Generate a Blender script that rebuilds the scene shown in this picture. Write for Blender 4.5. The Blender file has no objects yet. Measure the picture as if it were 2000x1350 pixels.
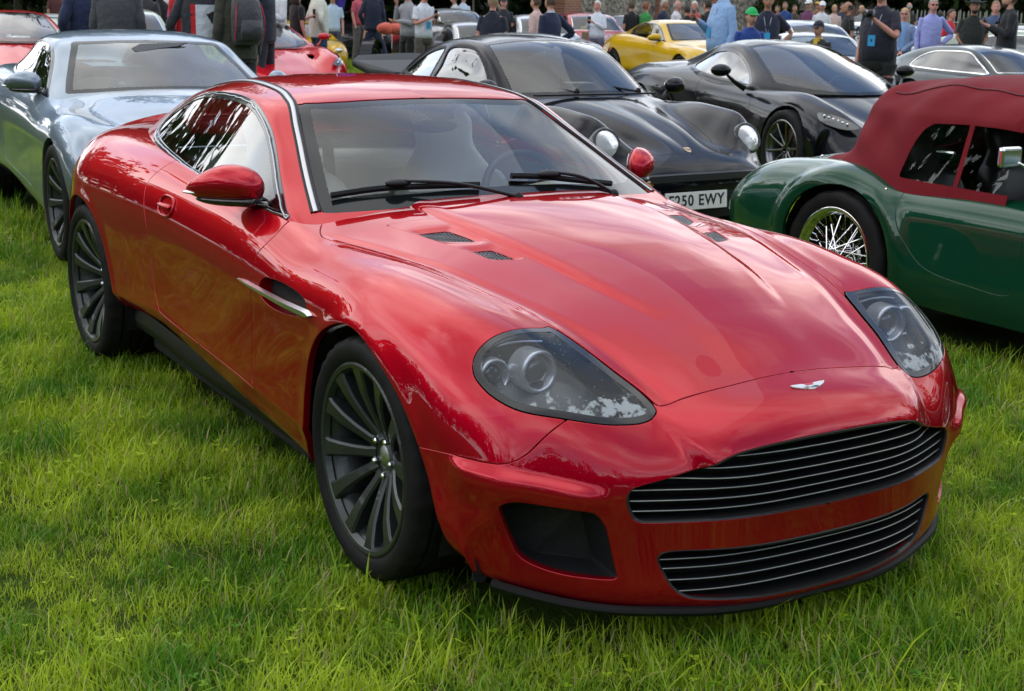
import bpy, math, random
import numpy as np
from mathutils import Vector, Matrix

scn = bpy.context.scene
COL = scn.collection
# ---------------------------------------------------------------- camera
cam_d = bpy.data.cameras.new("camera"); cam = bpy.data.objects.new("camera", cam_d); COL.objects.link(cam)
CAM_POS = Vector((3.24195, -2.36944, 1.54815))
yaw, pitch, roll = 2.59256857, -0.24422847, 0.02340366
_f = Vector((math.cos(yaw)*math.cos(pitch), math.sin(yaw)*math.cos(pitch), math.sin(pitch)))
_r = _f.cross(Vector((0, 0, 1))).normalized(); _u = _r.cross(_f)
_c, _s = math.cos(roll), math.sin(roll)
_r2 = _c*_r+_s*_u; _u2 = -_s*_r+_c*_u
cam.matrix_world = Matrix(((_r2.x, _u2.x, -_f.x, CAM_POS.x), (_r2.y, _u2.y, -_f.y, CAM_POS.y), (_r2.z, _u2.z, -_f.z, CAM_POS.z), (0, 0, 0, 1)))
cam_d.sensor_width = 36.0; cam_d.lens = 36.0*2709.717/2000.0
cam_d.clip_start = 0.05; cam_d.clip_end = 2000
cam_d.dof.use_dof = True; cam_d.dof.focus_distance = 4.3; cam_d.dof.aperture_fstop = 11.0
scn.camera = cam
# ---------------------------------------------------------------- sky and sun
SUN_EL, SUN_AZ = 52.0, 215.0      # azimuth of the sun, degrees anticlockwise from +x
world = bpy.data.worlds.new("World"); scn.world = world; world.use_nodes = True
wn, wl = world.node_tree.nodes, world.node_tree.links
wn.clear()
def wnode(t, **k):
    n = wn.new(t)
    for a, b in k.items(): setattr(n, a, b)
    return n
w_out = wnode('ShaderNodeOutputWorld'); w_bg = wnode('ShaderNodeBackground'); w_bg.inputs['Strength'].default_value = 0.15
w_sky = wnode('ShaderNodeTexSky', sky_type='NISHITA', sun_disc=False)
w_sky.sun_elevation = math.radians(SUN_EL); w_sky.sun_rotation = math.radians(90.0-SUN_AZ)
w_sky.air_density = 1.0; w_sky.dust_density = 1.2; w_sky.ozone_density = 1.0
w_tc = wnode('ShaderNodeTexCoord')
w_sep = wnode('ShaderNodeSeparateXYZ'); wl.new(w_tc.outputs['Generated'], w_sep.inputs[0])
# project the direction onto a flat cloud layer: xy / (z + 0.12)
w_add = wnode('ShaderNodeMath', operation='ADD'); wl.new(w_sep.outputs['Z'], w_add.inputs[0]); w_add.inputs[1].default_value = 0.16
w_mx = wnode('ShaderNodeMath', operation='MAXIMUM'); wl.new(w_add.outputs[0], w_mx.inputs[0]); w_mx.inputs[1].default_value = 0.05
w_div = wnode('ShaderNodeVectorMath', operation='DIVIDE'); wl.new(w_tc.outputs['Generated'], w_div.inputs[0])
w_cmb = wnode('ShaderNodeCombineXYZ')
for i in range(3): wl.new(w_mx.outputs[0], w_cmb.inputs[i])
wl.new(w_cmb.outputs[0], w_div.inputs[1])
def wnoise(scale, detail, rough, dist, off):
    m = wnode('ShaderNodeMapping'); m.inputs['Location'].default_value = off; wl.new(w_div.outputs[0], m.inputs[0])
    n = wnode('ShaderNodeTexNoise'); n.inputs['Scale'].default_value = scale; n.inputs['Detail'].default_value = detail
    n.inputs['Roughness'].default_value = rough; n.inputs['Distortion'].default_value = dist
    wl.new(m.outputs[0], n.inputs['Vector']); return n
def wramp(src, pts):
    r = wnode('ShaderNodeValToRGB'); wl.new(src, r.inputs[0]); cr = r.color_ramp
    while len(cr.elements) < len(pts): cr.elements.new(0.5)
    for e, (p, c) in zip(cr.elements, pts): e.position = p; e.color = (*c, 1)
    return r
n_cover = wnoise(1.1, 7, .55, .3, (3.1, .7, 0)); n_shade = wnoise(1.15, 6, .52, .35, (9.2, 4.4, 0))
r_cover = wramp(n_cover.outputs['Fac'], [(.36, (0,)*3), (.50, (1,)*3)])
r_shade = wramp(n_shade.outputs['Fac'], [(.32, (.17, .19, .225)), (.45, (.42, .45, .50)), (.57, (.86, .88, .90)), (.70, (1.15, 1.13, 1.10))])
w_cm = wnode('ShaderNodeVectorMath', operation='SCALE'); wl.new(r_shade.outputs[0], w_cm.inputs[0])
# cloud is brighter low down, where it is seen edge-on through lit haze, than overhead
w_el = wnode('ShaderNodeMapRange'); wl.new(w_sep.outputs['Z'], w_el.inputs[0]); w_el.inputs[1].default_value = 0.05; w_el.inputs[2].default_value = 0.85; w_el.inputs[3].default_value = 11.5; w_el.inputs[4].default_value = 5.6; wl.new(w_el.outputs[0], w_cm.inputs['Scale'])
w_mix = wnode('ShaderNodeMix', data_type='RGBA'); wl.new(r_cover.outputs[0], w_mix.inputs[0])
wl.new(w_sky.outputs[0], w_mix.inputs[6]); wl.new(w_cm.outputs[0], w_mix.inputs[7])
wl.new(w_mix.outputs[2], w_bg.inputs[0]); wl.new(w_bg.outputs[0], w_out.inputs[0])
sun_d = bpy.data.lights.new("sun", 'SUN'); sun = bpy.data.objects.new("sun", sun_d); COL.objects.link(sun)
sun_d.energy = 0.5; sun_d.angle = math.radians(110); sun_d.color = (1, .96, .9)
_d = Vector((math.cos(math.radians(SUN_EL))*math.cos(math.radians(SUN_AZ)), math.cos(math.radians(SUN_EL))*math.sin(math.radians(SUN_AZ)), math.sin(math.radians(SUN_EL))))
sun.rotation_euler = _d.to_track_quat('Z', 'Y').to_euler()
scn.view_settings.view_transform = 'Standard'; scn.view_settings.look = 'None'
scn.view_settings.exposure = 0.95; scn.view_settings.gamma = 1.0; scn.view_settings.use_curve_mapping = False
# ---------------------------------------------------------------- helpers
R = math.radians
random.seed(7); RNG = np.random.default_rng(7)
def tag(o, label=None, cat=None, group=None, kind=None):
    if label: o['label'] = label
    if cat: o['category'] = cat
    if group: o['group'] = group
    if kind: o['kind'] = kind
    return o
def empty(name, loc=(0, 0, 0), rz=0.0):
    o = bpy.data.objects.new(name, None); COL.objects.link(o); o.location = loc; o.rotation_euler = (0, 0, rz); o.empty_display_size = .2
    return o
def link(name, me, mat=None, parent=None):
    o = bpy.data.objects.new(name, me); COL.objects.link(o)
    if mat is not None:
        for m in (mat if isinstance(mat, (list, tuple)) else [mat]): me.materials.append(m)
    if parent is not None: o.parent = parent
    return o
def copy_tree(o, parent=None):
    c = o.copy(); COL.objects.link(c); c.parent = parent
    for ch in list(o.children): copy_tree(ch, c)
    return c
def mesh_np(name, V, F, smooth=True, N=None, mi=None):
    """V (n,3); F list of index tuples or (m,k) array; N optional vertex normals"""
    V = np.asarray(V, dtype=np.float32)
    me = bpy.data.meshes.new(name)
    if isinstance(F, np.ndarray):
        loops = F.reshape(-1).astype(np.int32); m = len(F); k = F.shape[1]
        starts = np.arange(m, dtype=np.int32)*k; tot = np.full(m, k, np.int32)
    else:
        tot = np.array([len(f) for f in F], np.int32); loops = np.array([i for f in F for i in f], np.int32)
        starts = np.concatenate([[0], np.cumsum(tot)[:-1]]).astype(np.int32) if len(tot) else np.zeros(0, np.int32)
    me.vertices.add(len(V)); me.vertices.foreach_set('co', V.reshape(-1))
    me.loops.add(len(loops)); me.loops.foreach_set('vertex_index', loops)
    me.polygons.add(len(tot)); me.polygons.foreach_set('loop_start', starts); me.polygons.foreach_set('loop_total', tot)
    if mi is not None: me.polygons.foreach_set('material_index', np.asarray(mi, np.int32))
    me.update(calc_edges=True); me.validate(verbose=False)
    me.polygons.foreach_set('use_smooth', np.full(len(me.polygons), smooth))
    if N is not None and len(me.vertices) == len(V):
        me.normals_split_custom_set_from_vertices([tuple(n) for n in np.asarray(N, float)])
    return me

class MB:
    """collects pieces into one mesh"""
    def __init__(s): s.V = []; s.F = []; s.M = []; s.n = 0
    def add(s, V, F, mi=0, xf=None):
        V = np.asarray(V, float).reshape(-1, 3)
        if xf is not None: V = (np.asarray(xf)[:3, :3]@V.T).T+np.asarray(xf)[:3, 3]
        F = [tuple(int(i)+s.n for i in f) for f in F]
        s.V.append(V); s.F += F; s.M += [mi]*len(F); s.n += len(V); return s
    def build(s, name, mat, parent=None, smooth=False, bevel=0, seg=2, auto=None):
        me = mesh_np(name, np.concatenate(s.V), s.F, smooth, mi=s.M)
        o = link(name, me, mat, parent)
        if bevel:
            b = o.modifiers.new('bevel', 'BEVEL'); b.width = bevel; b.segments = seg; b.limit_method = 'ANGLE'; b.angle_limit = R(35); b.harden_normals = False
        if auto:
            for p in me.polygons: p.use_smooth = True
            me.set_sharp_from_angle(angle=R(auto))
        return o
def g_box(c, s, rz=0.0):
    x, y, z = [a/2 for a in s]
    V = np.array([(-x,-y,-z),(x,-y,-z),(x,y,-z),(-x,y,-z),(-x,-y,z),(x,-y,z),(x,y,z),(-x,y,z)], float)
    if rz: c_, s_ = math.cos(rz), math.sin(rz); V = V@np.array([[c_, s_, 0], [-s_, c_, 0], [0, 0, 1]])
    return V+np.array(c), [(3,2,1,0),(4,5,6,7),(0,1,5,4),(1,2,6,5),(2,3,7,6),(3,0,4,7)]
def g_tube(pts, r, n=8, cap=True, flat=1.0, up=(0, 0, 1)):
    """round (or flattened) tube along pts; r scalar or list"""
    P = np.asarray(pts, float); m = len(P); rr = np.full(m, r, float) if np.isscalar(r) else np.asarray(r, float)
    T = np.gradient(P, axis=0) if m > 2 else np.repeat((P[1]-P[0])[None], m, 0)
    T /= np.linalg.norm(T, axis=1, keepdims=True)+1e-12
    U = np.array(up, float); V = []
    for i in range(m):
        a = np.cross(T[i], U)
        if np.linalg.norm(a) < 1e-3: a = np.cross(T[i], [1, 0, 0])
        a /= np.linalg.norm(a); b = np.cross(a, T[i])
        for k in range(n):
            t = 2*math.pi*k/n; V.append(P[i]+rr[i]*(math.cos(t)*a+math.sin(t)*b*flat))
    F = [(i*n+k, i*n+(k+1) % n, (i+1)*n+(k+1) % n, (i+1)*n+k) for i in range(m-1) for k in range(n)]
    if cap: F += [tuple(range(n))[::-1], tuple((m-1)*n+k for k in range(n))]
    return np.array(V), F
def g_lathe(prof, n=48, axis='y', closed=False):
    """prof list of (r, h); axis y: ring in the xz plane, h along y"""
    V = []; m = len(prof)
    for r, h in prof:
        for k in range(n):
            t = 2*math.pi*k/n
            V.append((r*math.cos(t), h, r*math.sin(t)) if axis == 'y' else ((r*math.cos(t), r*math.sin(t), h) if axis == 'z' else (h, r*math.cos(t), r*math.sin(t))))
    F = [(i*n+k, i*n+(k+1) % n, (i+1)*n+(k+1) % n, (i+1)*n+k) for i in range(m-1) for k in range(n)]
    if closed: F += [((m-1)*n+k, (m-1)*n+(k+1) % n, (k+1) % n, k) for k in range(n)]
    return np.array(V), F
def g_ellipsoid(c, s, nu=16, nv=10):
    V = [(0, 0, 1)]+[(math.sin(math.pi*i/nv)*math.cos(2*math.pi*k/nu), math.sin(math.pi*i/nv)*math.sin(2*math.pi*k/nu), math.cos(math.pi*i/nv)) for i in range(1, nv) for k in range(nu)]+[(0, 0, -1)]
    F = [(0, 1+k, 1+(k+1) % nu) for k in range(nu)]
    for i in range(nv-2): F += [(1+i*nu+k, 1+(i+1)*nu+k, 1+(i+1)*nu+(k+1) % nu, 1+i*nu+(k+1) % nu) for k in range(nu)]
    l = 1+(nv-1)*nu; F += [(l, l-nu+(k+1) % nu, l-nu+k) for k in range(nu)]
    return np.array(V)*np.array(s)+np.array(c), F
def g_prism(poly, h0, h1, axis='z'):
    n = len(poly)
    def p(a, b, h): return (a, b, h) if axis == 'z' else ((a, h, b) if axis == 'y' else (h, a, b))
    V = [p(a, b, h0) for a, b in poly]+[p(a, b, h1) for a, b in poly]
    F = [tuple(range(n))[::-1], tuple(range(n, 2*n))]+[(i, (i+1) % n, n+(i+1) % n, n+i) for i in range(n)]
    return np.array(V), F
def catmull(P, n=8, closed=False):
    P = np.asarray(P, float); m = len(P); out = []
    rng = range(m if closed else m-1)
    for i in rng:
        if closed: a, b, c, d = P[(i-1) % m], P[i], P[(i+1) % m], P[(i+2) % m]
        else: a, b, c, d = P[max(i-1, 0)], P[i], P[i+1], P[min(i+2, m-1)]
        for k in range(n):
            t = k/n
            out.append(0.5*((2*b)+(-a+c)*t+(2*a-5*b+4*c-d)*t*t+(-a+3*b-3*c+d)*t**3))
    if not closed: out.append(P[-1])
    return np.array(out)

# ---------------------------------------------------------------- materials
MATS = {}
def mat(name, base=(.5, .5, .5), rough=.5, metal=0.0, coat=0.0, coat_rough=.03, spec=.5, trans=0.0, ior=1.45, sheen=0.0, emis=None, bump=None, noise=None, alpha=1.0):
    """noise=(scale, amount, colour2)   bump=(scale, strength, distance)"""
    if name in MATS: return MATS[name]
    m = bpy.data.materials.new(name); m.use_nodes = True; nt = m.node_tree; b = nt.nodes['Principled BSDF']
    b.inputs['Base Color'].default_value = (*base, 1); b.inputs['Roughness'].default_value = rough; b.inputs['Metallic'].default_value = metal
    b.inputs['Coat Weight'].default_value = coat; b.inputs['Coat Roughness'].default_value = coat_rough
    b.inputs['Specular IOR Level'].default_value = spec; b.inputs['Transmission Weight'].default_value = trans; b.inputs['IOR'].default_value = ior
    b.inputs['Sheen Weight'].default_value = sheen; b.inputs['Alpha'].default_value = alpha
    tc = nt.nodes.new('ShaderNodeTexCoord')
    if noise:
        n = nt.nodes.new('ShaderNodeTexNoise'); n.inputs['Scale'].default_value = noise[0]; n.inputs['Detail'].default_value = 6
        nt.links.new(tc.outputs['Object'], n.inputs['Vector'])
        mx = nt.nodes.new('ShaderNodeMix'); mx.data_type = 'RGBA'; mx.inputs[6].default_value = (*base, 1); mx.inputs[7].default_value = (*noise[2], 1)
        mr = nt.nodes.new('ShaderNodeMapRange'); mr.inputs[1].default_value = .35; mr.inputs[2].default_value = .68; mr.inputs[4].default_value = noise[1]
        nt.links.new(n.outputs['Fac'], mr.inputs[0]); nt.links.new(mr.outputs[0], mx.inputs[0]); nt.links.new(mx.outputs[2], b.inputs['Base Color'])
    if bump:
        n = nt.nodes.new('ShaderNodeTexNoise'); n.inputs['Scale'].default_value = bump[0]; n.inputs['Detail'].default_value = 4
        nt.links.new(tc.outputs['Object'], n.inputs['Vector'])
        bp = nt.nodes.new('ShaderNodeBump'); bp.inputs['Strength'].default_value = bump[1]; bp.inputs['Distance'].default_value = bump[2]
        nt.links.new(n.outputs['Fac'], bp.inputs['Height']); nt.links.new(bp.outputs[0], b.inputs['Normal'])
    MATS[name] = m; return m
def mat_glass(name, tint=(.75, .82, .8), opac=0.0, dark=(.01, .012, .013), rough=0.0, boost=1.0):
    """thin automotive glass: tinted transparency under a clear reflection; opac mixes in a dark body"""
    if name in MATS: return MATS[name]
    m = bpy.data.materials.new(name); m.use_nodes = True; nt = m.node_tree; nt.nodes.clear()
    out = nt.nodes.new('ShaderNodeOutputMaterial'); tr = nt.nodes.new('ShaderNodeBsdfTransparent'); tr.inputs[0].default_value = (*tint, 1)
    gl = nt.nodes.new('ShaderNodeBsdfGlossy'); gl.inputs['Roughness'].default_value = rough; gl.inputs[0].default_value = (1, 1, 1, 1)
    df = nt.nodes.new('ShaderNodeBsdfDiffuse'); df.inputs[0].default_value = (*dark, 1)
    fr = nt.nodes.new('ShaderNodeFresnel'); fr.inputs[0].default_value = 1.52
    mu = nt.nodes.new('ShaderNodeMath'); mu.operation = 'MULTIPLY'; mu.inputs[1].default_value = 1.8*boost; mu.use_clamp = True; nt.links.new(fr.outputs[0], mu.inputs[0])
    m1 = nt.nodes.new('ShaderNodeMixShader'); m1.inputs[0].default_value = opac; nt.links.new(tr.outputs[0], m1.inputs[1]); nt.links.new(df.outputs[0], m1.inputs[2])
    m2 = nt.nodes.new('ShaderNodeMixShader'); nt.links.new(mu.outputs[0], m2.inputs[0]); nt.links.new(m1.outputs[0], m2.inputs[1]); nt.links.new(gl.outputs[0], m2.inputs[2])
    nt.links.new(m2.outputs[0], out.inputs[0]); MATS[name] = m; return m
def mat_paint(name, base, metal=.35, rough=.38, flake=.04, coat=1.0):
    if name in MATS: return MATS[name]
    m = mat(name, base, rough, metal, coat=coat, coat_rough=.015, spec=.08)
    nt = m.node_tree; b = nt.nodes['Principled BSDF']; tc = nt.nodes['Texture Coordinate']
    b.inputs['Coat IOR'].default_value = 1.47; b.inputs['Coat Weight'].default_value = coat*.97
    mxv = max(base)+1e-6; b.inputs['Specular Tint'].default_value = (*[min(1, .12+.88*v/mxv) for v in base], 1)
    # faint orange peel under a smooth clear coat, and a trace of dust on upward faces
    n = nt.nodes.new('ShaderNodeTexNoise'); n.inputs['Scale'].default_value = 900; n.inputs['Detail'].default_value = 1
    nt.links.new(tc.outputs['Object'], n.inputs['Vector'])
    bp = nt.nodes.new('ShaderNodeBump'); bp.inputs['Strength'].default_value = flake; bp.inputs['Distance'].default_value = .0006
    nt.links.new(n.outputs['Fac'], bp.inputs['Height']); nt.links.new(bp.outputs[0], b.inputs['Normal'])
    n2 = nt.nodes.new('ShaderNodeTexNoise'); n2.inputs['Scale'].default_value = 3.5; n2.inputs['Detail'].default_value = 9; n2.inputs['Roughness'].default_value = .7
    nt.links.new(tc.outputs['Object'], n2.inputs['Vector'])
    mr = nt.nodes.new('ShaderNodeMapRange'); mr.inputs[1].default_value = .4; mr.inputs[2].default_value = .75; mr.inputs[3].default_value = .008; mr.inputs[4].default_value = .045
    nt.links.new(n2.outputs['Fac'], mr.inputs[0]); nt.links.new(mr.outputs[0], b.inputs['Coat Roughness'])
    return m
M_BLACK = mat('black_trim', (.008, .008, .009), .5, spec=.3)
M_GLOSSBLACK = mat('gloss_black', (.006, .006, .007), .12, coat=.6)
M_RUBBER = mat('tyre_rubber', (.008, .008, .009), .6, spec=.14, bump=(60, .25, .002), noise=(9, .5, (.022, .021, .019)))
M_VOID = mat('dark_cavity', (.004, .004, .004), .9)
M_CHROME = mat('chrome', (.8, .8, .8), .08, 1.0)
M_ALU = mat('brushed_aluminium', (.62, .63, .65), .28, 1.0)
M_SATIN = mat('satin_silver', (.5, .51, .52), .35, 1.0)
# ---------------------------------------------------------------- smooth surfaces from measured sections
def bs_basis(t, K):
    """uniform cubic B-spline basis, t in [0,K] -> (len(t), K+3)"""
    t = np.asarray(t, float)
    k = np.clip(np.floor(t).astype(int), 0, K-1)
    u = t-k
    B = np.zeros((len(t), K+3))
    w = [(1-u)**3/6, (3*u**3-6*u**2+4)/6, (-3*u**3+3*u**2+3*u+1)/6, u**3/6]
    r = np.arange(len(t))
    for j in range(4):
        B[r, k+j] += w[j]
    return B

def bs_fit(T, K, lam):
    B = bs_basis(T, K)
    D = np.diff(np.eye(K+3), n=2, axis=0)
    return np.linalg.solve(B.T@B+lam*D.T@D, B.T)      # control = M @ data

def smooth_surface(P, du, dv, lam=0.01, su=1.6, sv=1.6):
    """P (nr,nc,3) data -> fine grid points (nu,nv,3)"""
    P = np.asarray(P, float); nr, nc = P.shape[:2]
    def sites(L, s, n):
        L = np.cumsum([0]+list(np.maximum(L, 1e-3)))
        L = L/L[-1]
        L = 0.75*L+0.25*np.linspace(0, 1, n)
        K = max(3, int(round(n*s)))
        return L*K, K
    Lu = np.linalg.norm(np.diff(P, axis=0), axis=2).mean(1)
    Lv = np.linalg.norm(np.diff(P, axis=1), axis=2).mean(0)
    Tu, Ku = sites(Lu, su, nr); Tv, Kv = sites(Lv, sv, nc)
    Mu = bs_fit(Tu, Ku, lam); Mv = bs_fit(Tv, Kv, lam)
    Cc = np.einsum('ai,ijk,bj->abk', Mu, P, Mv)
    def fine(T, K, L, d):
        out = []
        for a, b, l in zip(T[:-1], T[1:], L):
            n = max(1, int(math.ceil(l/d)))
            out += list(a+(b-a)*np.arange(n)/n)
        return np.array(out+[K])
    fu = fine(Tu, Ku, np.linalg.norm(np.diff(P, axis=0), axis=2).max(1)*.85, du)
    fv = fine(Tv, Kv, np.linalg.norm(np.diff(P, axis=1), axis=2).max(0)*.85, dv)
    Bu = bs_basis(fu, Ku); Bv = bs_basis(fv, Kv)
    return np.einsum('ua,abk,vb->uvk', Bu, Cc, Bv)

def grid_normals(G, flip=False):
    a = np.gradient(G, axis=0); b = np.gradient(G, axis=1)
    n = np.cross(a, b); n /= np.linalg.norm(n, axis=2, keepdims=True)+1e-12
    return -n if flip else n
# ---------------------------------------------------------------- cutting a smooth shell into panels
def poly_sd(P, poly, closed=True):
    """signed distance of 2-D points to a polygon (negative inside) or unsigned to an open line"""
    P = np.asarray(P, float); A = np.asarray(poly, float); Bp = np.roll(A, -1, 0) if closed else A[1:]
    A2 = A if closed else A[:-1]
    best = np.full(len(P), 1e9); inside = np.zeros(len(P), bool)
    for a, b in zip(A2, Bp):
        e = b-a; L = e@e+1e-18
        t = np.clip(((P-a)@e)/L, 0, 1); d = np.linalg.norm(P-(a+t[:, None]*e), axis=1); best = np.minimum(best, d)
        if closed:
            c = (a[1] > P[:, 1]) != (b[1] > P[:, 1])
            with np.errstate(divide='ignore', invalid='ignore'):
                xi = (b[0]-a[0])*(P[:, 1]-a[1])/(b[1]-a[1])+a[0]
            inside ^= c & (P[:, 0] < xi)
    return np.where(inside, -best, best) if closed else best

class Piece:
    """polygon soup with normals; E marks boundary edges that still need a lip"""
    def __init__(s, V, N, F): s.V, s.N, s.F = V, N, F
    @staticmethod
    def grid(G, N):
        nu, nv = G.shape[:2]; idx = np.arange(nu*nv).reshape(nu, nv)
        Q = np.stack([idx[:-1, :-1], idx[1:, :-1], idx[1:, 1:], idx[:-1, 1:]], -1).reshape(-1, 4)
        return Piece(G.reshape(-1, 3).copy(), N.reshape(-1, 3).copy(), [tuple(q) for q in Q.tolist()])
    def clip(s, f, keep_neg=True):
        """keep the part with f<=0 (or >=0)"""
        f = np.asarray(f, float)
        if not keep_neg: f = -f
        f = np.where(np.abs(f) < 1e-7, -1e-7, f)
        ins = f < 0; il = ins.tolist(); fl = f.tolist()
        V = [s.V]; N = [s.N]; nV = len(s.V); newV = []; newN = []; cache = {}
        out = []
        for F in s.F:
            k = 0
            for i in F:
                if il[i]: k += 1
            if k == 0: continue
            if k == len(F): out.append(F); continue
            g = []; m = len(F)
            for a in range(m):
                i, j = F[a], F[(a+1) % m]
                if il[i]: g.append(i)
                if il[i] != il[j]:
                    key = (i, j) if i < j else (j, i)
                    q = cache.get(key)
                    if q is None:
                        i0, j0 = key; t = fl[i0]/(fl[i0]-fl[j0])
                        newV.append(s.V[i0]*(1-t)+s.V[j0]*t); newN.append(s.N[i0]*(1-t)+s.N[j0]*t)
                        q = nV+len(newV)-1; cache[key] = q
                    g.append(q)
            if len(g) >= 3: out.append(tuple(g))
        if newV:
            V2 = np.concatenate([s.V, np.array(newV)]); nn = np.array(newN); nn /= np.linalg.norm(nn, axis=1, keepdims=True)+1e-12
            N2 = np.concatenate([s.N, nn])
        else: V2, N2 = s.V, s.N
        return Piece(V2, N2, out).compact()
    def compact(s):
        used = np.zeros(len(s.V), bool)
        for F in s.F:
            for i in F: used[i] = True
        m = np.cumsum(used)-1; ml = m.tolist()
        return Piece(s.V[used], s.N[used], [tuple(ml[i] for i in F) for F in s.F])
    def split(s, fn, gap=.0):
        f = fn(s.V)
        return s.clip(f+gap/2), s.clip(f-gap/2, False)
    def boundary(s):
        """directed boundary edges chained into loops"""
        cnt = {}
        for F in s.F:
            m = len(F)
            for a in range(m):
                i, j = F[a], F[(a+1) % m]
                if (j, i) in cnt: del cnt[(j, i)]
                else: cnt[(i, j)] = 1
        nxt = {}
        for i, j in cnt: nxt.setdefault(i, []).append(j)
        loops = []
        while nxt:
            st = next(iter(nxt)); L = [st]; cur = st
            while cur in nxt:
                n = nxt[cur].pop()
                if not nxt[cur]: del nxt[cur]
                if n == st: L.append(n); break
                L.append(n); cur = n
            loops.append(L)
        return loops
    def lipped(s, depth=.012, r=.0018, sel=None):
        """rounds every open edge over and turns it inward; sel(V)->bool mask of boundary vertices to treat"""
        V = [s.V]; N = [s.N]; F = list(s.F); n0 = len(s.V)
        for L in s.boundary():
            closed = L[0] == L[-1]; ids = L[:-1] if closed else L
            if len(ids) < 3: continue
            P = s.V[ids]; n = s.N[ids]
            T = np.roll(P, -1, 0)-np.roll(P, 1, 0)
            if not closed: T[0] = P[1]-P[0]; T[-1] = P[-1]-P[-2]
            # smooth the tangents a little, cut edges come in uneven steps
            for _ in range(2): T = T/(np.linalg.norm(T, axis=1, keepdims=True)+1e-12); T = T+np.roll(T, 1, 0)+np.roll(T, -1, 0) if closed else T
            o = np.cross(T, n); o /= np.linalg.norm(o, axis=1, keepdims=True)+1e-12      # outward in the surface (faces are anticlockwise)
            m = np.ones(len(ids), bool) if sel is None else sel(P)
            if not m.any(): continue
            rings = [(.55*r, -.12*r, .35), (.9*r, -.5*r, .75), (1.0*r, -r, 1.0), (1.0*r, -depth, 1.0)]
            base = n0; prev = list(ids)
            for a, b, w in rings:
                V.append(P+o*a+n*b); nn = n*(1-w)+o*w; N.append(nn/np.linalg.norm(nn, axis=1, keepdims=True))
                cur = list(range(base, base+len(ids))); base += len(ids)
                c = len(ids)
                for k in range(c if closed else c-1):
                    k2 = (k+1) % c
                    if m[k] and m[k2]: F.append((prev[k2], prev[k], cur[k], cur[k2]))
                prev = cur
            n0 = base
        return Piece(np.concatenate(V), np.concatenate(N), F)
    def offset(s, d): return Piece(s.V+s.N*d, s.N, s.F)
    def mirrored(s, both=True):
        M = np.array([1, -1, 1]); V2 = s.V*M; N2 = s.N*M; F2 = [F[::-1] for F in s.F]
        if not both: return Piece(V2, N2, F2)
        n = len(s.V); return Piece(np.concatenate([s.V, V2]), np.concatenate([s.N, N2]), s.F+[tuple(i+n for i in F) for F in F2])
    def obj(s, name, mat, parent, side=0, **k):
        """side 0 both halves in one mesh, +1 as is, -1 mirrored"""
        p = s if side == 1 else (s.mirrored(False) if side == -1 else s.mirrored())
        p = p.compact()
        if not p.F: return None
        return link(name, mesh_np(name, p.V, p.F, True, p.N), mat, parent)
def merge(*ps):
    V = []; N = []; F = []; n = 0
    for p in ps: V.append(p.V); N.append(p.N); F += [tuple(i+n for i in f) for f in p.F]; n += len(p.V)
    return Piece(np.concatenate(V), np.concatenate(N), F)
def ear_fill(loop_pts):
    return [tuple(range(len(loop_pts)))]
def bowl(P, n, dirv, depth, shrink=.85, cap=True, steps=4, round_in=.15):
    """recess behind an opening: P loop points, dirv direction inward; returns Piece with normals facing the hole"""
    P = np.asarray(P, float); d = np.array(dirv, float); d /= np.linalg.norm(d); c = P.mean(0); m = len(P)
    V = []; F = []
    for k in range(steps+1):
        t = k/steps; s_ = 1-(1-shrink)*t
        V.append(c+(P-c)*s_+d*depth*t)
    for k in range(steps):
        for i in range(m): F.append((k*m+i, k*m+(i+1) % m, (k+1)*m+(i+1) % m, (k+1)*m+i))
    V = np.concatenate(V)
    return V, F, list(range(steps*m, (steps+1)*m))
def xz(V): return V[:, [0, 2]]
def xy(V): return np.stack([V[:, 0], np.abs(V[:, 1])], 1)
def yz(V): return np.stack([np.abs(V[:, 1]), V[:, 2]], 1)
def interp(x, tab):
    t = np.array(tab, float); o = np.argsort(t[:, 0]); return np.interp(x, t[o, 0], t[o, 1])
def sstep(x, a, b):
    t = np.clip((x-a)/(b-a), 0, 1); return t*t*(3-2*t)
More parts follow.
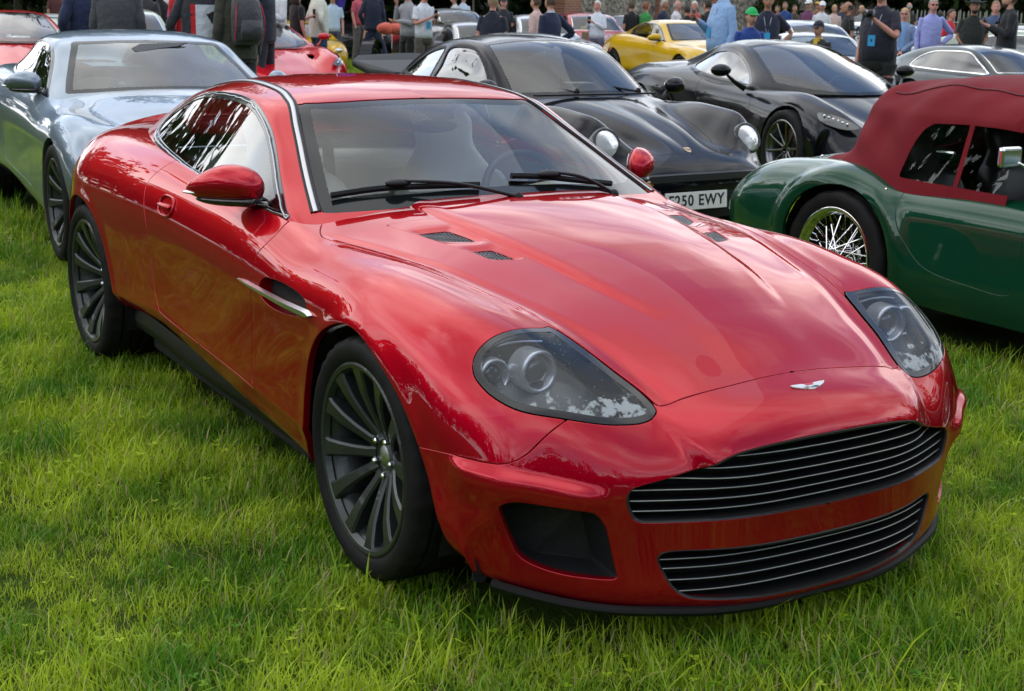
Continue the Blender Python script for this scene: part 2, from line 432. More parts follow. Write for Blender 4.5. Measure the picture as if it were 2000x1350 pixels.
# ---------------------------------------------------------------- red coupe: sections of half the body, x forward, y outboard, z up
def hero_body_rows():
    R = []
    def st(x, yz): R.append([(x, y, z) for y, z in yz])
    st(-3.60, [(0,.80),(.12,.80),(.25,.80),(.36,.795),(.44,.785),(.50,.77),(.55,.74),(.58,.69),(.60,.63),(.61,.56),(.62,.48),(.62,.40),(.61,.32),(.58,.26)])
    st(-3.54, [(0,.965),(.15,.960),(.28,.945),(.39,.922),(.47,.897),(.535,.865),(.585,.825),(.63,.77),(.66,.71),(.68,.63),(.69,.54),(.69,.42),(.68,.32),(.63,.25)])
    st(-3.36, [(0,.975),(.15,.972),(.30,.962),(.43,.945),(.53,.923),(.60,.898),(.655,.865),(.705,.81),(.74,.75),(.76,.67),(.77,.56),(.77,.43),(.76,.33),(.70,.26)])
    st(-3.10, [(0,.965),(.15,.965),(.30,.963),(.44,.960),(.56,.953),(.645,.940),(.715,.908),(.77,.85),(.81,.78),(.832,.70),(.842,.57),(.842,.43),(.84,.33),(.77,.27)])
    st(-2.80, [(0,.965),(.15,.965),(.30,.967),(.45,.970),(.585,.972),(.68,.965),(.757,.938),(.83,.875),(.878,.80),(.895,.71),(.897,.58),(.89,.44),(.87,.33),(.80,.27)])
    st(-2.50, [(0,.965),(.15,.965),(.30,.967),(.46,.970),(.60,.972),(.70,.964),(.77,.937),(.838,.875),(.880,.80),(.896,.71),(.896,.58),(.89,.43),(.87,.33),(.80,.27)])
    st(-2.20, [(0,.955),(.15,.955),(.30,.957),(.48,.960),(.63,.962),(.72,.952),(.775,.925),(.835,.865),(.872,.79),(.886,.70),(.884,.57),(.880,.42),(.868,.33),(.80,.27)])
    st(-1.85, [(0,.93),(.16,.93),(.32,.93),(.50,.932),(.65,.935),(.725,.93),(.768,.912),(.822,.855),(.857,.78),(.868,.69),(.864,.55),(.868,.385),(.852,.325),(.79,.26)])
    st(-1.50, [(0,.92),(.17,.92),(.33,.92),(.50,.92),(.65,.915),(.72,.908),(.762,.892),(.812,.842),(.845,.77),(.858,.68),(.852,.54),(.861,.378),(.845,.305),(.78,.24)])
    st(-1.15, [(0,.92),(.18,.92),(.34,.92),(.50,.912),(.65,.902),(.715,.895),(.757,.88),(.806,.832),(.840,.762),(.855,.675),(.851,.54),(.860,.362),(.842,.275),(.775,.21)])
    st(-.82, [(0,.922),(.18,.921),(.345,.915),(.50,.900),(.64,.880),(.705,.872),(.750,.858),(.802,.815),(.838,.750),(.855,.665),(.853,.54),(.860,.35),(.842,.252),(.775,.19)])
    st(-.55, [(0,.923),(.18,.920),(.34,.909),(.50,.886),(.645,.850),(.70,.838),(.752,.822),(.805,.782),(.842,.725),(.857,.65),(.857,.53),(.862,.335),(.843,.235),(.78,.175)])
    st(-.30, [(0,.904),(.17,.901),(.322,.889),(.48,.866),(.635,.838),(.702,.829),(.762,.812),(.820,.768),(.852,.71),(.864,.64),(.864,.51),(.865,.33),(.848,.22),(.79,.165)])
    st(-.05, [(0,.876),(.155,.872),(.287,.858),(.45,.838),(.598,.820),(.690,.823),(.765,.808),(.825,.762),(.856,.705),(.868,.63),(.868,.50),(.866,.34),(.850,.22),(.79,.17)])
    st(.18, [(0,.836),(.13,.832),(.246,.818),(.40,.800),(.545,.787),(.655,.800),(.745,.785),(.812,.737),(.850,.675),(.864,.60),(.866,.48),(.862,.34),(.848,.22),(.79,.155)])
    R.append([(.36,0,.792),(.36,.11,.788),(.355,.20,.780),(.35,.36,.765),(.348,.505,.756),(.345,.62,.772),(.345,.715,.760),(.34,.785,.715),(.33,.830,.66),(.315,.856,.585),(.305,.862,.48),(.30,.860,.37),(.30,.85,.26),(.30,.80,.20)])
    R.append([(.50,0,.748),(.50,.10,.745),(.49,.19,.738),(.48,.33,.725),(.475,.475,.713),(.480,.585,.722),(.478,.68,.708),(.47,.755,.668),(.45,.808,.62),(.42,.842,.55),(.39,.853,.46),(.375,.853,.37),(.37,.848,.27),(.37,.80,.21)])
    R.append([(.61,0,.704),(.61,.10,.701),(.605,.18,.695),(.60,.31,.685),(.595,.445,.664),(.595,.56,.663),(.585,.655,.647),(.565,.73,.610),(.53,.785,.567),(.487,.823,.51),(.445,.842,.435),(.42,.848,.36),(.415,.843,.28),(.42,.80,.22)])
    R.append([(.715,0,.655),(.715,.10,.651),(.712,.20,.643),(.708,.31,.632),(.702,.41,.611),(.688,.53,.600),(.664,.63,.583),(.626,.705,.548),(.590,.767,.508),(.540,.806,.462),(.49,.830,.405),(.465,.838,.345),(.455,.835,.275),(.45,.80,.225)])
    R.append([(.80,0,.630),(.80,.10,.626),(.797,.20,.618),(.785,.31,.598),(.768,.41,.563),(.738,.53,.538),(.698,.63,.515),(.650,.705,.484),(.615,.764,.447),(.563,.800,.407),(.515,.822,.36),(.487,.831,.315),(.478,.830,.265),(.475,.80,.225)])
    R.append([(.875,0,.583),(.875,.10,.579),(.870,.20,.571),(.850,.31,.551),(.812,.41,.513),(.769,.53,.480),(.714,.63,.456),(.658,.705,.43),(.620,.763,.397),(.570,.798,.362),(.525,.817,.325),(.498,.825,.29),(.49,.826,.255),(.49,.80,.22)])
    R.append([(.905,0,.515),(.903,.10,.512),(.895,.20,.505),(.870,.31,.488),(.830,.41,.458),(.778,.53,.43),(.722,.63,.41),(.664,.705,.385),(.612,.755,.357),(.566,.788,.327),(.528,.808,.297),(.506,.819,.27),(.498,.821,.245),(.495,.80,.22)])
    R.append([(.900,0,.44),(.898,.10,.438),(.892,.20,.433),(.870,.31,.421),(.832,.41,.40),(.778,.53,.38),(.718,.63,.36),(.658,.70,.34),(.605,.748,.317),(.560,.780,.294),(.525,.801,.272),(.507,.812,.252),(.502,.816,.235),(.50,.80,.215)])
    R.append([(.888,0,.355),(.886,.10,.354),(.880,.20,.352),(.860,.31,.345),(.825,.41,.333),(.772,.53,.317),(.712,.63,.302),(.650,.695,.286),(.598,.741,.27),(.555,.772,.255),(.522,.793,.242),(.506,.805,.232),(.503,.809,.222),(.50,.79,.208)])
    R.append([(.885,0,.27),(.883,.10,.27),(.876,.20,.268),(.857,.31,.264),(.823,.41,.257),(.768,.53,.249),(.706,.625,.240),(.643,.69,.232),(.590,.735,.226),(.548,.766,.220),(.518,.786,.215),(.505,.797,.212),(.503,.801,.208),(.50,.785,.20)])
    R.append([(.882,0,.19),(.880,.10,.19),(.873,.20,.189),(.853,.31,.187),(.818,.41,.185),(.762,.53,.183),(.699,.62,.183),(.636,.682,.184),(.583,.727,.186),(.541,.758,.188),(.513,.778,.190),(.503,.788,.193),(.502,.792,.194),(.50,.78,.19)])
    R.append([(.880,0,.118),(.878,.10,.118),(.870,.20,.120),(.846,.31,.124),(.808,.41,.130),(.750,.53,.138),(.686,.612,.146),(.624,.672,.155),(.572,.717,.163),(.532,.748,.170),(.507,.768,.176),(.50,.778,.181),(.50,.782,.183),(.50,.775,.185)])
    R.append([(.82,0,.100),(.82,.10,.100),(.81,.20,.102),(.78,.30,.106),(.74,.39,.112),(.69,.49,.120),(.64,.57,.128),(.59,.63,.137),(.55,.67,.145),(.52,.70,.152),(.505,.72,.158),(.50,.735,.165),(.50,.745,.168),(.495,.75,.17)])
    return np.array(R)

def hero_house_rows():
    R = []
    R.append([(-.42,0,.85),(-.44,.22,.845),(-.50,.45,.835),(-.58,.63,.82),(-.60,.68,.815),(-.61,.70,.81),(-.62,.715,.80),(-.62,.72,.79),(-.62,.72,.77)])
    R.append([(-.57,0,.918),(-.59,.22,.914),(-.65,.45,.903),(-.735,.638,.885),(-.765,.69,.880),(-.785,.718,.872),(-.79,.733,.855),(-.795,.74,.835),(-.80,.74,.78)])
    R.append([(-.735,0,.984),(-.755,.21,.982),(-.81,.42,.975),(-.90,.598,.964),(-.93,.653,.948),(-.945,.69,.935),(-.955,.718,.903),(-.965,.742,.865),(-.97,.745,.79)])
    R.append([(-.93,0,1.063),(-.945,.19,1.061),(-.995,.38,1.06),(-1.09,.543,1.061),(-1.12,.600,1.048),(-1.14,.640,1.028),(-1.16,.693,.955),(-1.17,.742,.875),(-1.175,.745,.80)])
    R.append([(-1.09,0,1.125),(-1.10,.18,1.124),(-1.145,.35,1.12),(-1.21,.508,1.120),(-1.235,.568,1.107),(-1.25,.612,1.083),(-1.27,.680,.985),(-1.28,.742,.88),(-1.29,.745,.80)])
    R.append([(-1.285,0,1.193),(-1.29,.17,1.191),(-1.305,.33,1.186),(-1.325,.474,1.176),(-1.35,.540,1.165),(-1.36,.590,1.135),(-1.38,.668,1.02),(-1.395,.740,.89),(-1.40,.745,.80)])
    R.append([(-1.55,0,1.238),(-1.55,.17,1.235),(-1.55,.33,1.226),(-1.55,.455,1.211),(-1.56,.528,1.195),(-1.56,.583,1.165),(-1.565,.662,1.04),(-1.57,.738,.90),(-1.57,.745,.80)])
    R.append([(-1.85,0,1.25),(-1.85,.17,1.247),(-1.85,.33,1.238),(-1.85,.45,1.222),(-1.85,.522,1.203),(-1.85,.577,1.172),(-1.85,.652,1.05),(-1.85,.733,.915),(-1.85,.74,.80)])
    R.append([(-2.15,0,1.234),(-2.15,.17,1.231),(-2.15,.32,1.22),(-2.15,.435,1.201),(-2.15,.502,1.178),(-2.15,.553,1.145),(-2.15,.633,1.045),(-2.15,.718,.94),(-2.15,.74,.82)])
    R.append([(-2.45,0,1.19),(-2.45,.16,1.187),(-2.45,.30,1.176),(-2.45,.41,1.156),(-2.45,.472,1.133),(-2.45,.52,1.10),(-2.45,.60,1.02),(-2.45,.68,.945),(-2.45,.72,.84)])
    R.append([(-2.75,0,1.125),(-2.75,.15,1.122),(-2.75,.28,1.11),(-2.75,.38,1.09),(-2.75,.435,1.068),(-2.75,.48,1.04),(-2.75,.55,.985),(-2.75,.62,.93),(-2.75,.67,.84)])
    R.append([(-3.05,0,1.045),(-3.05,.14,1.042),(-3.05,.26,1.03),(-3.05,.35,1.01),(-3.05,.40,.99),(-3.05,.44,.97),(-3.05,.50,.93),(-3.05,.56,.88),(-3.05,.60,.82)])
    R.append([(-3.35,0,.955),(-3.35,.13,.952),(-3.35,.24,.942),(-3.35,.32,.925),(-3.35,.37,.91),(-3.35,.41,.89),(-3.35,.46,.86),(-3.35,.51,.82),(-3.35,.55,.78)])
    return np.array(R)
# ================================================================ red coupe
M_RED = mat_paint('red_metallic_paint', (.42, .0005, .014), .75, .38, .02)
M_GLASS = mat_glass('windscreen_glass', (.95, 1.0, .98), boost=.58)
M_SIDEGLASS = mat_glass('side_glass', (.55, .62, .63), opac=.12, boost=.95)
M_BAND = mat('glass_black_band', (.006, .008, .009), .10, spec=.35)
M_LINER = mat('headliner_cloth', (.45, .44, .41), .9)
M_LINERD = mat('dark_headliner', (.03, .03, .032), .9)
M_LEATHER = mat('cream_leather', (.86, .85, .80), .5, bump=(180, .2, .002))
M_DASH = mat('dash_leather', (.66, .66, .62), .55, bump=(160, .2, .002))
M_CARPET = mat('dark_carpet', (.02, .02, .022), .95)
M_WHEEL = mat('anthracite_wheel', (.045, .050, .050), .36, .7, coat=.25, bump=(400, .05, .001))
M_DISC = mat('brake_disc', (.25, .25, .25), .35, 1.0)
M_CALIPER = mat('red_caliper', (.45, .01, .01), .35, coat=.6)
FH = np.array([.52, .48, .70]); FH /= np.linalg.norm(FH)
HU = np.cross([0, 0, 1], FH); HU /= np.linalg.norm(HU); HV = np.cross(FH, HU)
def hp(V):
    W = np.array(V, float).copy(); W[:, 1] = np.abs(W[:, 1]); return np.stack([W@HU, W@HV], 1)
HL = [(.383,.503,.747),(.386,.533,.750),(.391,.58,.755),(.397,.630,.757),(.402,.691,.744),(.414,.741,.714),(.437,.763,.683),(.467,.767,.659),(.522,.752,.630),(.585,.711,.607),(.655,.627,.595),(.696,.553,.584),(.718,.487,.581),(.724,.448,.585),(.722,.428,.594),(.708,.412,.608),(.654,.421,.637),(.580,.446,.671),(.480,.472,.712)]
ARCH_F = [(-.45,-.2),(-.40,.15),(-.372,.28),(-.362,.367),(-.352,.446),(-.325,.534),(-.28,.600),(-.215,.652),(-.128,.689),(-.06,.697),(.013,.688),(.103,.656),(.212,.602),(.28,.556),(.335,.500),(.385,.42),(.430,.320),(.462,.22),(.475,.10),(.48,-.2)]
ARCH_R = [(-3.13,-.2),(-3.10,.2),(-3.07,.38),(-3.03,.50),(-2.95,.60),(-2.85,.67),(-2.74,.705),(-2.64,.705),(-2.54,.683),(-2.45,.635),(-2.375,.56),(-2.325,.47),(-2.285,.37),(-2.26,.27),(-2.25,.1),(-2.25,-.2)]
GR_U = [(0,.548),(.10,.547),(.20,.541),(.277,.531),(.318,.519),(.345,.505),(.39,.487),(.451,.468),(.505,.455),(.528,.445),(.538,.430),(.538,.408),(.527,.378),(.515,.364),(.49,.358),(.40,.357),(.264,.356),(.12,.355),(0,.354)]
GR_L = [(0,.283),(.10,.283),(.232,.284),(.394,.288),(.44,.286),(.457,.278),(.460,.262),(.448,.232),(.425,.190),(.395,.165),(.36,.153),(.28,.143),(.163,.134),(0,.130)]
INTK = [(.783,.384),(.781,.395),(.770,.405),(.752,.409),(.699,.404),(.623,.395),(.600,.386),(.583,.365),(.570,.338),(.545,.240),(.540,.222),(.552,.212),(.599,.213),(.656,.219),(.701,.234),(.729,.257),(.753,.310),(.772,.355)]
HOOD = [(-.78,0),(-.62,0),(-.625,.10),(-.64,.22),(-.675,.38),(-.735,.57),(-.745,.61),(-.70,.655),(-.64,.69),(-.59,.705),(-.55,.700),(-.45,.684),(-.30,.660),(-.20,.640),(-.10,.612),(0,.587),(.10,.563),(.20,.541),(.30,.516),(.383,.494),(.48,.466),(.58,.440),(.654,.416),(.700,.404),(.708,.390),(.712,.35),(.718,.30),(.722,.236),(.724,.10),(.725,0),(.725,-.2),(-.78,-.2)]
VENT = [(-.512,.519),(-.505,.50),(-.470,.41),(-.455,.385),(-.43,.376),(-.227,.361),(-.035,.338),(-.015,.343),(-.012,.36),(-.040,.415),(-.058,.432),(-.09,.439),(-.281,.486),(-.49,.526),(-.508,.527)]
VO1 = [(-.379,.491),(-.346,.415),(-.335,.408),(-.248,.390),(-.22,.389),(-.212,.395),(-.255,.446),(-.284,.470),(-.36,.492)]
VO2 = [(-.148,.445),(-.131,.391),(-.12,.383),(-.035,.362),(-.028,.368),(-.032,.388),(-.046,.418),(-.065,.428),(-.135,.446)]
DOOR = [(-.80,1.2),(-.80,.90),(-.785,.862),(-.772,.845),(-.765,.822),(-.782,.79),(-.800,.765),(-.805,.712),(-.806,.60),(-.806,.46),(-.800,.37),(-.785,.340),(-.80,.337),(-.90,.348),(-1.20,.362),(-1.517,.378),(-1.70,.392),(-1.745,.405),(-1.79,.46),(-1.825,.586),(-1.850,.70),(-1.90,.79),(-1.928,.838),(-1.925,.870),(-1.90,.905),(-1.888,.93),(-1.90,.96),(-1.95,1.2)]
ZJ = [(-6,-2),(.1,-2),(.1,.474),(.357,.476),(.463,.486),(.548,.486),(.589,.488),(.606,.493),(.619,.503),(.629,.518),(.640,.553),(.654,.594),(.665,.62),(.69,2),(-6,2)]
SKIRT = [(-6,.12),(-2.4,.30),(-2.169,.318),(-1.95,.345),(-1.75,.350),(-1.52,.322),(-1.05,.258),(-.54,.222),(-.38,.204),(-.3,.20),(-.3,-1),(-6,-1)]
STRK = [(-.738,.675),(-.732,.693),(-.715,.706),(-.689,.713),(-.592,.718),(-.50,.716),(-.428,.711),(-.385,.703),(-.362,.692),(-.356,.679),(-.368,.664),(-.402,.650),(-.462,.637),(-.55,.629),(-.630,.628),(-.70,.638),(-.728,.655)]
WIN = [(-.800,.868),(-.850,.893),(-.994,.960),(-1.110,1.022),(-1.226,1.083),(-1.300,1.118),(-1.380,1.148),(-1.46,1.169),(-1.56,1.183),(-1.718,1.190),(-1.942,1.183),(-2.10,1.166),(-2.25,1.137),(-2.38,1.096),(-2.45,1.055),(-2.47,1.02),(-2.43,.99),(-2.35,.972),(-2.2,.955),(-1.96,.930),(-1.73,.905),(-1.40,.885),(-1.1,.872),(-.9,.862)]
WS = [(-1.334,.470),(-1.26,.493),(-1.189,.515),(-1.10,.542),(-1.021,.565),(-.93,.592),(-.864,.610),(-.80,.625),(-.757,.633),(-.735,.625),(-.68,.52),(-.64,.42),(-.60,.25),(-.585,.10),(-.58,0),(-.58,-.2),(-1.295,-.2),(-1.295,0),(-1.298,.15),(-1.306,.30),(-1.318,.40)]
def smooth_poly(p, n=5): return catmull(np.array(p, float), n, True)

def hero_creases(G, N):
    """power-bulge, nose and bumper feature lines pushed along the normal"""
    V = G.reshape(-1, 3); x, y, z = V.T; n = N.reshape(-1, 3); d = np.zeros(len(V))
    top = (z > .5) & (n[:, 2] > .25)
    yc = interp(x, [(-.9,.335),(-.4,.330),(-.3,.322),(-.2,.310),(-.1,.294),(0,.277),(.1,.260),(.2,.243),(.3,.217),(.42,.178),(.5,.15)])
    h = interp(x, [(-.9,.009),(-.5,.010),(-.2,.012),(.05,.0125),(.25,.010),(.36,.006),(.44,.001),(.47,0),(2,0)])
    t = np.clip((yc+.050-y)/.050, 0, 1)
    d += np.where(top & (x > -.8) & (x < .5), h*(1-(1-t)**2)*(t > 0), 0)       # sharp at the foot, soft at the ridge
    # fold beside the shut line, hood side, and a shoulder on the wing side
    yg = interp(x, [(-.6,.71),(-.45,.684),(-.30,.660),(-.20,.640),(-.10,.612),(0,.587),(.10,.563),(.20,.541),(.30,.516),(.383,.494),(.48,.466),(.58,.440),(.654,.416),(.700,.400)])
    w = interp(x, [(-.6,.02),(-.3,.026),(.1,.030),(.28,.034),(.52,.038),(.70,.03)])
    s = yg-y
    fold = np.clip(1-np.abs(s-w)/w, 0, 1)
    a = interp(x, [(-.62,0),(-.45,.0045),(.2,.0045),(.5,.005),(.70,.003),(.72,0)])
    d -= np.where(top & (s > 0) & (x > -.62) & (x < .72), a*fold, 0)
    rise = np.clip(1-np.abs(s+.03)/.05, 0, 1)
    d += np.where(top & (s < 0) & (x > -.6) & (x < .38), .0035*rise**2*sstep(x, -.6, -.4)*(1-sstep(x, .28, .40)), 0)
    # nose: scallop outboard of the line running from the hood corner to the grille shoulder
    yl = interp(x, [(.70,.402),(.76,.388),(.81,.368),(.85,.342),(.88,.318)])
    q = y-yl
    am = sstep(x, .69, .76)*(z > .45)
    d += am*np.where(q < 0, .0065*np.exp(-(q/.055)**2), .0065-.0125*sstep(q, 0, .040)+.006*sstep(q, .03, .16))
    # brow over the outer intake
    front = (z < .56) & (x > .40)
    zc = interp(y, [(.55,.418),(.62,.430),(.70,.446),(.78,.458),(.84,.462)])
    wy = sstep(y, .56, .64)*(1-sstep(y, .815, .845))
    u = z-zc
    d += front*wy*np.where(u > 0, .020*(1-sstep(u, 0, .028)), .020*(1-sstep(-u, .008, .10)))
    # sill feature: the skin turns under below the line
    zs = interp(x, [(-2.14,.367),(-1.76,.394),(-1.52,.376),(-.81,.345),(-.37,.324)])
    e = zs-z
    d += np.where((x > -2.3) & (x < -.3) & (y > .8), -.22*np.clip(e, 0, .05)*(z > .1)+.0025*np.exp(-((e-.004)/.012)**2), 0)
    # wheel-arch lips
    for poly in (ARCH_F, ARCH_R):
        r = poly_sd(np.stack([x, z], 1), poly)
        d += np.where((y > .7) & (z < .78), .006*np.exp(-(np.clip(r, 0, 1)/.03)**2), 0)
    G2 = G+(N*d.reshape(N.shape[:2])[..., None])
    G2[:, 0, 1] = 0
    return G2

def build_hero_shell():
    G = smooth_surface(hero_body_rows(), .0085, .0085)
    G[:, 0, 1] = 0
    N = grid_normals(G); G = hero_creases(G, N); N = grid_normals(G); N[:, 0, 1] = 0
    Hs = smooth_surface(hero_house_rows()[::-1], .012, .012); Hs[:, 0, 1] = 0
    HN = grid_normals(Hs); HN[:, 0, 1] = 0
    return Piece.grid(G, N), Piece.grid(Hs, HN)

def loop_of(piece, fn, tol=2e-4):
    """boundary loop of the piece lying on fn=0, longest"""
    best = None
    f = np.abs(fn(piece.V))
    for L in piece.boundary():
        ids = L[:-1] if L[0] == L[-1] else L
        on = [i for i in ids if f[i] < tol]
        if best is None or len(on) > len(best): best = on
    return best
def fit_flat(p):
    """smooth curved pane: y as a quadratic of x and z, so reflections run clean"""
    x, y, z = p.V.T; A = np.stack([np.ones_like(x), x, z, x*x, x*z, z*z], 1); c = np.linalg.lstsq(A, y, rcond=None)[0]
    yy = A@c; gx = c[1]+2*c[3]*x+c[4]*z; gz = c[2]+c[4]*x+2*c[5]*z; n = np.stack([-gx, np.ones_like(x), -gz], 1); n /= np.linalg.norm(n, axis=1, keepdims=True)
    w = .0 if np.abs(yy-y).max() > .05 else 1.0
    return Piece(np.stack([x, y+(yy-y)*.0, z], 1), n if w else p.N, p.F)
def hood_tip_strip(P, n_, off_t, off_n, w, mat_, name, parent, sides=(1, -1)):
    """thin moulding following points P with surface normals n_"""
    P = np.asarray(P); T = np.gradient(P, axis=0); T /= np.linalg.norm(T, axis=1, keepdims=True); o = np.cross(T, n_)
    prof = [(-w/2, -.003), (-w/2, .002), (-w/4, .004), (w/4, .004), (w/2, .002), (w/2, -.003)]
    V = np.concatenate([P+o*(a+off_t)+n_*(b+off_n) for a, b in prof]); m = len(P)
    F = [(k*m+i, (k+1)*m+i, (k+1)*m+i+1, k*m+i+1) for k in range(len(prof)-1) for i in range(m-1)]
    for sd_ in sides:
        VV = V*np.array([1, sd_, 1]); FF = F if sd_ == 1 else [f[::-1] for f in F]
        link(name, mesh_np(name, VV, FF, True), mat_, parent)
def surf_pts(piece, proj, pts):
    """nearest shell points to 2-D positions under a projection, with normals (inverse-distance of 3)"""
    Q = proj(piece.V); out = []; nn = []
    for p in np.asarray(pts, float):
        d = ((Q-p)**2).sum(1); i = np.argpartition(d, 4)[:4]; w = 1/(d[i]+1e-9); w /= w.sum()
        out.append((piece.V[i]*w[:, None]).sum(0)); v = (piece.N[i]*w[:, None]).sum(0); nn.append(v/np.linalg.norm(v))
    return np.array(out), np.array(nn)

# ---------------------------------------------------------------- wheels
def tyre_mesh(r=.335, w=.255, rim=.258, tread=True, nseg=96, side_letters=False):
    hw = w/2
    prof = [(rim, -hw*.80), (rim+.006, -hw*.88), (rim+.02, -hw*.97), ((rim+r)/2, -hw*1.03), (r-.022, -hw*.985), (r-.009, -hw*.93), (r-.002, -hw*.80)]
    if tread:
        for g in (-.5, -.17, .17, .5):
            c = g*hw; prof += [(r, c-.010), (r, c-.0055), (r-.007, c-.005), (r-.007, c+.005), (r, c+.0055), (r, c+.010)]
    prof += [(r-.002, hw*.80), (r-.009, hw*.93), (r-.022, hw*.985), ((rim+r)/2, hw*1.03), (rim+.02, hw*.97), (rim+.006, hw*.88), (rim, hw*.80)]
    V, F = g_lathe(prof, nseg, 'y')
    if tread:   # cross sipes pressed into the shoulders
        ang = np.arctan2(V[:, 2], V[:, 0]); rr = np.hypot(V[:, 0], V[:, 2]); sh = (rr > r-.012) & (np.abs(V[:, 1]) > hw*.55)
        k = (np.round(ang/(2*math.pi)*nseg).astype(int) % 3 == 0) & sh
        V[k, 0] *= (1-.006/r); V[k, 2] *= (1-.006/r)
    return mesh_np('tyre', V, F, True)
TYRES = {}
def make_wheel(loc, side, parent, steer=0.0, phase=8.0, r=.335, w=.255, rim_r=.262, spokes=12, mw=None, kind='blade', name='wheel', disc=True, mats=None):
    """side -1: outer face towards -y"""
    mw = mw or M_WHEEL
    root = empty(name, loc); root.parent = parent; root.rotation_euler = (0, 0, steer+(math.pi if side > 0 else 0))
    # built with the outer face towards -y
    key = (r, w, rim_r, disc and kind == 'blade' and spokes == 12)
    if key not in TYRES: TYRES[key] = tyre_mesh(r, w, rim_r-.006, tread=True, nseg=96 if key[3] else 44); TYRES[key].materials.append(M_RUBBER)
    link('tyre', TYRES[key], None, root)
    hw = w/2; m = MB()
    prof = [(rim_r-.012, hw*.8), (rim_r-.03, hw*.7), (rim_r-.035, -hw*.55), (rim_r-.022, -hw*.70), (rim_r-.010, -hw*.80), (rim_r+.002, -hw*.88), (rim_r+.004, -hw*.93), (rim_r-.002, -hw*.955), (rim_r-.012, -hw*.93), (rim_r-.022, -hw*.80)]
    V, F = g_lathe(prof, 72, 'y'); m.add(V, F)
    m.build('rim', mw, root, smooth=True, auto=40)
    sp = MB()
    for k in range(spokes):
        a = R(phase+360/spokes*k)
        if kind == 'blade':
            st = [(.052, .018, -hw*.36, .045), (.080, .0150, -hw*.46, .05), (.13, .0165, -hw*.64, .058), (.18, .0205, -hw*.79, .060), (rim_r-.032, .0245, -hw*.88, .056), (rim_r-.008, .034, -hw*.91, .035)]
        elif kind == 'thin':
            st = [(.04, .012, -hw*.62, .03), (.10, .008, -hw*.72, .03), (.18, .008, -hw*.84, .03), (rim_r-.008, .012, -hw*.90, .02)]
        rings = []
        for rr, hwid, y, dep in st:
            ch = min(.006, hwid*.5)
            rings.append([(rr, -hwid, y+dep), (rr, -hwid, y+ch), (rr, -hwid+ch, y), (rr, hwid-ch, y), (rr, hwid, y+ch), (rr, hwid, y+dep)])
        V = []
        for rg in rings:
            for rr, t, y in rg:
                V.append((rr*math.cos(a)-t*math.sin(a), y, rr*math.sin(a)+t*math.cos(a)))
        F = []
        for i in range(len(rings)-1):
            for j in range(5): F.append((i*6+j, i*6+j+1, (i+1)*6+j+1, (i+1)*6+j))
        sp.V = [np.array(V)]; sp.F = [tuple(f) for f in F]; sp.M = [0]*len(F); sp.n = len(V)
        sp.build('spoke', mw, root, auto=35); sp = MB()
    h = MB(); V, F = g_lathe([(.0, -hw*.28), (.030, -hw*.28), (.036, -hw*.31), (.060, -hw*.34), (.078, -hw*.38), (.082, -hw*.30), (.082, -hw*.05)], 40, 'y'); h.add(V, F); h.build('hub', mw, root, smooth=True, auto=40)
    c = MB(); V, F = g_lathe([(.0, -hw*.40), (.020, -hw*.39), (.029, -hw*.35), (.030, -hw*.26)], 32, 'y'); c.add(V, F); c.build('centre_cap', M_SATIN, root, smooth=True, auto=50)
    for k in range(5):
        a = R(136+72*k); b = MB(); V, F = g_lathe([(.0, -.014), (.006, -.014), (.009, -.010), (.0095, .012)], 6, 'y'); b.add(V+np.array([.052*math.cos(a), -hw*.36, .052*math.sin(a)]), F); b.build('wheel_nut', M_CHROME, root)
    if disc:
        d = MB(); V, F = g_lathe([(.06, hw*.05), (.185, hw*.05), (.187, hw*.09), (.187, hw*.25), (.06, hw*.25)], 64, 'y'); d.add(V, F); d.build('brake_disc', M_DISC, root, smooth=True, auto=30)
        q = MB(); ang = [R(-42+84*i/8) for i in range(9)]
        poly = [(.205*math.cos(t), .205*math.sin(t)) for t in ang]+[(.120*math.cos(t), .120*math.sin(t)) for t in ang[::-1]]
        V, F = g_prism(poly, -hw*.22, hw*.5, 'y'); q.add(V, F); q.build('brake_caliper', M_CALIPER, root, bevel=.006)
    v = MB(); V, F = g_lathe([(.0, hw*.62), (rim_r-.036, hw*.62)], 40, 'y'); v.add(V, F); v.build('inner_barrel', M_VOID, root)
    return root

def text_mesh(txt, size, extrude=.0006, bold=.018):
    cu = bpy.data.curves.new('lettering', 'FONT'); cu.body = txt; cu.size = size; cu.extrude = extrude; cu.offset = size*bold; cu.space_character = 1.12; cu.align_x = 'CENTER'; cu.align_y = 'CENTER'
    o = bpy.data.objects.new('lettering', cu); COL.objects.link(o)
    dg = bpy.context.evaluated_depsgraph_get(); me = bpy.data.meshes.new_from_object(o.evaluated_get(dg)); bpy.data.objects.remove(o)
    return me
def place(o, origin, xdir, ydir):
    """o's local x along xdir, y along ydir"""
    x = Vector(xdir).normalized(); z = x.cross(Vector(ydir)).normalized(); y = z.cross(x)
    o.matrix_local = Matrix(((x.x, y.x, z.x, origin[0]), (x.y, y.y, z.y, origin[1]), (x.z, y.z, z.z, origin[2]), (0, 0, 0, 1)))

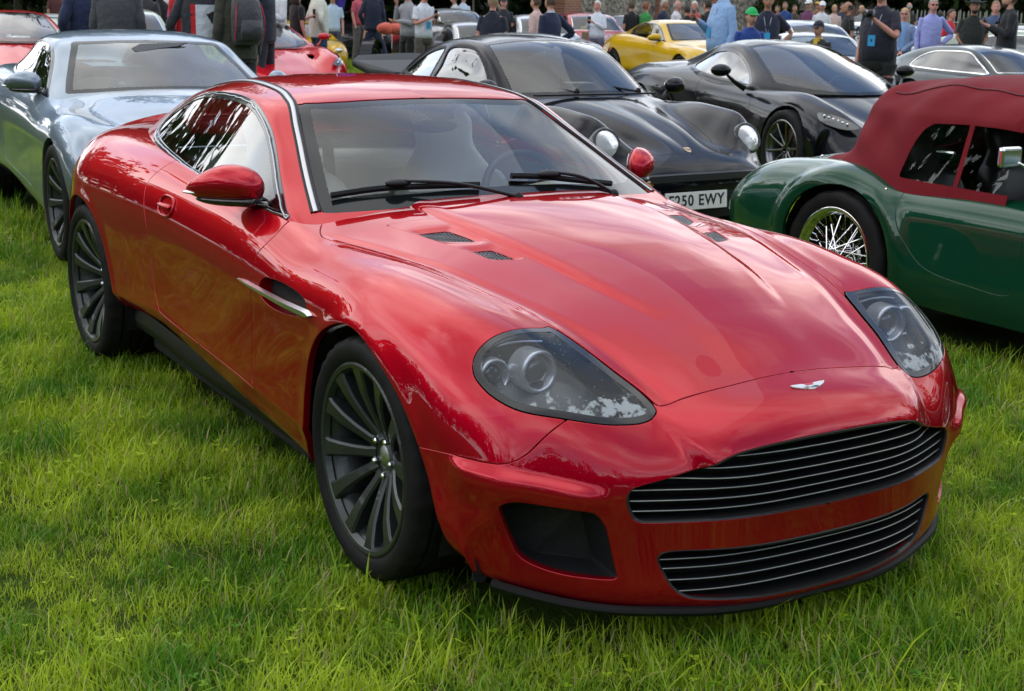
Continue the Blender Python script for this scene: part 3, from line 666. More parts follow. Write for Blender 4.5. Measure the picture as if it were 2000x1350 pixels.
def mirror_pod(parent, mat_, side, ax_in=(-.985, .738, .942), ax_out=(-1.20, .918, .934), s=1.0):
    """swept mirror housing from inner end to tip, with a black foot"""
    A = np.array(ax_in); B_ = np.array(ax_out); root = empty('door_mirror', (0, 0, 0)); root.parent = parent
    st = [(0, .020, .024, .0), (.03, .034, .038, .0), (.10, .048, .055, .004), (.25, .058, .068, .010), (.45, .060, .070, .012), (.62, .054, .064, .008), (.78, .043, .052, .0), (.90, .028, .037, -.006), (.97, .014, .020, -.010), (1.0, .003, .005, -.012)]
    ax = (B_-A); L = np.linalg.norm(ax); ax /= L; fw = np.cross(ax, [0, 0, 1]); fw *= 1 if fw[0] > 0 else -1; up = np.array([0, 0, 1.0])
    n = 28; V = []
    for t, hh, dd, dz in catmull([(a, b, c, d) for a, b, c, d in st], 3):
        c = A+ax*L*t+up*dz
        for k in range(n):
            q = 2*math.pi*k/n; cx, sz = math.cos(q), math.sin(q)
            flat = .45 if cx < 0 else 1.0
            V.append(c+fw*dd*cx*flat*s+up*hh*s*np.sign(sz)*abs(sz)**.9)
    m = len(V)//n; F = [(i*n+k, i*n+(k+1) % n, (i+1)*n+(k+1) % n, (i+1)*n+k) for i in range(m-1) for k in range(n)]+[tuple(range(n))[::-1]]
    V = np.array(V); zlim = -0.030
    S = np.array([1, side, 1])
    def fl(F): return F
    me = mesh_np('mirror_shell', V*S, F, True); o = link('mirror_shell', me, mat_, root)
    bmn = o.modifiers.new('n', 'WEIGHTED_NORMAL') if False else None
    # lower black tray and foot to the door
    t = MB(); P = [A+ax*.15*L-up*.052, A-up*.060+np.array([.0, -.02, 0]), A-up*.075+np.array([.03, -.035, -.008]), A+np.array([.06, -.055, -.085])]
    V2, F2 = g_tube(catmull(P, 5), list(np.interp(np.linspace(0, 1, 16), [0, .5, 1], [.020, .022, .030])), 12, flat=.5); t.add(V2*S, F2)
    P = [A+ax*u*L-up*(.044-.02*max(0, u-.7)) for u in (.05, .3, .6, .85)]
    V2, F2 = g_tube(catmull(P, 5), [.04, .05, .055, .055, .055, .055, .055, .055, .052, .05, .048, .044, .04, .034, .028, .02], 14, flat=.38); t.add(V2*S, F2)
    t.build('mirror_foot', M_GLOSSBLACK, root, smooth=True)
    g = MB(); c = A+ax*L*.97+fw*.004-up*.010; V2, F2 = g_ellipsoid((0, 0, 0), (.020, .042, .007), 16, 8); rot = math.atan2(ax[1], ax[0])-math.pi/2
    cr, sr = math.cos(rot), math.sin(rot); V2 = V2@np.array([[cr, sr, 0], [-sr, cr, 0], [0, 0, 1]])
    g.add((V2+(A+ax*L*.86+fw*.026-up*.020))*S, F2); g.build('indicator_lens', M_CHROME, root, smooth=True)
    gl = MB(); c = A+ax*L*.5-fw*.033
    V2, F2 = g_ellipsoid((0, 0, 0), (.004, .075, .045), 18, 8); V2 = V2@np.array([[cr, sr, 0], [-sr, cr, 0], [0, 0, 1]]); gl.add((V2+c)*S, F2); gl.build('mirror_glass', mat('mirror_face', (.8, .85, .9), .02, 1.0), root, smooth=True)
    return root
def seat(parent, x, y, m, name='seat'):
    root = empty(name, (x, y, 0)); root.parent = parent
    b = MB()
    # back with side bolsters and an integral headrest, leaning back
    sec = [(.42, .23, .06), (.55, .25, .075), (.70, .255, .08), (.82, .235, .075), (.90, .17, .06), (.97, .125, .055), (1.06, .13, .055), (1.10, .10, .045), (1.115, .04, .02)]
    n = 24; V = []
    for z, hw, hd in catmull(sec, 4):
        lean = -(z-.42)*.30
        for k in range(n):
            q = 2*math.pi*k/n; cy = math.cos(q); sx = math.sin(q)
            yy = hw*np.sign(cy)*abs(cy)**.6; bol = .055*max(0, abs(yy)/hw-.55)/.45 if z < .88 else 0
            V.append((lean+hd*np.sign(sx)*abs(sx)**.7+(bol if sx > 0 else 0), yy, z))
    mm = len(V)//n; b.add(V, [(i*n+k, (i+1)*n+k, (i+1)*n+(k+1) % n, i*n+(k+1) % n) for i in range(mm-1) for k in range(n)]+[tuple((mm-1)*n+k for k in range(n))[::-1]])
    b.build('seat_back', m, root, smooth=True)
    c = MB(); V, F = g_ellipsoid((.22, 0, .40), (.30, .25, .09), 24, 12); c.add(V, F); c.build('seat_cushion', m, root, smooth=True)
    return root
def steering_wheel(parent, loc, tilt=.5, rr=.18):
    root = empty('steering_wheel', loc); root.parent = parent
    m = MB(); th = np.linspace(0, 2*math.pi, 41)
    P = [(-math.sin(tilt)*rr*math.sin(t), rr*math.cos(t), math.cos(tilt)*rr*math.sin(t)) for t in th]
    V, F = g_tube(P, .015, 10, cap=False, up=(math.cos(tilt), 0, math.sin(tilt))); m.add(V, F)
    for a in (0, math.pi, -math.pi/2):
        V, F = g_tube([(0, 0, 0), (-math.sin(tilt)*rr*math.sin(a), rr*math.cos(a), math.cos(tilt)*rr*math.sin(a))], .012, 8); m.add(V, F)
    V, F = g_ellipsoid((.0, 0, 0), (.04, .06, .06)); m.add(V, F)
    m.build('steering_rim', mat('dark_leather', (.02, .02, .02), .5), root, smooth=True)
    return root

def build_hero():
    root = empty('sports_coupe'); tag(root, 'metallic red sports coupe on the foreground grass with cloudy headlights and a black barred grille', 'car')
    S, Hh = build_hero_shell()
    # openings
    def fa(V): return np.where(V[:, 1] > .45, np.minimum(poly_sd(xz(V), smooth_poly(ARCH_F)), poly_sd(xz(V), smooth_poly(ARCH_R))), 1.0)
    arch = smooth_poly(ARCH_F), smooth_poly(ARCH_R)
    def fa(V): return np.where(V[:, 1] > .45, np.minimum(poly_sd(xz(V), arch[0]), poly_sd(xz(V), arch[1])), 1.0)
    S = S.clip(fa(S.V), False)
    fx = lambda V: np.where(V[:, 0] > .55, 0, 1.0)
    gu = np.array(GR_U); gu = np.concatenate([catmull(gu, 4), [[-.2, .354]], [[-.2, .548]]]); gl = np.concatenate([catmull(np.array(GR_L), 4), [[-.2, .130]], [[-.2, .283]]]); ik = smooth_poly(INTK, 4)
    def f_gu(V): return np.where(V[:, 0] > .55, poly_sd(yz(V), gu), 1.0)
    def f_gl(V): return np.where(V[:, 0] > .55, poly_sd(yz(V), gl), 1.0)
    def f_ik(V): return np.where(V[:, 0] > .45, poly_sd(yz(V), ik), 1.0)
    gU, S = S.split(f_gu, 0); gL, S = S.split(f_gl, 0); iK, S = S.split(f_ik, 0)
    hl = smooth_poly(hp(np.array(HL)), 4)
    def f_hl(V): return np.where((V[:, 0] > .25) & (V[:, 2] > .5), poly_sd(hp(V), hl), 1.0)
    liner = S.clip(np.where(S.V[:, 2] > .74, poly_sd(np.stack([S.V[:, 0], S.V[:, 1]], 1), np.array([(-.70,-.2),(-.78,.5),(-.95,.66),(-1.5,.70),(-2.0,.69),(-2.4,.62),(-2.6,-.2)])), 1.0), False)
    head, S = S.split(f_hl, .006)
    liner = liner.clip(f_hl(liner.V)+.004, False); vpp = np.array(VENT); liner = liner.clip(np.where(liner.V[:, 2] > .7, poly_sd(liner.V[:, :2], vpp), 1.0), False); stp = np.array(STRK); liner = liner.clip(np.where(liner.V[:, 1] > .6, poly_sd(xz(liner.V), stp)-.01, 1.0), False)
    liner.offset(-.021).obj('inner_liner', M_VOID, root)
    hood_poly = np.array(HOOD)
    hp_s = np.concatenate([catmull(hood_poly[1:-2], 4), hood_poly[-2:], hood_poly[:1]])
    def f_hood(V): return np.where((V[:, 2] > .5), poly_sd(np.stack([V[:, 0], V[:, 1]], 1), hp_s), 1.0)
    hood, S = S.split(f_hood, .0065)
    cow = np.array([(-1.5,-.2),(-1.5,.72),(-.82,.690),(-.765,.668),(-.742,.640),(-.735,.62),(-.67,.39),(-.635,.22),(-.61,-.2)])
    cowl, S = S.split(lambda V: np.where(V[:, 2] > .7, poly_sd(np.stack([V[:, 0], V[:, 1]], 1), cow), 1.0), 0)
    zj = np.array(ZJ)
    cbp = np.array([(-.84,-.2),(-.88,.50),(-1.0,.65),(-1.5,.695),(-2.0,.675),(-2.35,.60),(-2.5,.45),(-2.55,-.2)])
    cab = lambda V: np.where(V[:, 2] > .8, poly_sd(np.stack([V[:, 0], V[:, 1]], 1), cbp), 1.0)
    S = S.clip(cab(S.V), False)
    wing, bump = S.split(lambda V: poly_sd(xz(V), zj), .005)
    sk = np.array(SKIRT)
    skirt, wing = wing.split(lambda V: np.where(V[:, 1] > .6, poly_sd(xz(V), sk), 1.0), 0)
    dr = smooth_poly(DOOR, 3)
    door, wing = wing.split(lambda V: np.where(V[:, 1] > .45, poly_sd(xz(V), dr), 1.0), .006)
    fw, rear = wing.split(lambda V: V[:, 0]*-1-1.3, 0)
    # strake recess in the front wing
    sp = smooth_poly(STRK, 4); f_st = lambda V: np.where(V[:, 1] > .6, poly_sd(xz(V), sp), 1.0)
    _, fw = fw.split(f_st, 0); _, door = door.split(f_st, 0)
    not_mid = lambda P: P[:, 1] > 1e-4
    for p, nm in ((fw, 'front_wing'), (rear, 'rear_quarter')):
        q = p.lipped(.02, .0022, lambda P: (np.abs(P[:, 0]+1.3) > 1e-4) & (P[:, 1] > 1e-4) & (P[:, 0] > -3.58))
        q.obj(nm, M_RED, root, 1); q.obj(nm, M_RED, root, -1)
    q = door.lipped(.02, .0022, not_mid); dro = [q.obj('door', M_RED, root, 1), q.obj('door', M_RED, root, -1)]
    bump.lipped(.018, .003, not_mid).obj('bumper', M_RED, root)
    skirt.offset(-.012).obj('side_skirt', M_BLACK, root, 1); skirt.offset(-.012).obj('side_skirt', M_BLACK, root, -1)
    for s in (1, -1):
        k = MB()
        P = [(-2.28, .765, .265), (-1.95, .785, .285), (-1.5, .765, .25), (-1.1, .74, .23), (-.36, .70, .20)]; Q = catmull(P, 6)
        V = []
        for p in Q: V += [(p[0], s*(p[1]+.035), p[2]+.03), (p[0], s*(p[1]+.045), p[2]-.01), (p[0], s*(p[1]+.035), p[2]-.05), (p[0], s*(p[1]-.06), p[2]-.065)]
        n = len(Q); k.add(V, [(4*i+j, 4*i+j+1, 4*i+j+5, 4*i+j+4)[::s] for i in range(n-1) for j in range(3)]); k.build('sill_skirt', M_BLACK, root, smooth=True)
    cowl = cowl.clip(cab(cowl.V), False); cowl.offset(-.006).obj('scuttle', M_BLACK, root)
    # hood with vents
    vp = smooth_poly(VENT, 4); v1 = smooth_poly(VO1, 4); v2 = smooth_poly(VO2, 4)
    fv = lambda V: poly_sd(np.stack([V[:, 0], V[:, 1]], 1), vp)
    vent, hood = hood.split(fv, .0025)
    hd = hood.lipped(.015, .0025, not_mid).obj('bonnet', M_RED, root)
    f1 = lambda V: poly_sd(np.stack([V[:, 0], V[:, 1]], 1), v1); f2 = lambda V: poly_sd(np.stack([V[:, 0], V[:, 1]], 1), v2)
    # the panel dips towards each mesh opening from its rear side
    def dip(p):
        V = p.V.copy()
        for poly, f in ((v1, f1), (v2, f2)):
            d = f(V); c = poly.mean(0); rearward = 1.0; inb = sstep(V[:, 1], .33, .40)
            dd = .006*np.exp(-(np.clip(d, 0, 1)/.022)**2)*rearward
            V = V-np.array([0, 0, 1])*(dd*sstep(-fv(p.V), .002, .014))[:, None]
        e1 = p.V.copy(); p2 = Piece(V, p.N, p.F); return p2
    vent = dip(vent)
    # fresh normals after the dip
    def renorm(p):
        n = np.zeros_like(p.V)
        for F in p.F:
            a, b, c = p.V[F[0]], p.V[F[1]], p.V[F[2]]; m = np.cross(b-a, c-a)
            for i in F: n[i] += m
        l = np.linalg.norm(n, axis=1, keepdims=True); p.N = np.where(l > 1e-12, n/(l+1e-15), p.N); return p
    o1, vent = vent.split(f1, 0); o2, vent = vent.split(f2, 0); vent = renorm(vent)
    vl = vent.lipped(.018, .0015)
    M_MESH = mat('vent_mesh_metal', (.22, .22, .23), .25, 1.0)
    for s in (1, -1):
        vo = vl.obj('bonnet_vent', M_RED, root, s)
        for o_, poly in ((o1, v1), (o2, v2)):
            rng = np.random.default_rng(3); mm = MB(); x0, y0 = poly.min(0); x1, y1 = poly.max(0)
            zt = lambda x, y: float(o_.V[np.argmin((o_.V[:, 0]-x)**2+(o_.V[:, 1]-y)**2), 2])-.0035
            # woven mesh: wires both ways, clipped to the opening
            stepm = .0065; cx, cy = poly.mean(0); tt = np.arange(-.16, .16, .006); kk = np.arange(-28, 29)
            A_, T_ = np.meshgrid(kk*stepm, tt, indexing='ij')
            for fam in (0, 1):
                sg = 1 if fam else -1
                X = cx+A_*.7+sg*T_*.7; Y = cy+T_*.7-sg*A_*.7
                IN = (poly_sd(np.stack([X.ravel(), Y.ravel()], 1), poly) < .004).reshape(X.shape)
                for i in range(len(kk)):
                    w_ = np.flatnonzero(IN[i])
                    if len(w_) < 2: continue
                    pts = [(X[i, j], Y[i, j]) for j in w_]; zz = zt(*pts[0]), zt(*pts[-1]); L = len(pts)
                    P3 = [(p[0], p[1]*s, zz[0]+(zz[1]-zz[0])*j/(L-1)+(.0016 if (i+j+fam) % 2 else -.0016)) for j, p in enumerate(pts)]
                    V, F = g_tube(P3, .0011, 4, cap=False); mm.add(V, F)
            mm.build('vent_mesh', M_MESH, vo, smooth=True)
            b = o_.offset(0); bv = Piece(b.V-np.array([0, 0, .035]), b.N, b.F); bv.obj('vent_floor', M_VOID, vo, s)
    # dark liner just under the whole skin so no gap shows daylight
    # windscreen, roof, side glass
    ws = smooth_poly(WS, 3)
    f_ws = lambda V: np.where((V[:, 0] > -1.34), poly_sd(np.stack([V[:, 0], V[:, 1]], 1), ws), 1.0)
    scr, Hr = Hh.split(f_ws, .004)
    wi = smooth_poly(WIN, 4); f_wi = lambda V: np.where((V[:, 1] > .5) | (V[:, 0] < -1.9), poly_sd(xz(V), wi), 1.0)
    win, Hr = Hr.split(f_wi, .0)
    # rear screen
    rs = np.array([(-2.42,-.2),(-2.42,.30),(-2.46,.335),(-2.9,.30),(-3.28,.27),(-3.30,-.2)])
    rscr, Hr = Hr.split(lambda V: np.where(V[:, 2] > .9, poly_sd(np.stack([V[:, 0], V[:, 1]], 1), rs), 1.0), .006)
    Hr = Hr.clip(.80-Hr.V[:, 2])
    Hr.offset(-.014).obj('headliner', M_LINER, root)
    roof = Hr.lipped(.015, .002, lambda P: (P[:, 1] > 1e-4) & (P[:, 2] > .86)); roof.obj('roof', M_RED, root)
    band, clear = scr.split(lambda V: -(poly_sd(np.stack([V[:, 0], V[:, 1]], 1), smooth_poly([(-1.285,.435),(-1.24,.458),(-1.1,.500),(-.93,.55),(-.84,.575),(-.80,.575),(-.745,.50),(-.70,.38),(-.675,.22),(-.665,0),(-.665,-.2),(-1.24,-.2),(-1.24,0),(-1.245,.2),(-1.262,.38)], 3))), 0)
    # sensor patch drops below the top band at the middle
    wsc = clear.offset(-.003).obj('windscreen', M_GLASS, root); band.offset(-.003).obj('windscreen_border', M_BAND, wsc)
    V, F = g_prism([(0,.07),(-.02,.10),(-.09,.10),(-.13,.08),(-.135,.0),(-.135,-.06),(-.06,-.075),(0,-.05)][::-1], -.004, .004); m_ = MB()
    mp = MB(); pts = [(-1.235,-.11),(-1.19,-.06),(-1.13,-.045),(-1.115,.0),(-1.13,.045),(-1.19,.07),(-1.235,.13)]
    P_, n_ = surf_pts(clear.mirrored(), lambda V: V[:, :2], pts); mp.add(P_-n_*.008, [tuple(range(len(P_)))]); mp.build('sensor_cover', M_BAND, wsc)
    rscr.offset(-.003).obj('rear_window', M_SIDEGLASS, root)
    win = fit_flat(win); trim, glass = win.split(lambda V: -(poly_sd(xz(V), wi)+.020), 0)
    fdiv = lambda V: (V[:, 0]+1.862)+ (1.173-V[:, 2])*.42
    gd, gq = glass.split(fdiv, .006)
    for s in (1, -1):
        tr_ = trim.offset(.001).lipped(.008, .002).obj('window_surround', M_GLOSSBLACK, root, s)
        gd.offset(-.004).obj('quarter_window', M_SIDEGLASS, root, s); gq.offset(-.004).obj('door_window', M_SIDEGLASS, root, s)
    # bright line in the surround
    A_ = catmull(np.array(WIN), 5, True)
    ctr = []
    inner = [p for p in A_]
    # offset inwards by 9 mm
    A2 = np.array(inner); T = np.roll(A2, -1, 0)-np.roll(A2, 1, 0); T /= np.linalg.norm(T, axis=1, keepdims=True); nrm = np.stack([T[:, 1], -T[:, 0]], 1)
    cand = A2+nrm*.010; sgn = 1 if np.median(poly_sd(cand, A2)) < 0 else -1; A3 = A2+nrm*.010*sgn
    P_, n_ = surf_pts(trim, xz, A3)
    for s in (1, -1):
        mm = MB(); V, F = g_tube((P_+n_*.0015)*np.array([1, s, 1]), .0042, 8, cap=False); mm.add(V, F); mm.build('window_bright_strip', mat('dark_chrome', (.35, .36, .38), .18, 1.0), root, smooth=True)
    # roof rail mouldings: satin strip plus black seal from scuttle to roof
    line = [(-.758,.652),(-.80,.643),(-.90,.616),(-1.02,.582),(-1.12,.553),(-1.21,.527),(-1.29,.502),(-1.36,.484),(-1.44,.467),(-1.52,.452),(-1.62,.443),(-1.75,.438),(-1.9,.433),(-2.1,.425),(-2.3,.410),(-2.5,.388)]
    L3 = catmull(np.array(line), 4); P_, n_ = surf_pts(Hh, xy, L3)
    # ensure monotone smoothness of the lifted line
    for _ in range(3): P_[1:-1] = (P_[:-2]+2*P_[1:-1]+P_[2:])/4
    hood_tip_strip(P_, n_, 0, .001, .017, M_SATIN, 'roof_moulding', root)
    hood_tip_strip(P_, n_, .0125, .0005, .008, M_BLACK, 'moulding_seal', root); hood_tip_strip(P_, n_, -.0135, .0005, .009, M_BLACK, 'moulding_seal', root)
    # joint between pillar and wing is a real step: fine black line
    # headlights
    rim, lens = head.split(lambda V: -(poly_sd(hp(V), hl)+.019), 0)
    M_LENS = mat('headlight_lens', (1, 1, 1), .0)
    nt = M_LENS.node_tree; nt.nodes.clear(); N_ = nt.nodes; Lk = nt.links
    out = N_.new('ShaderNodeOutputMaterial'); trn = N_.new('ShaderNodeBsdfTransparent'); trn.inputs[0].default_value = (.86, .88, .9, 1)
    glo = N_.new('ShaderNodeBsdfGlossy'); glo.inputs['Roughness'].default_value = .03
    fr = N_.new('ShaderNodeFresnel'); fr.inputs[0].default_value = 1.42; dif = N_.new('ShaderNodeBsdfDiffuse'); dif.inputs[0].default_value = (.42, .46, .48, 1)
    tc = N_.new('ShaderNodeTexCoord'); sx = N_.new('ShaderNodeSeparateXYZ'); Lk.new(tc.outputs['Object'], sx.inputs[0])
    no = N_.new('ShaderNodeTexNoise'); no.inputs['Scale'].default_value = 30; no.inputs['Detail'].default_value = 9; no.inputs['Roughness'].default_value = .62; Lk.new(tc.outputs['Object'], no.inputs['Vector'])
    # condensation gathers low in the lens: band by height, ragged by noise
    mr = N_.new('ShaderNodeMapRange'); mr.inputs[1].default_value = .675; mr.inputs[2].default_value = .612; mr.inputs[3].default_value = -.16; mr.inputs[4].default_value = .13; Lk.new(sx.outputs['Z'], mr.inputs[0])
    sx2 = N_.new('ShaderNodeMapRange'); sx2.inputs[1].default_value = .50; sx2.inputs[2].default_value = .60; sx2.inputs[3].default_value = -.2; sx2.inputs[4].default_value = 0; Lk.new(sx.outputs['X'], sx2.inputs[0])
    ad = N_.new('ShaderNodeMath'); Lk.new(no.outputs['Fac'], ad.inputs[0]); Lk.new(mr.outputs[0], ad.inputs[1])
    ad2 = N_.new('ShaderNodeMath'); Lk.new(ad.outputs[0], ad2.inputs[0]); Lk.new(sx2.outputs[0], ad2.inputs[1])
    st = N_.new('ShaderNodeMapRange'); st.inputs[1].default_value = .57; st.inputs[2].default_value = .64; st.inputs[4].default_value = .72; Lk.new(ad2.outputs[0], st.inputs[0])
    vo = N_.new('ShaderNodeTexVoronoi'); vo.inputs['Scale'].default_value = 95; Lk.new(tc.outputs['Object'], vo.inputs['Vector'])
    dr_ = N_.new('ShaderNodeMapRange'); dr_.inputs[1].default_value = .16; dr_.inputs[2].default_value = .12; dr_.inputs[4].default_value = .45; Lk.new(vo.outputs['Distance'], dr_.inputs[0])
    n3 = N_.new('ShaderNodeTexNoise'); n3.inputs['Scale'].default_value = 14; Lk.new(tc.outputs['Object'], n3.inputs['Vector'])
    g3 = N_.new('ShaderNodeMath'); g3.operation = 'GREATER_THAN'; g3.inputs[1].default_value = .53; Lk.new(n3.outputs['Fac'], g3.inputs[0])
    ml = N_.new('ShaderNodeMath'); ml.operation = 'MULTIPLY'; Lk.new(dr_.outputs[0], ml.inputs[0]); Lk.new(g3.outputs[0], ml.inputs[1])
    mx = N_.new('ShaderNodeMath'); mx.operation = 'MAXIMUM'; Lk.new(st.outputs[0], mx.inputs[0]); Lk.new(ml.outputs[0], mx.inputs[1])
    mxx = N_.new('ShaderNodeMath'); mxx.operation = 'MAXIMUM'; mxx.inputs[1].default_value = .02; Lk.new(mx.outputs[0], mxx.inputs[0])
    a1 = N_.new('ShaderNodeMixShader'); Lk.new(mxx.outputs[0], a1.inputs[0]); Lk.new(trn.outputs[0], a1.inputs[1]); Lk.new(dif.outputs[0], a1.inputs[2])
    a2 = N_.new('ShaderNodeMixShader'); Lk.new(fr.outputs[0], a2.inputs[0]); Lk.new(a1.outputs[0], a2.inputs[1]); Lk.new(glo.outputs[0], a2.inputs[2]); Lk.new(a2.outputs[0], out.inputs[0])
    M_HOUSE = mat('headlight_housing', (.09, .10, .11), .35, .3)
    # lamp positions: along two rays of the lamp bowl
    for s in (1, -1):
        ho = rim.offset(.0005).lipped(.012, .0015).obj('headlight', M_GLOSSBLACK, root, s)
        lens.offset(-.0005).obj('headlight_lens', M_LENS, ho, s)
        L = loop_of(lens, lambda V: poly_sd(hp(V), hl)+.019, 1e-3)
        P = lens.V[L]; dv = np.array([-.62, -.10, -.42])
        V, F, capi = bowl(P, None, dv, .085, .80, steps=4); mm = MB(); S3 = np.array([1, s, 1])
        F = F+[tuple(capi)]
        mm.add(V*S3, F); mm.build('lamp_housing', M_HOUSE, ho, smooth=False)
        c0 = P.mean(0)
        for (cx, cy, cz, rr) in ((.430, .700, .655, .040), (.475, .600, .665, .048)):
            q = MB(); V, F = g_lathe([(rr*1.12, -.055), (rr*1.15, .0), (rr*1.02, .012), (rr*.92, .004), (rr*.86, -.014), (rr*.72, -.020), (rr*.66, -.012)], 40, 'x')
            tilt = np.array([[math.cos(-.10), -math.sin(-.10), 0], [math.sin(-.10), math.cos(-.10), 0], [0, 0, 1]])
            q.add((V@tilt.T+np.array([cx, cy, cz]))*S3, F); q.build('lamp_bezel', mat('lamp_silver', (.72, .75, .80), .32, .7), ho, smooth=True)
            q = MB(); V, F = g_ellipsoid((0, 0, 0), (rr*.35, rr*.68, rr*.68), 24, 12); q.add((V+np.array([cx-.014, cy, cz]))*S3, F); q.build('projector_lens', mat('projector_glass', (.10, .12, .13), .03, .3, coat=1.0), ho, smooth=True)
        # reflector strip with teeth along the rear edge
        q = MB(); st_pts = [(.415, .755, .690), (.402, .715, .722), (.396, .66, .735), (.392, .60, .735), (.395, .545, .730)]
        Pq = catmull(np.array(st_pts), 6); Pq[:, 2] -= .010; Pq[:, 0] += .008
        V, F = g_tube(Pq*S3, .0035, 6); q.add(V, F)
        for t in Pq[::4]: V, F = g_box((t[0]-.010, t[1]*s, t[2]+.010), (.006, .003, .022)); q.add(V, F)
        q.build('side_light_strip', mat('lamp_silver', (.72, .75, .80), .32, .7), ho)
    # grilles
    M_BAR = mat('grille_bar_bright', (.34, .35, .34), .32, 1.0); M_GBK = mat('grille_black', (.008, .008, .009), .5)
    def shell_row(piece, z, inset):
        """points of an opening patch at height z from outer end to the centre"""
        ys = []
        V = piece.V; m = np.abs(V[:, 2]-z) < .006; 
        if m.sum() < 4: return None
        yy = V[m][:, 1]; ymax = yy.max()
        t = np.linspace(ymax-.004, 0, 26); xx = [np.median(V[m][np.argsort(np.abs(yy-q))[:6], 0]) for q in t]
        xx = np.poly1d(np.polyfit(t, xx, 6))(t)
        return np.stack([xx-inset, t, np.full(26, z)], 1)
    for piece, nm, zs, f in ((gU, 'upper_grille', [.388, .414, .440, .466, .492, .518], f_gu), (gL, 'lower_grille', [.178, .208, .238, .2615], f_gl)):
        G0 = empty(nm, (0, 0, 0)); G0.parent = root
        # rubber surround
        L = loop_of(piece, f, 1e-3); P = piece.V[L]; n_ = piece.N[L]
        P = P[np.argsort(np.arctan2(P[:, 2]-P[:, 2].mean(), P[:, 1]-.12))]
        half = piece.boundary()[0]; ids = [i for i in half if abs(f(piece.V[[i]])[0]) < 1e-3]
        Ph = piece.V[ids]
        # order along the half loop from top centre to bottom centre
        a = np.argsort(-np.arctan2(Ph[:, 2]-.5*(Ph[:, 2].max()+Ph[:, 2].min()), Ph[:, 1]-.15))
        Ph = Ph[a]
        top = Ph[Ph[:, 1] < .004]
        full = np.concatenate([Ph, (Ph*np.array([1, -1, 1]))[::-1]])
        q = MB(); c = full.mean(0)
        inn = full-np.array([.010, 0, 0]); cen = np.array([c[0], 0, .5*(full[:, 2].max()+full[:, 2].min())])
        d = np.stack([np.zeros(len(full)), cen[1]-full[:, 1]*.25, cen[2]-full[:, 2]], 1); d /= np.linalg.norm(d, axis=1, keepdims=True)+1e-9
        rings = [full-np.array([.002, 0, 0]), full+d*.004+np.array([.0015, 0, 0]), full+d*.010-np.array([.0, 0, 0]), full+d*.012-np.array([.010, 0, 0]), full+d*.013-np.array([.075, 0, 0])]
        m = len(full); V = np.concatenate(rings); F = [(k*m+i, k*m+(i+1) % m, (k+1)*m+(i+1) % m, (k+1)*m+i) for k in range(4) for i in range(m)]
        q.add(V, F); q.build('grille_surround', mat('surround_rubber', (.014, .014, .015), .42), G0, smooth=True, auto=50)
        bk = Piece(piece.V-np.array([.072, 0, 0]), piece.N, piece.F); bk.obj('grille_backing', M_VOID, G0)
        for z in zs:
            row = shell_row(piece, z, .016)
            if row is None: continue
            full_r = np.concatenate([row*np.array([1, -1, 1]), row[::-1][1:]])
            q = MB(); V = np.concatenate([full_r, full_r+np.array([-.045, 0, -.003]), full_r+np.array([-.045, 0, -.007]), full_r+np.array([0, 0, -.005])]); m = len(full_r)
            F = [(k*m+i, k*m+i+1, ((k+1) % 4)*m+i+1, ((k+1) % 4)*m+i) for k in range(4) for i in range(m-1)]
            q.add(V, F); b_ = q.build('grille_bar', M_GBK, G0)
            q = MB(); V, F = g_tube(full_r+np.array([.002, 0, -.002]), .0020, 6); q.add(V, F); q.build('bar_bright_edge', M_BAR, b_, smooth=True)
    # outer intakes
    for s in (1, -1):
        L = loop_of(iK, f_ik, 1e-3); P = iK.V[L]
        V, F, capi = bowl(P, None, (-1, -.18, .0), .12, .90, steps=4)
        V = np.array(V); q = MB(); S3 = np.array([1, s, 1])
        q.add(V*S3, [f if s < 0 else f[::-1] for f in F]); iv = q.build('intake_duct', mat('duct_plastic', (.016, .017, .019), .35), root, smooth=True, auto=40)
        q = MB(); q.add((V[capi])*S3, [tuple(range(len(capi)))]); q.build('intake_mesh', mat('intake_mesh', (.006, .007, .007), .6, bump=(500, .6, .002)), iv)
    # splitter blade
    q = MB(); rows = hero_body_rows()[-2]; edge = catmull(rows[:10], 4); n = len(edge)
    o = np.gradient(edge, axis=0); o = np.stack([o[:, 1], -o[:, 0], np.zeros(n)], 1); o /= np.linalg.norm(o, axis=1, keepdims=True)
    A = edge+o*(np.clip((edge[:, 1:2]-.45)/.25, -2.6, .8)*.012)+np.array([0, 0, .006]); rings = [A+np.array([0, 0, .0]), A+o*.010+np.array([0, 0, -.006]), A+o*.012+np.array([0, 0, -.014]), A+o*.002+np.array([0, 0, -.026]), A-o*.10+np.array([0, 0, -.036])]
    for s in (1, -1):
        V = np.concatenate(rings)*np.array([1, s, 1]); F = [(k*n+i, k*n+i+1, (k+1)*n+i+1, (k+1)*n+i)[::s] for k in range(4) for i in range(n-1)]; q.add(V, F)
    q.build('front_splitter', M_BLACK, root, smooth=True, auto=40)
    # side strake, recess behind it
    for s in (1, -1):
        S3 = np.array([1, s, 1]); base_z = sp
        P_, n_ = surf_pts(fw, xz, sp)
        P_ = np.stack([sp[:, 0], P_[:, 1], sp[:, 1]], 1)
        V, F, capi = bowl(P_, None, (-.25, -1, .0), .055, .92, steps=4); q = MB(); V = np.array(V)
        q.add(V*S3, [f if s > 0 else f[::-1] for f in F]); d_ = q.build('wing_vent', M_RED, root, smooth=True)
        q = MB(); q.add((V[capi]+np.array([0, .012, 0]))*S3, [tuple(range(len(capi)))[::-1]]); q.build('vent_mesh_panel', mat('black_mesh', (.008, .008, .008), .4, bump=(300, 1, .004)), d_)
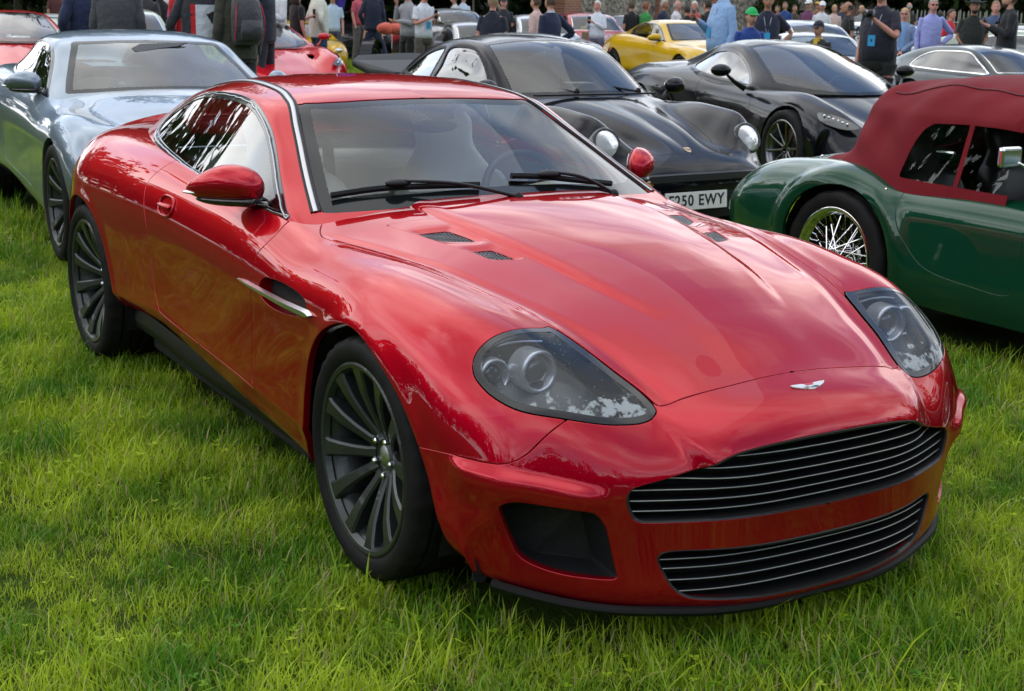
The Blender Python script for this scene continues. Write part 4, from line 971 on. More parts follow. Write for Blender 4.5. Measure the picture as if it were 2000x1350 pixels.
        for fam in (0, 1):
            mm = MB()
            tt = np.arange(-.25, .25, .01); kk = np.arange(-40, 40); A_, T_ = np.meshgrid(kk*.0085, tt, indexing='ij')
            X = -.548+A_+(T_ if fam else -T_)*.7; Z = .673+T_*.7
            IN = (poly_sd(np.stack([X.ravel(), Z.ravel()], 1), sp) < -.006).reshape(X.shape)
            for i in range(len(kk)):
                w_ = np.flatnonzero(IN[i])
                if len(w_) > 1:
                    V, F = g_tube([(X[i, j], .812*s, Z[i, j]) for j in (w_[0], w_[-1])], .0014, 4, cap=False); mm.add(V, F)
            mm.build('vent_lattice', M_BLACK, d_)
        # blade: thin aluminium bar tapering to both ends
        xs = np.linspace(-.905, -.308, 30); cz = .669+.0*xs; hh = np.interp(xs, [-.905, -.85, -.6, -.42, -.33, -.308], [.002, .006, .009, .011, .012, .002]); out = .868+np.interp(xs, [-.905, -.8, -.5, -.308], [-.006, .002, .012, .006])
        V = []
        for x, h_, y_ in zip(xs, hh, out): V += [(x, (y_-.014)*s, .669+h_), (x, (y_+.002)*s, .669+h_*.6), (x, (y_+.002)*s, .669-h_*.6), (x, (y_-.014)*s, .669-h_)]
        q = MB(); q.add(V, [(4*i+j, 4*i+(j+1) % 4, 4*i+4+(j+1) % 4, 4*i+4+j)[::s] for i in range(29) for j in range(4)]); q.build('side_strake', M_ALU, d_, smooth=True, auto=40)
    # door handles
    for s, dd in ((1, dro[0]), (-1, dro[1])):
        P_, n_ = surf_pts(door, xz, [(-1.668, .795)]); c = P_[0]; nn = n_[0]
        h = MB(); t1 = np.array([1, 0, 0])-nn*nn[0]; t1 /= np.linalg.norm(t1); t2 = np.cross(nn, t1)
        if t2[2] < 0: t2 = -t2
        th = np.linspace(0, 2*math.pi, 33)[:-1]; ring = [c+t1*.066*math.copysign(abs(math.cos(t))**.7, math.cos(t))+t2*.037*math.copysign(abs(math.sin(t))**.7, math.sin(t))+nn*.002 for t in th]
        V, F = g_tube(np.array(ring+ring[:1])*np.array([1, s, 1]), .0055, 8, cap=False); h.add(V, F)
        P = [c+t1*a+nn*b+t2*e for a, b, e in ((-.05, .003, 0), (-.03, .012, 0), (.0, .016, 0), (.03, .012, 0), (.05, .003, 0))]
        V, F = g_tube(catmull(P, 4)*np.array([1, s, 1]), .015, 12, flat=.5); h.add(V, F); h.build('door_handle', M_RED, dd, smooth=True)
    for s in (1, -1): mirror_pod(root, M_RED, s)
    # wipers
    def wiper(pivot, blade, hubp):
        w = empty('wiper', (0, 0, 0)); w.parent = root
        full = Hh.mirrored(); pr_ = lambda V: V[:, :2]
        B_, nb_ = surf_pts(full, pr_, blade); Pv, nv_ = surf_pts(full, pr_, [pivot]); Hb, nh_ = surf_pts(full, pr_, [hubp])
        q = MB(); V, F = g_tube(catmull(B_+nb_*.012, 6), .008, 6, flat=1.4); q.add(V, F); q.build('wiper_blade', M_BLACK, w)
        q = MB(); mid = (Pv[0]+Hb[0])/2+nb_[0]*.045; V, F = g_tube(catmull([Pv[0]+nb_[0]*.02, mid, Hb[0]+nb_[0]*.030], 8), np.interp(np.linspace(0, 1, 17), [0, 1], [.011, .008]), 8, flat=.6); q.add(V, F)
        V, F = g_ellipsoid(Hb[0]+nb_[0]*.022, (.03, .045, .014)); q.add(V, F); V, F = g_ellipsoid(Pv[0]+nb_[0]*.015, (.018, .018, .02)); q.add(V, F); q.build('wiper_arm', M_BLACK, w, smooth=True)
    wiper((-.565, -.03), [(-.79, -.585), (-.745, -.44), (-.70, -.29), (-.665, -.12)], (-.735, -.375))
    wiper((-.60, .37), [(-.70, .02), (-.695, .13), (-.68, .27), (-.69, .42)], (-.695, .165))
    # winged badge on the nose
    _badge = MB(); wing_half = [(0, .0085), (.012, .0085), (.020, .0115), (.045, .0125), (.056, .0120), (.052, .0065), (.044, .0015), (.034, -.0030), (.024, -.0065), (.014, -.0085), (.009, -.0120), (0, -.0125)]
    poly = wing_half+[(-a, b) for a, b in wing_half[::-1][1:-1]]
    bp_, bn_ = surf_pts(bump.mirrored(), lambda V: V[:, :2], [(.792, 0)])
    V, F = g_prism(poly, 0, .004, 'z'); _badge.add(V, F)
    bo = _badge.build('nose_badge', mat('badge_enamel', (.78, .78, .76), .25, .3, coat=.8), root, bevel=.0008)
    nz = Vector(bn_[0]).normalized(); place(bo, bp_[0]-np.array(nz)*.001, (0, 1, 0), Vector((0, 1, 0)).cross(nz)*-1)
    q = MB(); V, F = g_box((0, .006, .0045), (.026, .006, .001)); q.add(V, F); q.build('badge_bar', mat('badge_red', (.55, .03, .03), .3, coat=.8), bo)
    q = MB()
    for a in np.linspace(-1.25, 1.25, 15):
        V, F = g_box((0, 0, 0), (.0007, .011, .0006)); V = V+np.array([0, -.012, .0043]); c_, s_ = math.cos(a), math.sin(a); V = V@np.array([[c_, s_, 0], [-s_, c_, 0], [0, 0, 1]]); V[:, 0] *= 1.6; V[:, 1] = V[:, 1]*.55-.0005; q.add(V, F)
    q.build('badge_feathers', mat('badge_line', (.1, .1, .1), .4), bo)
    # cabin
    q = MB()
    V, F = g_box((-1.6, 0, .22), (2.4, 1.5, .04)); q.add(V, F); V, F = g_box((-.50, 0, .50), (.05, 1.2, .60)); q.add(V, F); V, F = g_box((-2.75, 0, .55), (.05, 1.2, .66)); q.add(V, F)
    for s in (1, -1): V, F = g_box((-1.6, .70*s, .50), (1.9, .03, .62)); q.add(V, F)
    V, F = g_box((-1.2, 0, .42), (1.6, .24, .36)); q.add(V, F)
    q.build('cabin_tub', M_CARPET, root)
    q = MB()   # dashboard top with an instrument cowl
    prof = [(-.66, .80), (-.70, .865), (-.82, .885), (-.98, .875), (-1.05, .84), (-1.07, .76), (-1.02, .66), (-.9, .6)]
    ys = np.linspace(-.60, .60, 23); V = []
    for y in ys:
        for x, z in prof:
            hump = .045*math.exp(-((y-.36)/.17)**2)*(1 if x < -.7 else 0)
            V.append((x+.12*(y*y), y, z+hump*(1 if z > .8 else 0)-.02*y*y))
    k = len(prof); q.add(V, [(i*k+j, i*k+j+1, (i+1)*k+j+1, (i+1)*k+j) for i in range(22) for j in range(k-1)]); q.build('dashboard', M_DASH, root, smooth=True)
    for y in (-.36, .36): seat(root, -1.62, y, M_LEATHER)
    steering_wheel(root, (-1.13, .36, .83), .45)
    q = MB(); V, F = g_tube(catmull([(-1.86, -.13, 1.0), (-1.72, -.18, .86), (-1.60, -.24, .62), (-1.55, -.28, .45)], 5), .022, 8, flat=.15); q.add(V, F); q.build('seat_belt', mat('belt_webbing', (.03, .03, .035), .8), root)
    q = MB(); V, F = g_box((-2.15, 0, .60), (.25, 1.25, .55)); q.add(V, F); V, F = g_box((-2.45, 0, .86), (.55, 1.15, .05)); q.add(V, F); q.build('rear_bench', M_LEATHER, root, bevel=.04)
    q = MB(); V, F = g_ellipsoid((0, 0, 0), (.012, .095, .024)); q.add(V+np.array([-1.20, 0, 1.10]), F); q.build('inner_mirror', M_BLACK, root, smooth=True)
    # underbody and wheel wells
    q = MB(); V, F = g_box((-1.35, 0, .19), (1.7, 1.5, .10)); q.add(V, F); V, F = g_box((.45, 0, .22), (.5, .8, .14)); q.add(V, F); V, F = g_box((-3.2, 0, .34), (.5, .9, .16)); q.add(V, F)
    V, F = g_box((.0, 0, .42), (1.0, .78, .40)); q.add(V, F)
    V, F = g_box((-2.75, 0, .45), (1.2, 1.0, .36)); q.add(V, F)
    for cx, a in ((0, arch[0]), (-2.69, arch[1])):
        for s in (1, -1):
            prof = [(.43*math.cos(t), .37*math.sin(t)) for t in np.linspace(-.35, math.pi+.35, 25)]
            V = [(cx+a_, .835*s, .325+b_) for a_, b_ in prof]+[(cx+a_, .50*s, .325+b_) for a_, b_ in prof]; n = 25
            q.add(V, [(i, i+1, n+i+1, n+i) for i in range(n-1)]); V, F = g_box((cx, .49*s, .42), (.8, .02, .50)); q.add(V, F)
    q.build('underbody', M_VOID, root)
    for s in (1, -1):
        make_wheel((0, .742*s, .335), s, root, 0.0, w=.245)
        make_wheel((-2.69, .752*s, .335), s, root, 0.0, phase=17, w=.275)
    return root
# ================================================================ the other cars
def rows_from(st, front=()):
    R_ = []
    for x, yz in st: R_.append([(x, y, z) for y, z in yz])
    R_ += [list(r) for r in front]
    return np.array(R_, float)
def house_from(front, st):
    R_ = [list(r) for r in front]
    for x, yz in st: R_.append([(x, y, z) for y, z in yz])
    return np.array(R_, float)
def circ(cx, cz, r, n=28): return [(cx+r*math.cos(2*math.pi*i/n), cz+r*math.sin(2*math.pi*i/n)) for i in range(n)]
def make_car(sp):
    root = empty(sp['name']); tag(root, sp['label'], 'car', sp.get('group'))
    res = sp.get('res', .025); paint = sp['paint']; glass = sp.get('glass', M_CARGLASS); sgl = sp.get('side_glass', glass)
    G = smooth_surface(sp['body'], res, res); G[:, 0, 1] = 0; N = grid_normals(G)
    if 'shape' in sp: G = sp['shape'](G, N); G[:, 0, 1] = 0; N = grid_normals(G)
    N[:, 0, 1] = 0; S = Piece.grid(G, N)
    arches = [np.array(a) for a in sp['arches']]
    def fa(V):
        f = np.full(len(V), 1.0)
        for a in arches: f = np.minimum(f, poly_sd(xz(V), a))
        return np.where(V[:, 1] > .4, f, 1.0)
    S = S.clip(fa(S.V), False)
    ct = np.array(sp['open_top']); S = S.clip(np.where(S.V[:, 2] > .62, poly_sd(np.stack([S.V[:, 0], S.V[:, 1]], 1), ct), 1.0), False)
    gap = sp.get('gap', .006); mid = lambda P: P[:, 1] > 1e-4; parts = []
    for nm, proj, poly, m in sp.get('openings', []):          # dark grilles and scoops
        p_, S = S.split(lambda V: np.where(proj(V)[1], poly_sd(proj(V)[0], np.array(poly)), 1.0), 0)
        q = Piece(p_.V-p_.N*.035, p_.N, p_.F)
        if proj is side: q.obj(nm, m, root, 1); q.obj(nm, m, root, -1)
        else: q.obj(nm, m, root)
        # walls of the opening
        V = []; F = []; n0 = 0
        for L in p_.boundary():
            ids = L[:-1] if L[0] == L[-1] else L
            P = p_.V[ids]; k = len(ids); V += [P, P-p_.N[ids]*.04]; F += [(n0+i, n0+(i+1) % k, n0+k+(i+1) % k, n0+k+i) for i in range(k-(0 if L[0] == L[-1] else 1))]; n0 += 2*k
        if V:
            V = np.concatenate(V)
            for s in (1, -1): link(nm+'_edge', mesh_np(nm, V*np.array([1, s, 1]), F, True), M_BLACK, root)
    for nm, proj, poly in sp.get('panels', []):
        p_, S = S.split(lambda V: np.where(proj(V)[1], poly_sd(proj(V)[0], np.array(poly)), 1.0), gap)
        if nm == 'door':
            for s in (1, -1): p_.lipped(.02, .003, mid).obj(nm, paint, root, s)
        else: p_.lipped(.02, .003, mid).obj(nm, paint, root)
    S.lipped(.03, .004, lambda P: (P[:, 1] > 1e-4)).obj('body', paint, root)
    if 'house' in sp:
        Hs = smooth_surface(sp['house'][::-1], res, res); Hs[:, 0, 1] = 0; HN = grid_normals(Hs); HN[:, 0, 1] = 0; Hh = Piece.grid(Hs, HN)
        ws = np.array(sp['ws']); scr, Hr = Hh.split(lambda V: np.where(V[:, 0] > ws[:, 0].min()-.01, poly_sd(np.stack([V[:, 0], V[:, 1]], 1), ws), 1.0), 0)
        b_, c_ = scr.split(lambda V: -(poly_sd(np.stack([V[:, 0], V[:, 1]], 1), ws)+sp.get('band', .03)), 0)
        wo = c_.offset(-.002).obj('windscreen', glass, root); b_.offset(-.001).obj('windscreen_border', sp.get('band_mat', M_BAND), wo)
        first = True
        for k, wpoly in enumerate(sp['side']):
            wp = np.array(wpoly); w_, Hr = Hr.split(lambda V: np.where(V[:, 1] > .28, poly_sd(xz(V), wp), 1.0), 0)
            t_, g_ = w_.split(lambda V: -(poly_sd(xz(V), wp)+sp.get('trim_w', .018)), 0)
            for s in (1, -1):
                if g_.F: go = g_.offset(-.006).obj('side_window', sgl, root, s); t_.offset(.002).lipped(.01, .002).obj('window_frame', sp.get('trim', M_GLOSSBLACK), go, s)
        if 'rear' in sp:
            rp = np.array(sp['rear']); r_, Hr = Hr.split(lambda V: np.where(V[:, 0] < rp[:, 0].max()+.01, poly_sd(np.stack([V[:, 0], V[:, 1]], 1), rp), 1.0), 0)
            r_.offset(-.004).obj('rear_window', glass, root)
        if 'roof_cut' in sp: Hr = Hr.clip(sp['roof_cut'](Hr.V))
        Hr.offset(-.014).obj('headliner', M_LINERD, root)
        Hr.lipped(.012, .003, lambda P: (P[:, 1] > 1e-4) & (P[:, 2] > sp.get('lipz', .9))).obj('roof', sp.get('roof_paint', paint), root)
    # cabin
    cx0, cx1, cz, cw = sp['cabin']       # rear x, front x, belt z, half width
    q = MB(); V, F = g_box(((cx0+cx1)/2, 0, .25), (cx1-cx0, cw*1.8, .05)); q.add(V, F)
    V, F = g_box((cx1, 0, (cz+.2)/2), (.04, cw*1.7, cz-.25)); q.add(V, F); V, F = g_box((cx0, 0, (cz+.2)/2), (.04, cw*1.6, cz-.25)); q.add(V, F)
    for s in (1, -1): V, F = g_box(((cx0+cx1)/2, cw*.93*s, (cz+.2)/2), (cx1-cx0, .03, cz-.30)); q.add(V, F)
    q.build('cabin_tub', M_CARPET, root)
    sm = sp.get('seat', mat('dark_seat', (.035, .035, .038), .55)); sx = sp.get('seat_x', cx0+.55)
    for y in (-cw*.5, cw*.5):
        s_ = seat(root, sx, y, sm); s_.scale = (.92, .92, .92*sp.get('seat_h', 1.0))
    q = MB(); V, F = g_box((cx1-.22, 0, cz-.10), (.42, cw*1.6, .12)); q.add(V, F); q.build('dashboard', sp.get('dash', mat('dark_dash', (.02, .02, .022), .6)), root, bevel=.03)
    steering_wheel(root, (cx1-.55, sp.get('wheel_side', 1)*cw*.5, cz-.06), .5, .17)
    # underside
    q = MB(); x0, x1 = sp['floor']; V, F = g_box(((x0+x1)/2, 0, .28), (x1-x0, 1.0, .24)); q.add(V, F)
    for (wx, wy, wr, ww) in sp['wheels']:
        for s in (1, -1):
            pf = [((wr+.09)*math.cos(t), (wr+.06)*math.sin(t)) for t in np.linspace(-.3, math.pi+.3, 17)]; yo = sp.get('well', wy+.04)
            V = [(wx+a_, yo*s, wr+b_) for a_, b_ in pf]+[(wx+a_, (wy-ww)*s, wr+b_) for a_, b_ in pf]; q.add(V, [(i, i+1, 18+i, 17+i) for i in range(16)]); V, F = g_box((wx, (wy-ww)*s, wr+.05), (.75, .02, wr*1.4)); q.add(V, F)
    q.build('underbody', M_VOID, root)
    for k, (wx, wy, wr, ww) in enumerate(sp['wheels']):
        for s in (1, -1):
            make_wheel((wx, wy*s, wr), s, root, sp.get('steer', 0) if k == 0 else 0, w=ww, r=wr, rim_r=sp.get('rim_r', wr*.74), spokes=sp.get('spokes', 10), mw=sp.get('wheel_mat', M_WHEEL), kind=sp.get('wheel_kind', 'blade'), disc=sp.get('disc', True))
    if 'extras' in sp: sp['extras'](root)
    return root
def top(V): return np.stack([V[:, 0], V[:, 1]], 1), V[:, 2] > .35
def side(V): return xz(V), V[:, 1] > .4
def front(V): return yz(V), V[:, 0] > .3
M_CARGLASS = mat_glass('car_glass', (.72, .82, .80), boost=.8)
M_CARSIDE = mat_glass('car_side_glass', (.5, .56, .56), opac=.1, boost=1.5)
def plate(parent, origin, n, txt, w=.50, h=.108, white=True):
    """UK number plate facing n"""
    q = MB(); V, F = g_box((0, 0, 0), (w, h, .006)); q.add(V, F); o = q.build('number_plate', mat('plate_white', (.75, .75, .72), .35), parent, bevel=.002)
    nz = Vector(n).normalized(); xd = Vector((0, 0, 1)).cross(nz); place(o, origin, xd, nz.cross(xd))
    me = text_mesh(txt, h*.86, .0012); t = link('plate_lettering', me, mat('plate_ink', (.01, .01, .01), .5), o); t.location = (0, 0, .0036)
    bx = [v.co.x for v in me.vertices]; t.scale = (w*.90/(max(bx)-min(bx)), 1.0, 1)
    return o
def round_lamp(parent, c, r, tilt=.35, yaw_=0.0):
    root = empty('headlight', c); root.parent = parent; root.rotation_euler = (0, -tilt, yaw_)
    q = MB(); V, F = g_lathe([(r*.90, .006), (r*1.0, .012), (r*1.10, .0), (r*1.14, -.02), (r*1.15, -.10)], 40, 'x'); q.add(V, F); q.build('lamp_ring', M_CHROME if parent.get('chrome_lamps') else M_GLOSSBLACK, root, smooth=True)
    q = MB(); V, F = g_lathe([(r*.02, -.075), (r*.4, -.065), (r*.75, -.04), (r*.95, -.005)], 32, 'x'); q.add(V, F); q.build('lamp_reflector', M_CHROME, root, smooth=True)
    q = MB(); V, F = g_lathe([(.0, .028), (r*.4, .024), (r*.75, .014), (r*.95, .0)], 40, 'x'); q.add(V, F)
    m = mat('ribbed_lamp_glass', (.9, .92, .92), .12, trans=.6, bump=(70, .5, .004)); q.build('lamp_glass', m, root, smooth=True)
    return root
def simple_mirror(parent, c, s, mat_, size=(.06, .10, .065), stalk=True):
    root = empty('door_mirror', (0, 0, 0)); root.parent = parent
    q = MB(); V, F = g_ellipsoid((0, 0, 0), size, 20, 12); V[:, 0] = np.where(V[:, 0] < 0, V[:, 0]*.45, V[:, 0]); V[:, 1] = np.sign(V[:, 1])*np.abs(V[:, 1]/size[1])**.8*size[1]
    q.add(V+np.array([c[0], c[1]*s, c[2]]), F); q.build('mirror_shell', mat_, root, smooth=True)
    q = MB(); V, F = g_tube([(c[0], (c[1]-size[1]*.7)*s, c[2]-size[2]*.6), (c[0]+.06, (c[1]-size[1]*1.9)*s, c[2]-size[2]*1.7)], [.016, .022], 8, flat=.7); q.add(V, F); q.build('mirror_foot', M_BLACK, root, smooth=True)
    q = MB(); V, F = g_ellipsoid((c[0]-size[0]*.46, c[1]*s, c[2]), (.003, size[1]*.85, size[2]*.8), 16, 8); q.add(V, F); q.build('mirror_glass', M_CHROME, root, smooth=True)

# ---- silver coupe (grand tourer of the same family)
HB = hero_body_rows(); HH = hero_house_rows()
def gt_spec(name, label, paint, mirror_mat=None, group=None, **k):
    def ex(root):
        for s in (1, -1): mirror_pod(root, paint, s)
        for s in (1, -1):
            q = MB(); P_ = [(.40, .74*s, .70), (.50, .60*s, .70), (.66, .50*s, .62)]; V, F = g_ellipsoid((.52, .62*s, .655), (.20, .10, .05)); q.add(V, F); q.build('headlight', mat('lamp_silver', (.72, .75, .80), .32, .7), root, smooth=True)
    d = dict(name=name, label=label, group=group, paint=paint, body=HB, house=HH, arches=[smooth_poly(ARCH_F, 3), smooth_poly(ARCH_R, 3)],
             openings=[('grille', front, catmull(np.array(GR_U), 2).tolist()+[[-.2, .354], [-.2, .548]], M_BLACK), ('lower_intake', front, catmull(np.array(GR_L), 2).tolist()+[[-.2, .130], [-.2, .283]], M_BLACK)],
             panels=[('bonnet', lambda V: (np.stack([V[:, 0], V[:, 1]], 1), V[:, 2] > .5), HOOD), ('door', side, smooth_poly(DOOR, 2))],
             ws=smooth_poly(WS, 2), open_top=[(-.84,-.2),(-.88,.50),(-1.0,.65),(-1.5,.695),(-2.0,.675),(-2.35,.60),(-2.5,.45),(-2.55,-.2)], band=.045, side=[smooth_poly(WIN, 3)], rear=[(-2.42,-.2),(-2.42,.30),(-2.46,.335),(-2.9,.30),(-3.28,.27),(-3.30,-.2)], roof_cut=lambda V: .80-V[:, 2],
             cabin=(-2.4, -.62, .86, .74), seat_x=-1.62, floor=(-3.3, .6), wheels=[(0, .742, .335, .245), (-2.69, .752, .335, .27)], side_glass=M_CARSIDE, extras=ex, lipz=.87, well=.80)
    d.update(k); return d

# ---- rear-engined classic, round lamps and whale-tail
def body_911():
    st = [(-3.15,[(0,.62),(.3,.62),(.5,.60),(.62,.58),(.72,.54),(.78,.48),(.79,.42),(.78,.36),(.74,.30)]),
     (-3.0,[(0,.78),(.3,.78),(.5,.76),(.62,.73),(.73,.67),(.80,.58),(.82,.47),(.81,.38),(.76,.30)]),
     (-2.7,[(0,.88),(.3,.88),(.5,.86),(.62,.84),(.75,.78),(.85,.67),(.87,.53),(.85,.40),(.78,.29)]),
     (-2.27,[(0,.93),(.3,.93),(.5,.92),(.63,.90),(.76,.84),(.86,.72),(.88,.58),(.87,.42),(.80,.28)]),
     (-1.75,[(0,.93),(.3,.93),(.55,.92),(.67,.895),(.75,.84),(.82,.72),(.835,.55),(.83,.36),(.78,.22)]),
     (-1.2,[(0,.92),(.3,.92),(.55,.905),(.67,.88),(.735,.82),(.80,.70),(.815,.52),(.82,.33),(.77,.21)]),
     (-.7,[(0,.905),(.3,.90),(.54,.885),(.66,.865),(.73,.82),(.79,.70),(.81,.52),(.82,.33),(.77,.21)]),
     (-.4,[(0,.875),(.3,.868),(.50,.845),(.63,.850),(.715,.82),(.79,.715),(.825,.55),(.82,.35),(.77,.21)]),
     (-.1,[(0,.815),(.27,.805),(.44,.775),(.60,.86),(.70,.835),(.79,.72),(.835,.57),(.83,.38),(.78,.22)]),
     (.15,[(0,.752),(.25,.74),(.41,.705),(.59,.84),(.695,.81),(.785,.70),(.835,.56),(.83,.38),(.78,.22)]),
     (.33,[(0,.69),(.23,.68),(.375,.645),(.58,.805),(.68,.785),(.765,.68),(.82,.54),(.82,.38),(.77,.22)])]
    fr = [[(.47,0,.645),(.47,.2,.64),(.46,.37,.625),(.45,.545,.735),(.44,.66,.715),(.39,.75,.615),(.35,.80,.51),(.32,.81,.38),(.30,.77,.23)],
     [(.60,0,.585),(.60,.2,.583),(.58,.38,.575),(.53,.53,.575),(.48,.66,.555),(.43,.75,.52),(.38,.795,.45),(.34,.80,.36),(.31,.77,.23)],
     [(.70,0,.535),(.70,.22,.533),(.68,.4,.525),(.63,.55,.515),(.55,.67,.495),(.47,.755,.46),(.40,.795,.41),(.355,.80,.33),(.32,.77,.23)],
     [(.76,0,.46),(.755,.22,.46),(.73,.4,.455),(.68,.56,.445),(.59,.68,.425),(.50,.76,.395),(.42,.795,.355),(.365,.80,.30),(.33,.77,.22)],
     [(.765,0,.33),(.76,.22,.33),(.735,.4,.325),(.68,.56,.32),(.59,.68,.31),(.50,.755,.30),(.42,.79,.28),(.37,.795,.25),(.33,.77,.2)],
     [(.72,0,.20),(.715,.22,.20),(.69,.4,.20),(.64,.55,.20),(.56,.66,.20),(.48,.73,.20),(.41,.77,.19),(.37,.78,.19),(.33,.77,.18)]]
    return rows_from(st, fr)
def house_911():
    fr = [[(-.38,0,.82),(-.42,.3,.815),(-.50,.58,.80),(-.54,.63,.79),(-.56,.66,.78),(-.58,.69,.77),(-.58,.69,.72)],
     [(-.50,0,.895),(-.53,.3,.89),(-.62,.585,.878),(-.66,.64,.87),(-.68,.68,.865),(-.70,.71,.85),(-.70,.72,.76)],
     [(-.72,0,1.04),(-.745,.28,1.037),(-.82,.555,1.02),(-.86,.605,1.01),(-.88,.66,.94),(-.89,.71,.865),(-.89,.715,.77)],
     [(-.95,0,1.18),(-.97,.27,1.175),(-1.03,.52,1.155),(-1.07,.57,1.14),(-1.08,.635,1.01),(-1.09,.71,.875),(-1.09,.715,.78)],
     [(-1.13,0,1.25),(-1.14,.25,1.245),(-1.19,.49,1.22),(-1.23,.54,1.20),(-1.23,.62,1.04),(-1.23,.71,.88),(-1.23,.715,.78)]]
    st = [(-1.5,[(0,1.285),(.25,1.278),(.46,1.25),(.52,1.22),(.61,1.05),(.705,.89),(.71,.78)]),
     (-1.8,[(0,1.275),(.24,1.265),(.44,1.232),(.50,1.195),(.59,1.04),(.69,.90),(.70,.79)]),
     (-2.1,[(0,1.225),(.23,1.215),(.41,1.175),(.47,1.135),(.55,1.02),(.655,.905),(.67,.80)]),
     (-2.4,[(0,1.13),(.22,1.12),(.38,1.08),(.43,1.04),(.50,.97),(.59,.90),(.62,.80)]),
     (-2.7,[(0,1.00),(.2,.99),(.34,.96),(.39,.93),(.45,.89),(.52,.85),(.56,.78)]),
     (-3.0,[(0,.86),(.18,.85),(.3,.83),(.34,.81),(.4,.78),(.45,.74),(.48,.70)])]
    return house_from(fr, st)
M_NIGHT = mat_paint('black_paint', (.004, .004, .006), .0, .3, .02, coat=.68)
def extras_911(root):
    for s in (1, -1):
        round_lamp(root, (.475, .605*s, .665), .100, .42)
        simple_mirror(root, (-.62, .84, .95), s, M_NIGHT, (.07, .085, .06))
        q = MB(); V, F = g_box((.735, .48*s, .43), (.03, .22, .045), -.28*s); q.add(V, F); q.build('indicator_lamp', mat('amber_lens', (.5, .16, .02), .2, coat=.8), root, bevel=.01)
    # bumper bellows band
    rows = body_911(); e = catmull(rows[-3][:8], 5); q = MB()
    o = np.gradient(e, axis=0); o = np.stack([o[:, 1], -o[:, 0], 0*o[:, 0]], 1); o /= np.linalg.norm(o, axis=1, keepdims=True)
    for s in (1, -1):
        V = np.concatenate([e+o*.004+[0, 0, .03], e+o*.022+[0, 0, .022], e+o*.022+[0, 0, -.022], e+o*.004+[0, 0, -.03]])*np.array([1, s, 1]); n = len(e); q.add(V, [(k*n+i, k*n+i+1, (k+1)*n+i+1, (k+1)*n+i)[::s] for k in range(3) for i in range(n-1)])
    q.build('bumper_strip', mat('bumper_rubber', (.02, .02, .022), .5), root, smooth=True, auto=30)
    e2 = catmull(rows[-2][:8], 5); q = MB(); o2 = np.gradient(e2, axis=0); o2 = np.stack([o2[:, 1], -o2[:, 0], 0*o2[:, 0]], 1); o2 /= np.linalg.norm(o2, axis=1, keepdims=True); n = len(e2)
    for s in (1, -1):
        V = np.concatenate([e2+o2*.006+[0, 0, .035], e2+o2*.010+[0, 0, .0], e2+o2*.006+[0, 0, -.14]])*np.array([1, s, 1]); q.add(V, [(k*n+i, k*n+i+1, (k+1)*n+i+1, (k+1)*n+i)[::s] for k in range(2) for i in range(n-1)])
    q.build('bumper_apron', M_BLACK, root, smooth=True)
    plate(root, (.80, -.11, .315), (1, 0, .08), 'F250 EWY', .52, .115)
    # crest on the nose
    q = MB(); sh = [(-.021, .026), (.021, .026), (.023, .0), (.014, -.020), (0, -.028), (-.014, -.020), (-.023, .0)]; V, F = g_prism(sh[::-1], 0, .003, 'z'); q.add(V, F)
    cr = q.build('nose_crest', mat('crest_gold', (.75, .62, .40), .3, .8), root, bevel=.0008); nz = Vector((.52, 0, .85)).normalized(); place(cr, (.56, 0, .612), (0, 1, 0), nz.cross(Vector((0, 1, 0))))
    for (cx_, cy_, m_) in ((-.010, .012, (.5, .03, .03)), (.010, -.002, (.5, .03, .03)), (0, .0, (.02, .02, .02))):
        q = MB(); V, F = g_box((cx_, cy_, .0035), (.012, .014, .0012)); q.add(V, F); q.build('crest_quarter', mat('crest_%d' % int(m_[0]*10), m_, .4), cr)
    # whale tail
    q = MB(); pl = [(-2.55, -.50), (-2.55, .50), (-2.80, .60), (-3.10, .62), (-3.22, .50), (-3.26, 0), (-3.22, -.50), (-3.10, -.62), (-2.80, -.60)]
    V, F = g_prism(pl[::-1], .90, .955, 'z'); V[:, 2] += np.clip(-2.9-V[:, 0], 0, 1)*.35; q.add(V, F); q.build('tail_spoiler', M_BLACK, root, bevel=.02, seg=3)
    for (a, b) in (((-.60, -.12), [(-.70, -.50), (-.66, -.18)]), ((-.58, .42), [(-.665, .0), (-.68, .38)])):
        w = empty('wiper'); w.parent = root; P = catmull([(b[0][0]+.02, b[0][1], .925), (b[1][0]+.02, b[1][1], .935)], 4); q = MB(); V, F = g_tube(P, .010, 6); q.add(V, F); q.build('wiper_blade', M_BLACK, w)
        q = MB(); V, F = g_tube([(a[0]+.06, a[1], .915), ((P[0][0]+P[-1][0])/2, (P[0][1]+P[-1][1])/2, .955)], .009, 6); q.add(V, F); V, F = g_ellipsoid((a[0]+.06, a[1], .92), (.02, .02, .025)); q.add(V, F); q.build('wiper_arm', M_BLACK, w)
    q = MB()
    for y0, y1 in ((-.55, .55),): V, F = g_box((-.475, 0, .905), (.045, 1.05, .012)); q.add(V, F)
    q.build('scuttle_grille', M_BLACK, root)
    q = MB(); V, F = g_box((-.83, .1, .965), (.14, .20, .004)); q.add(V, F); q.build('show_card', mat('card_print', (.62, .5, .46), .7), root)
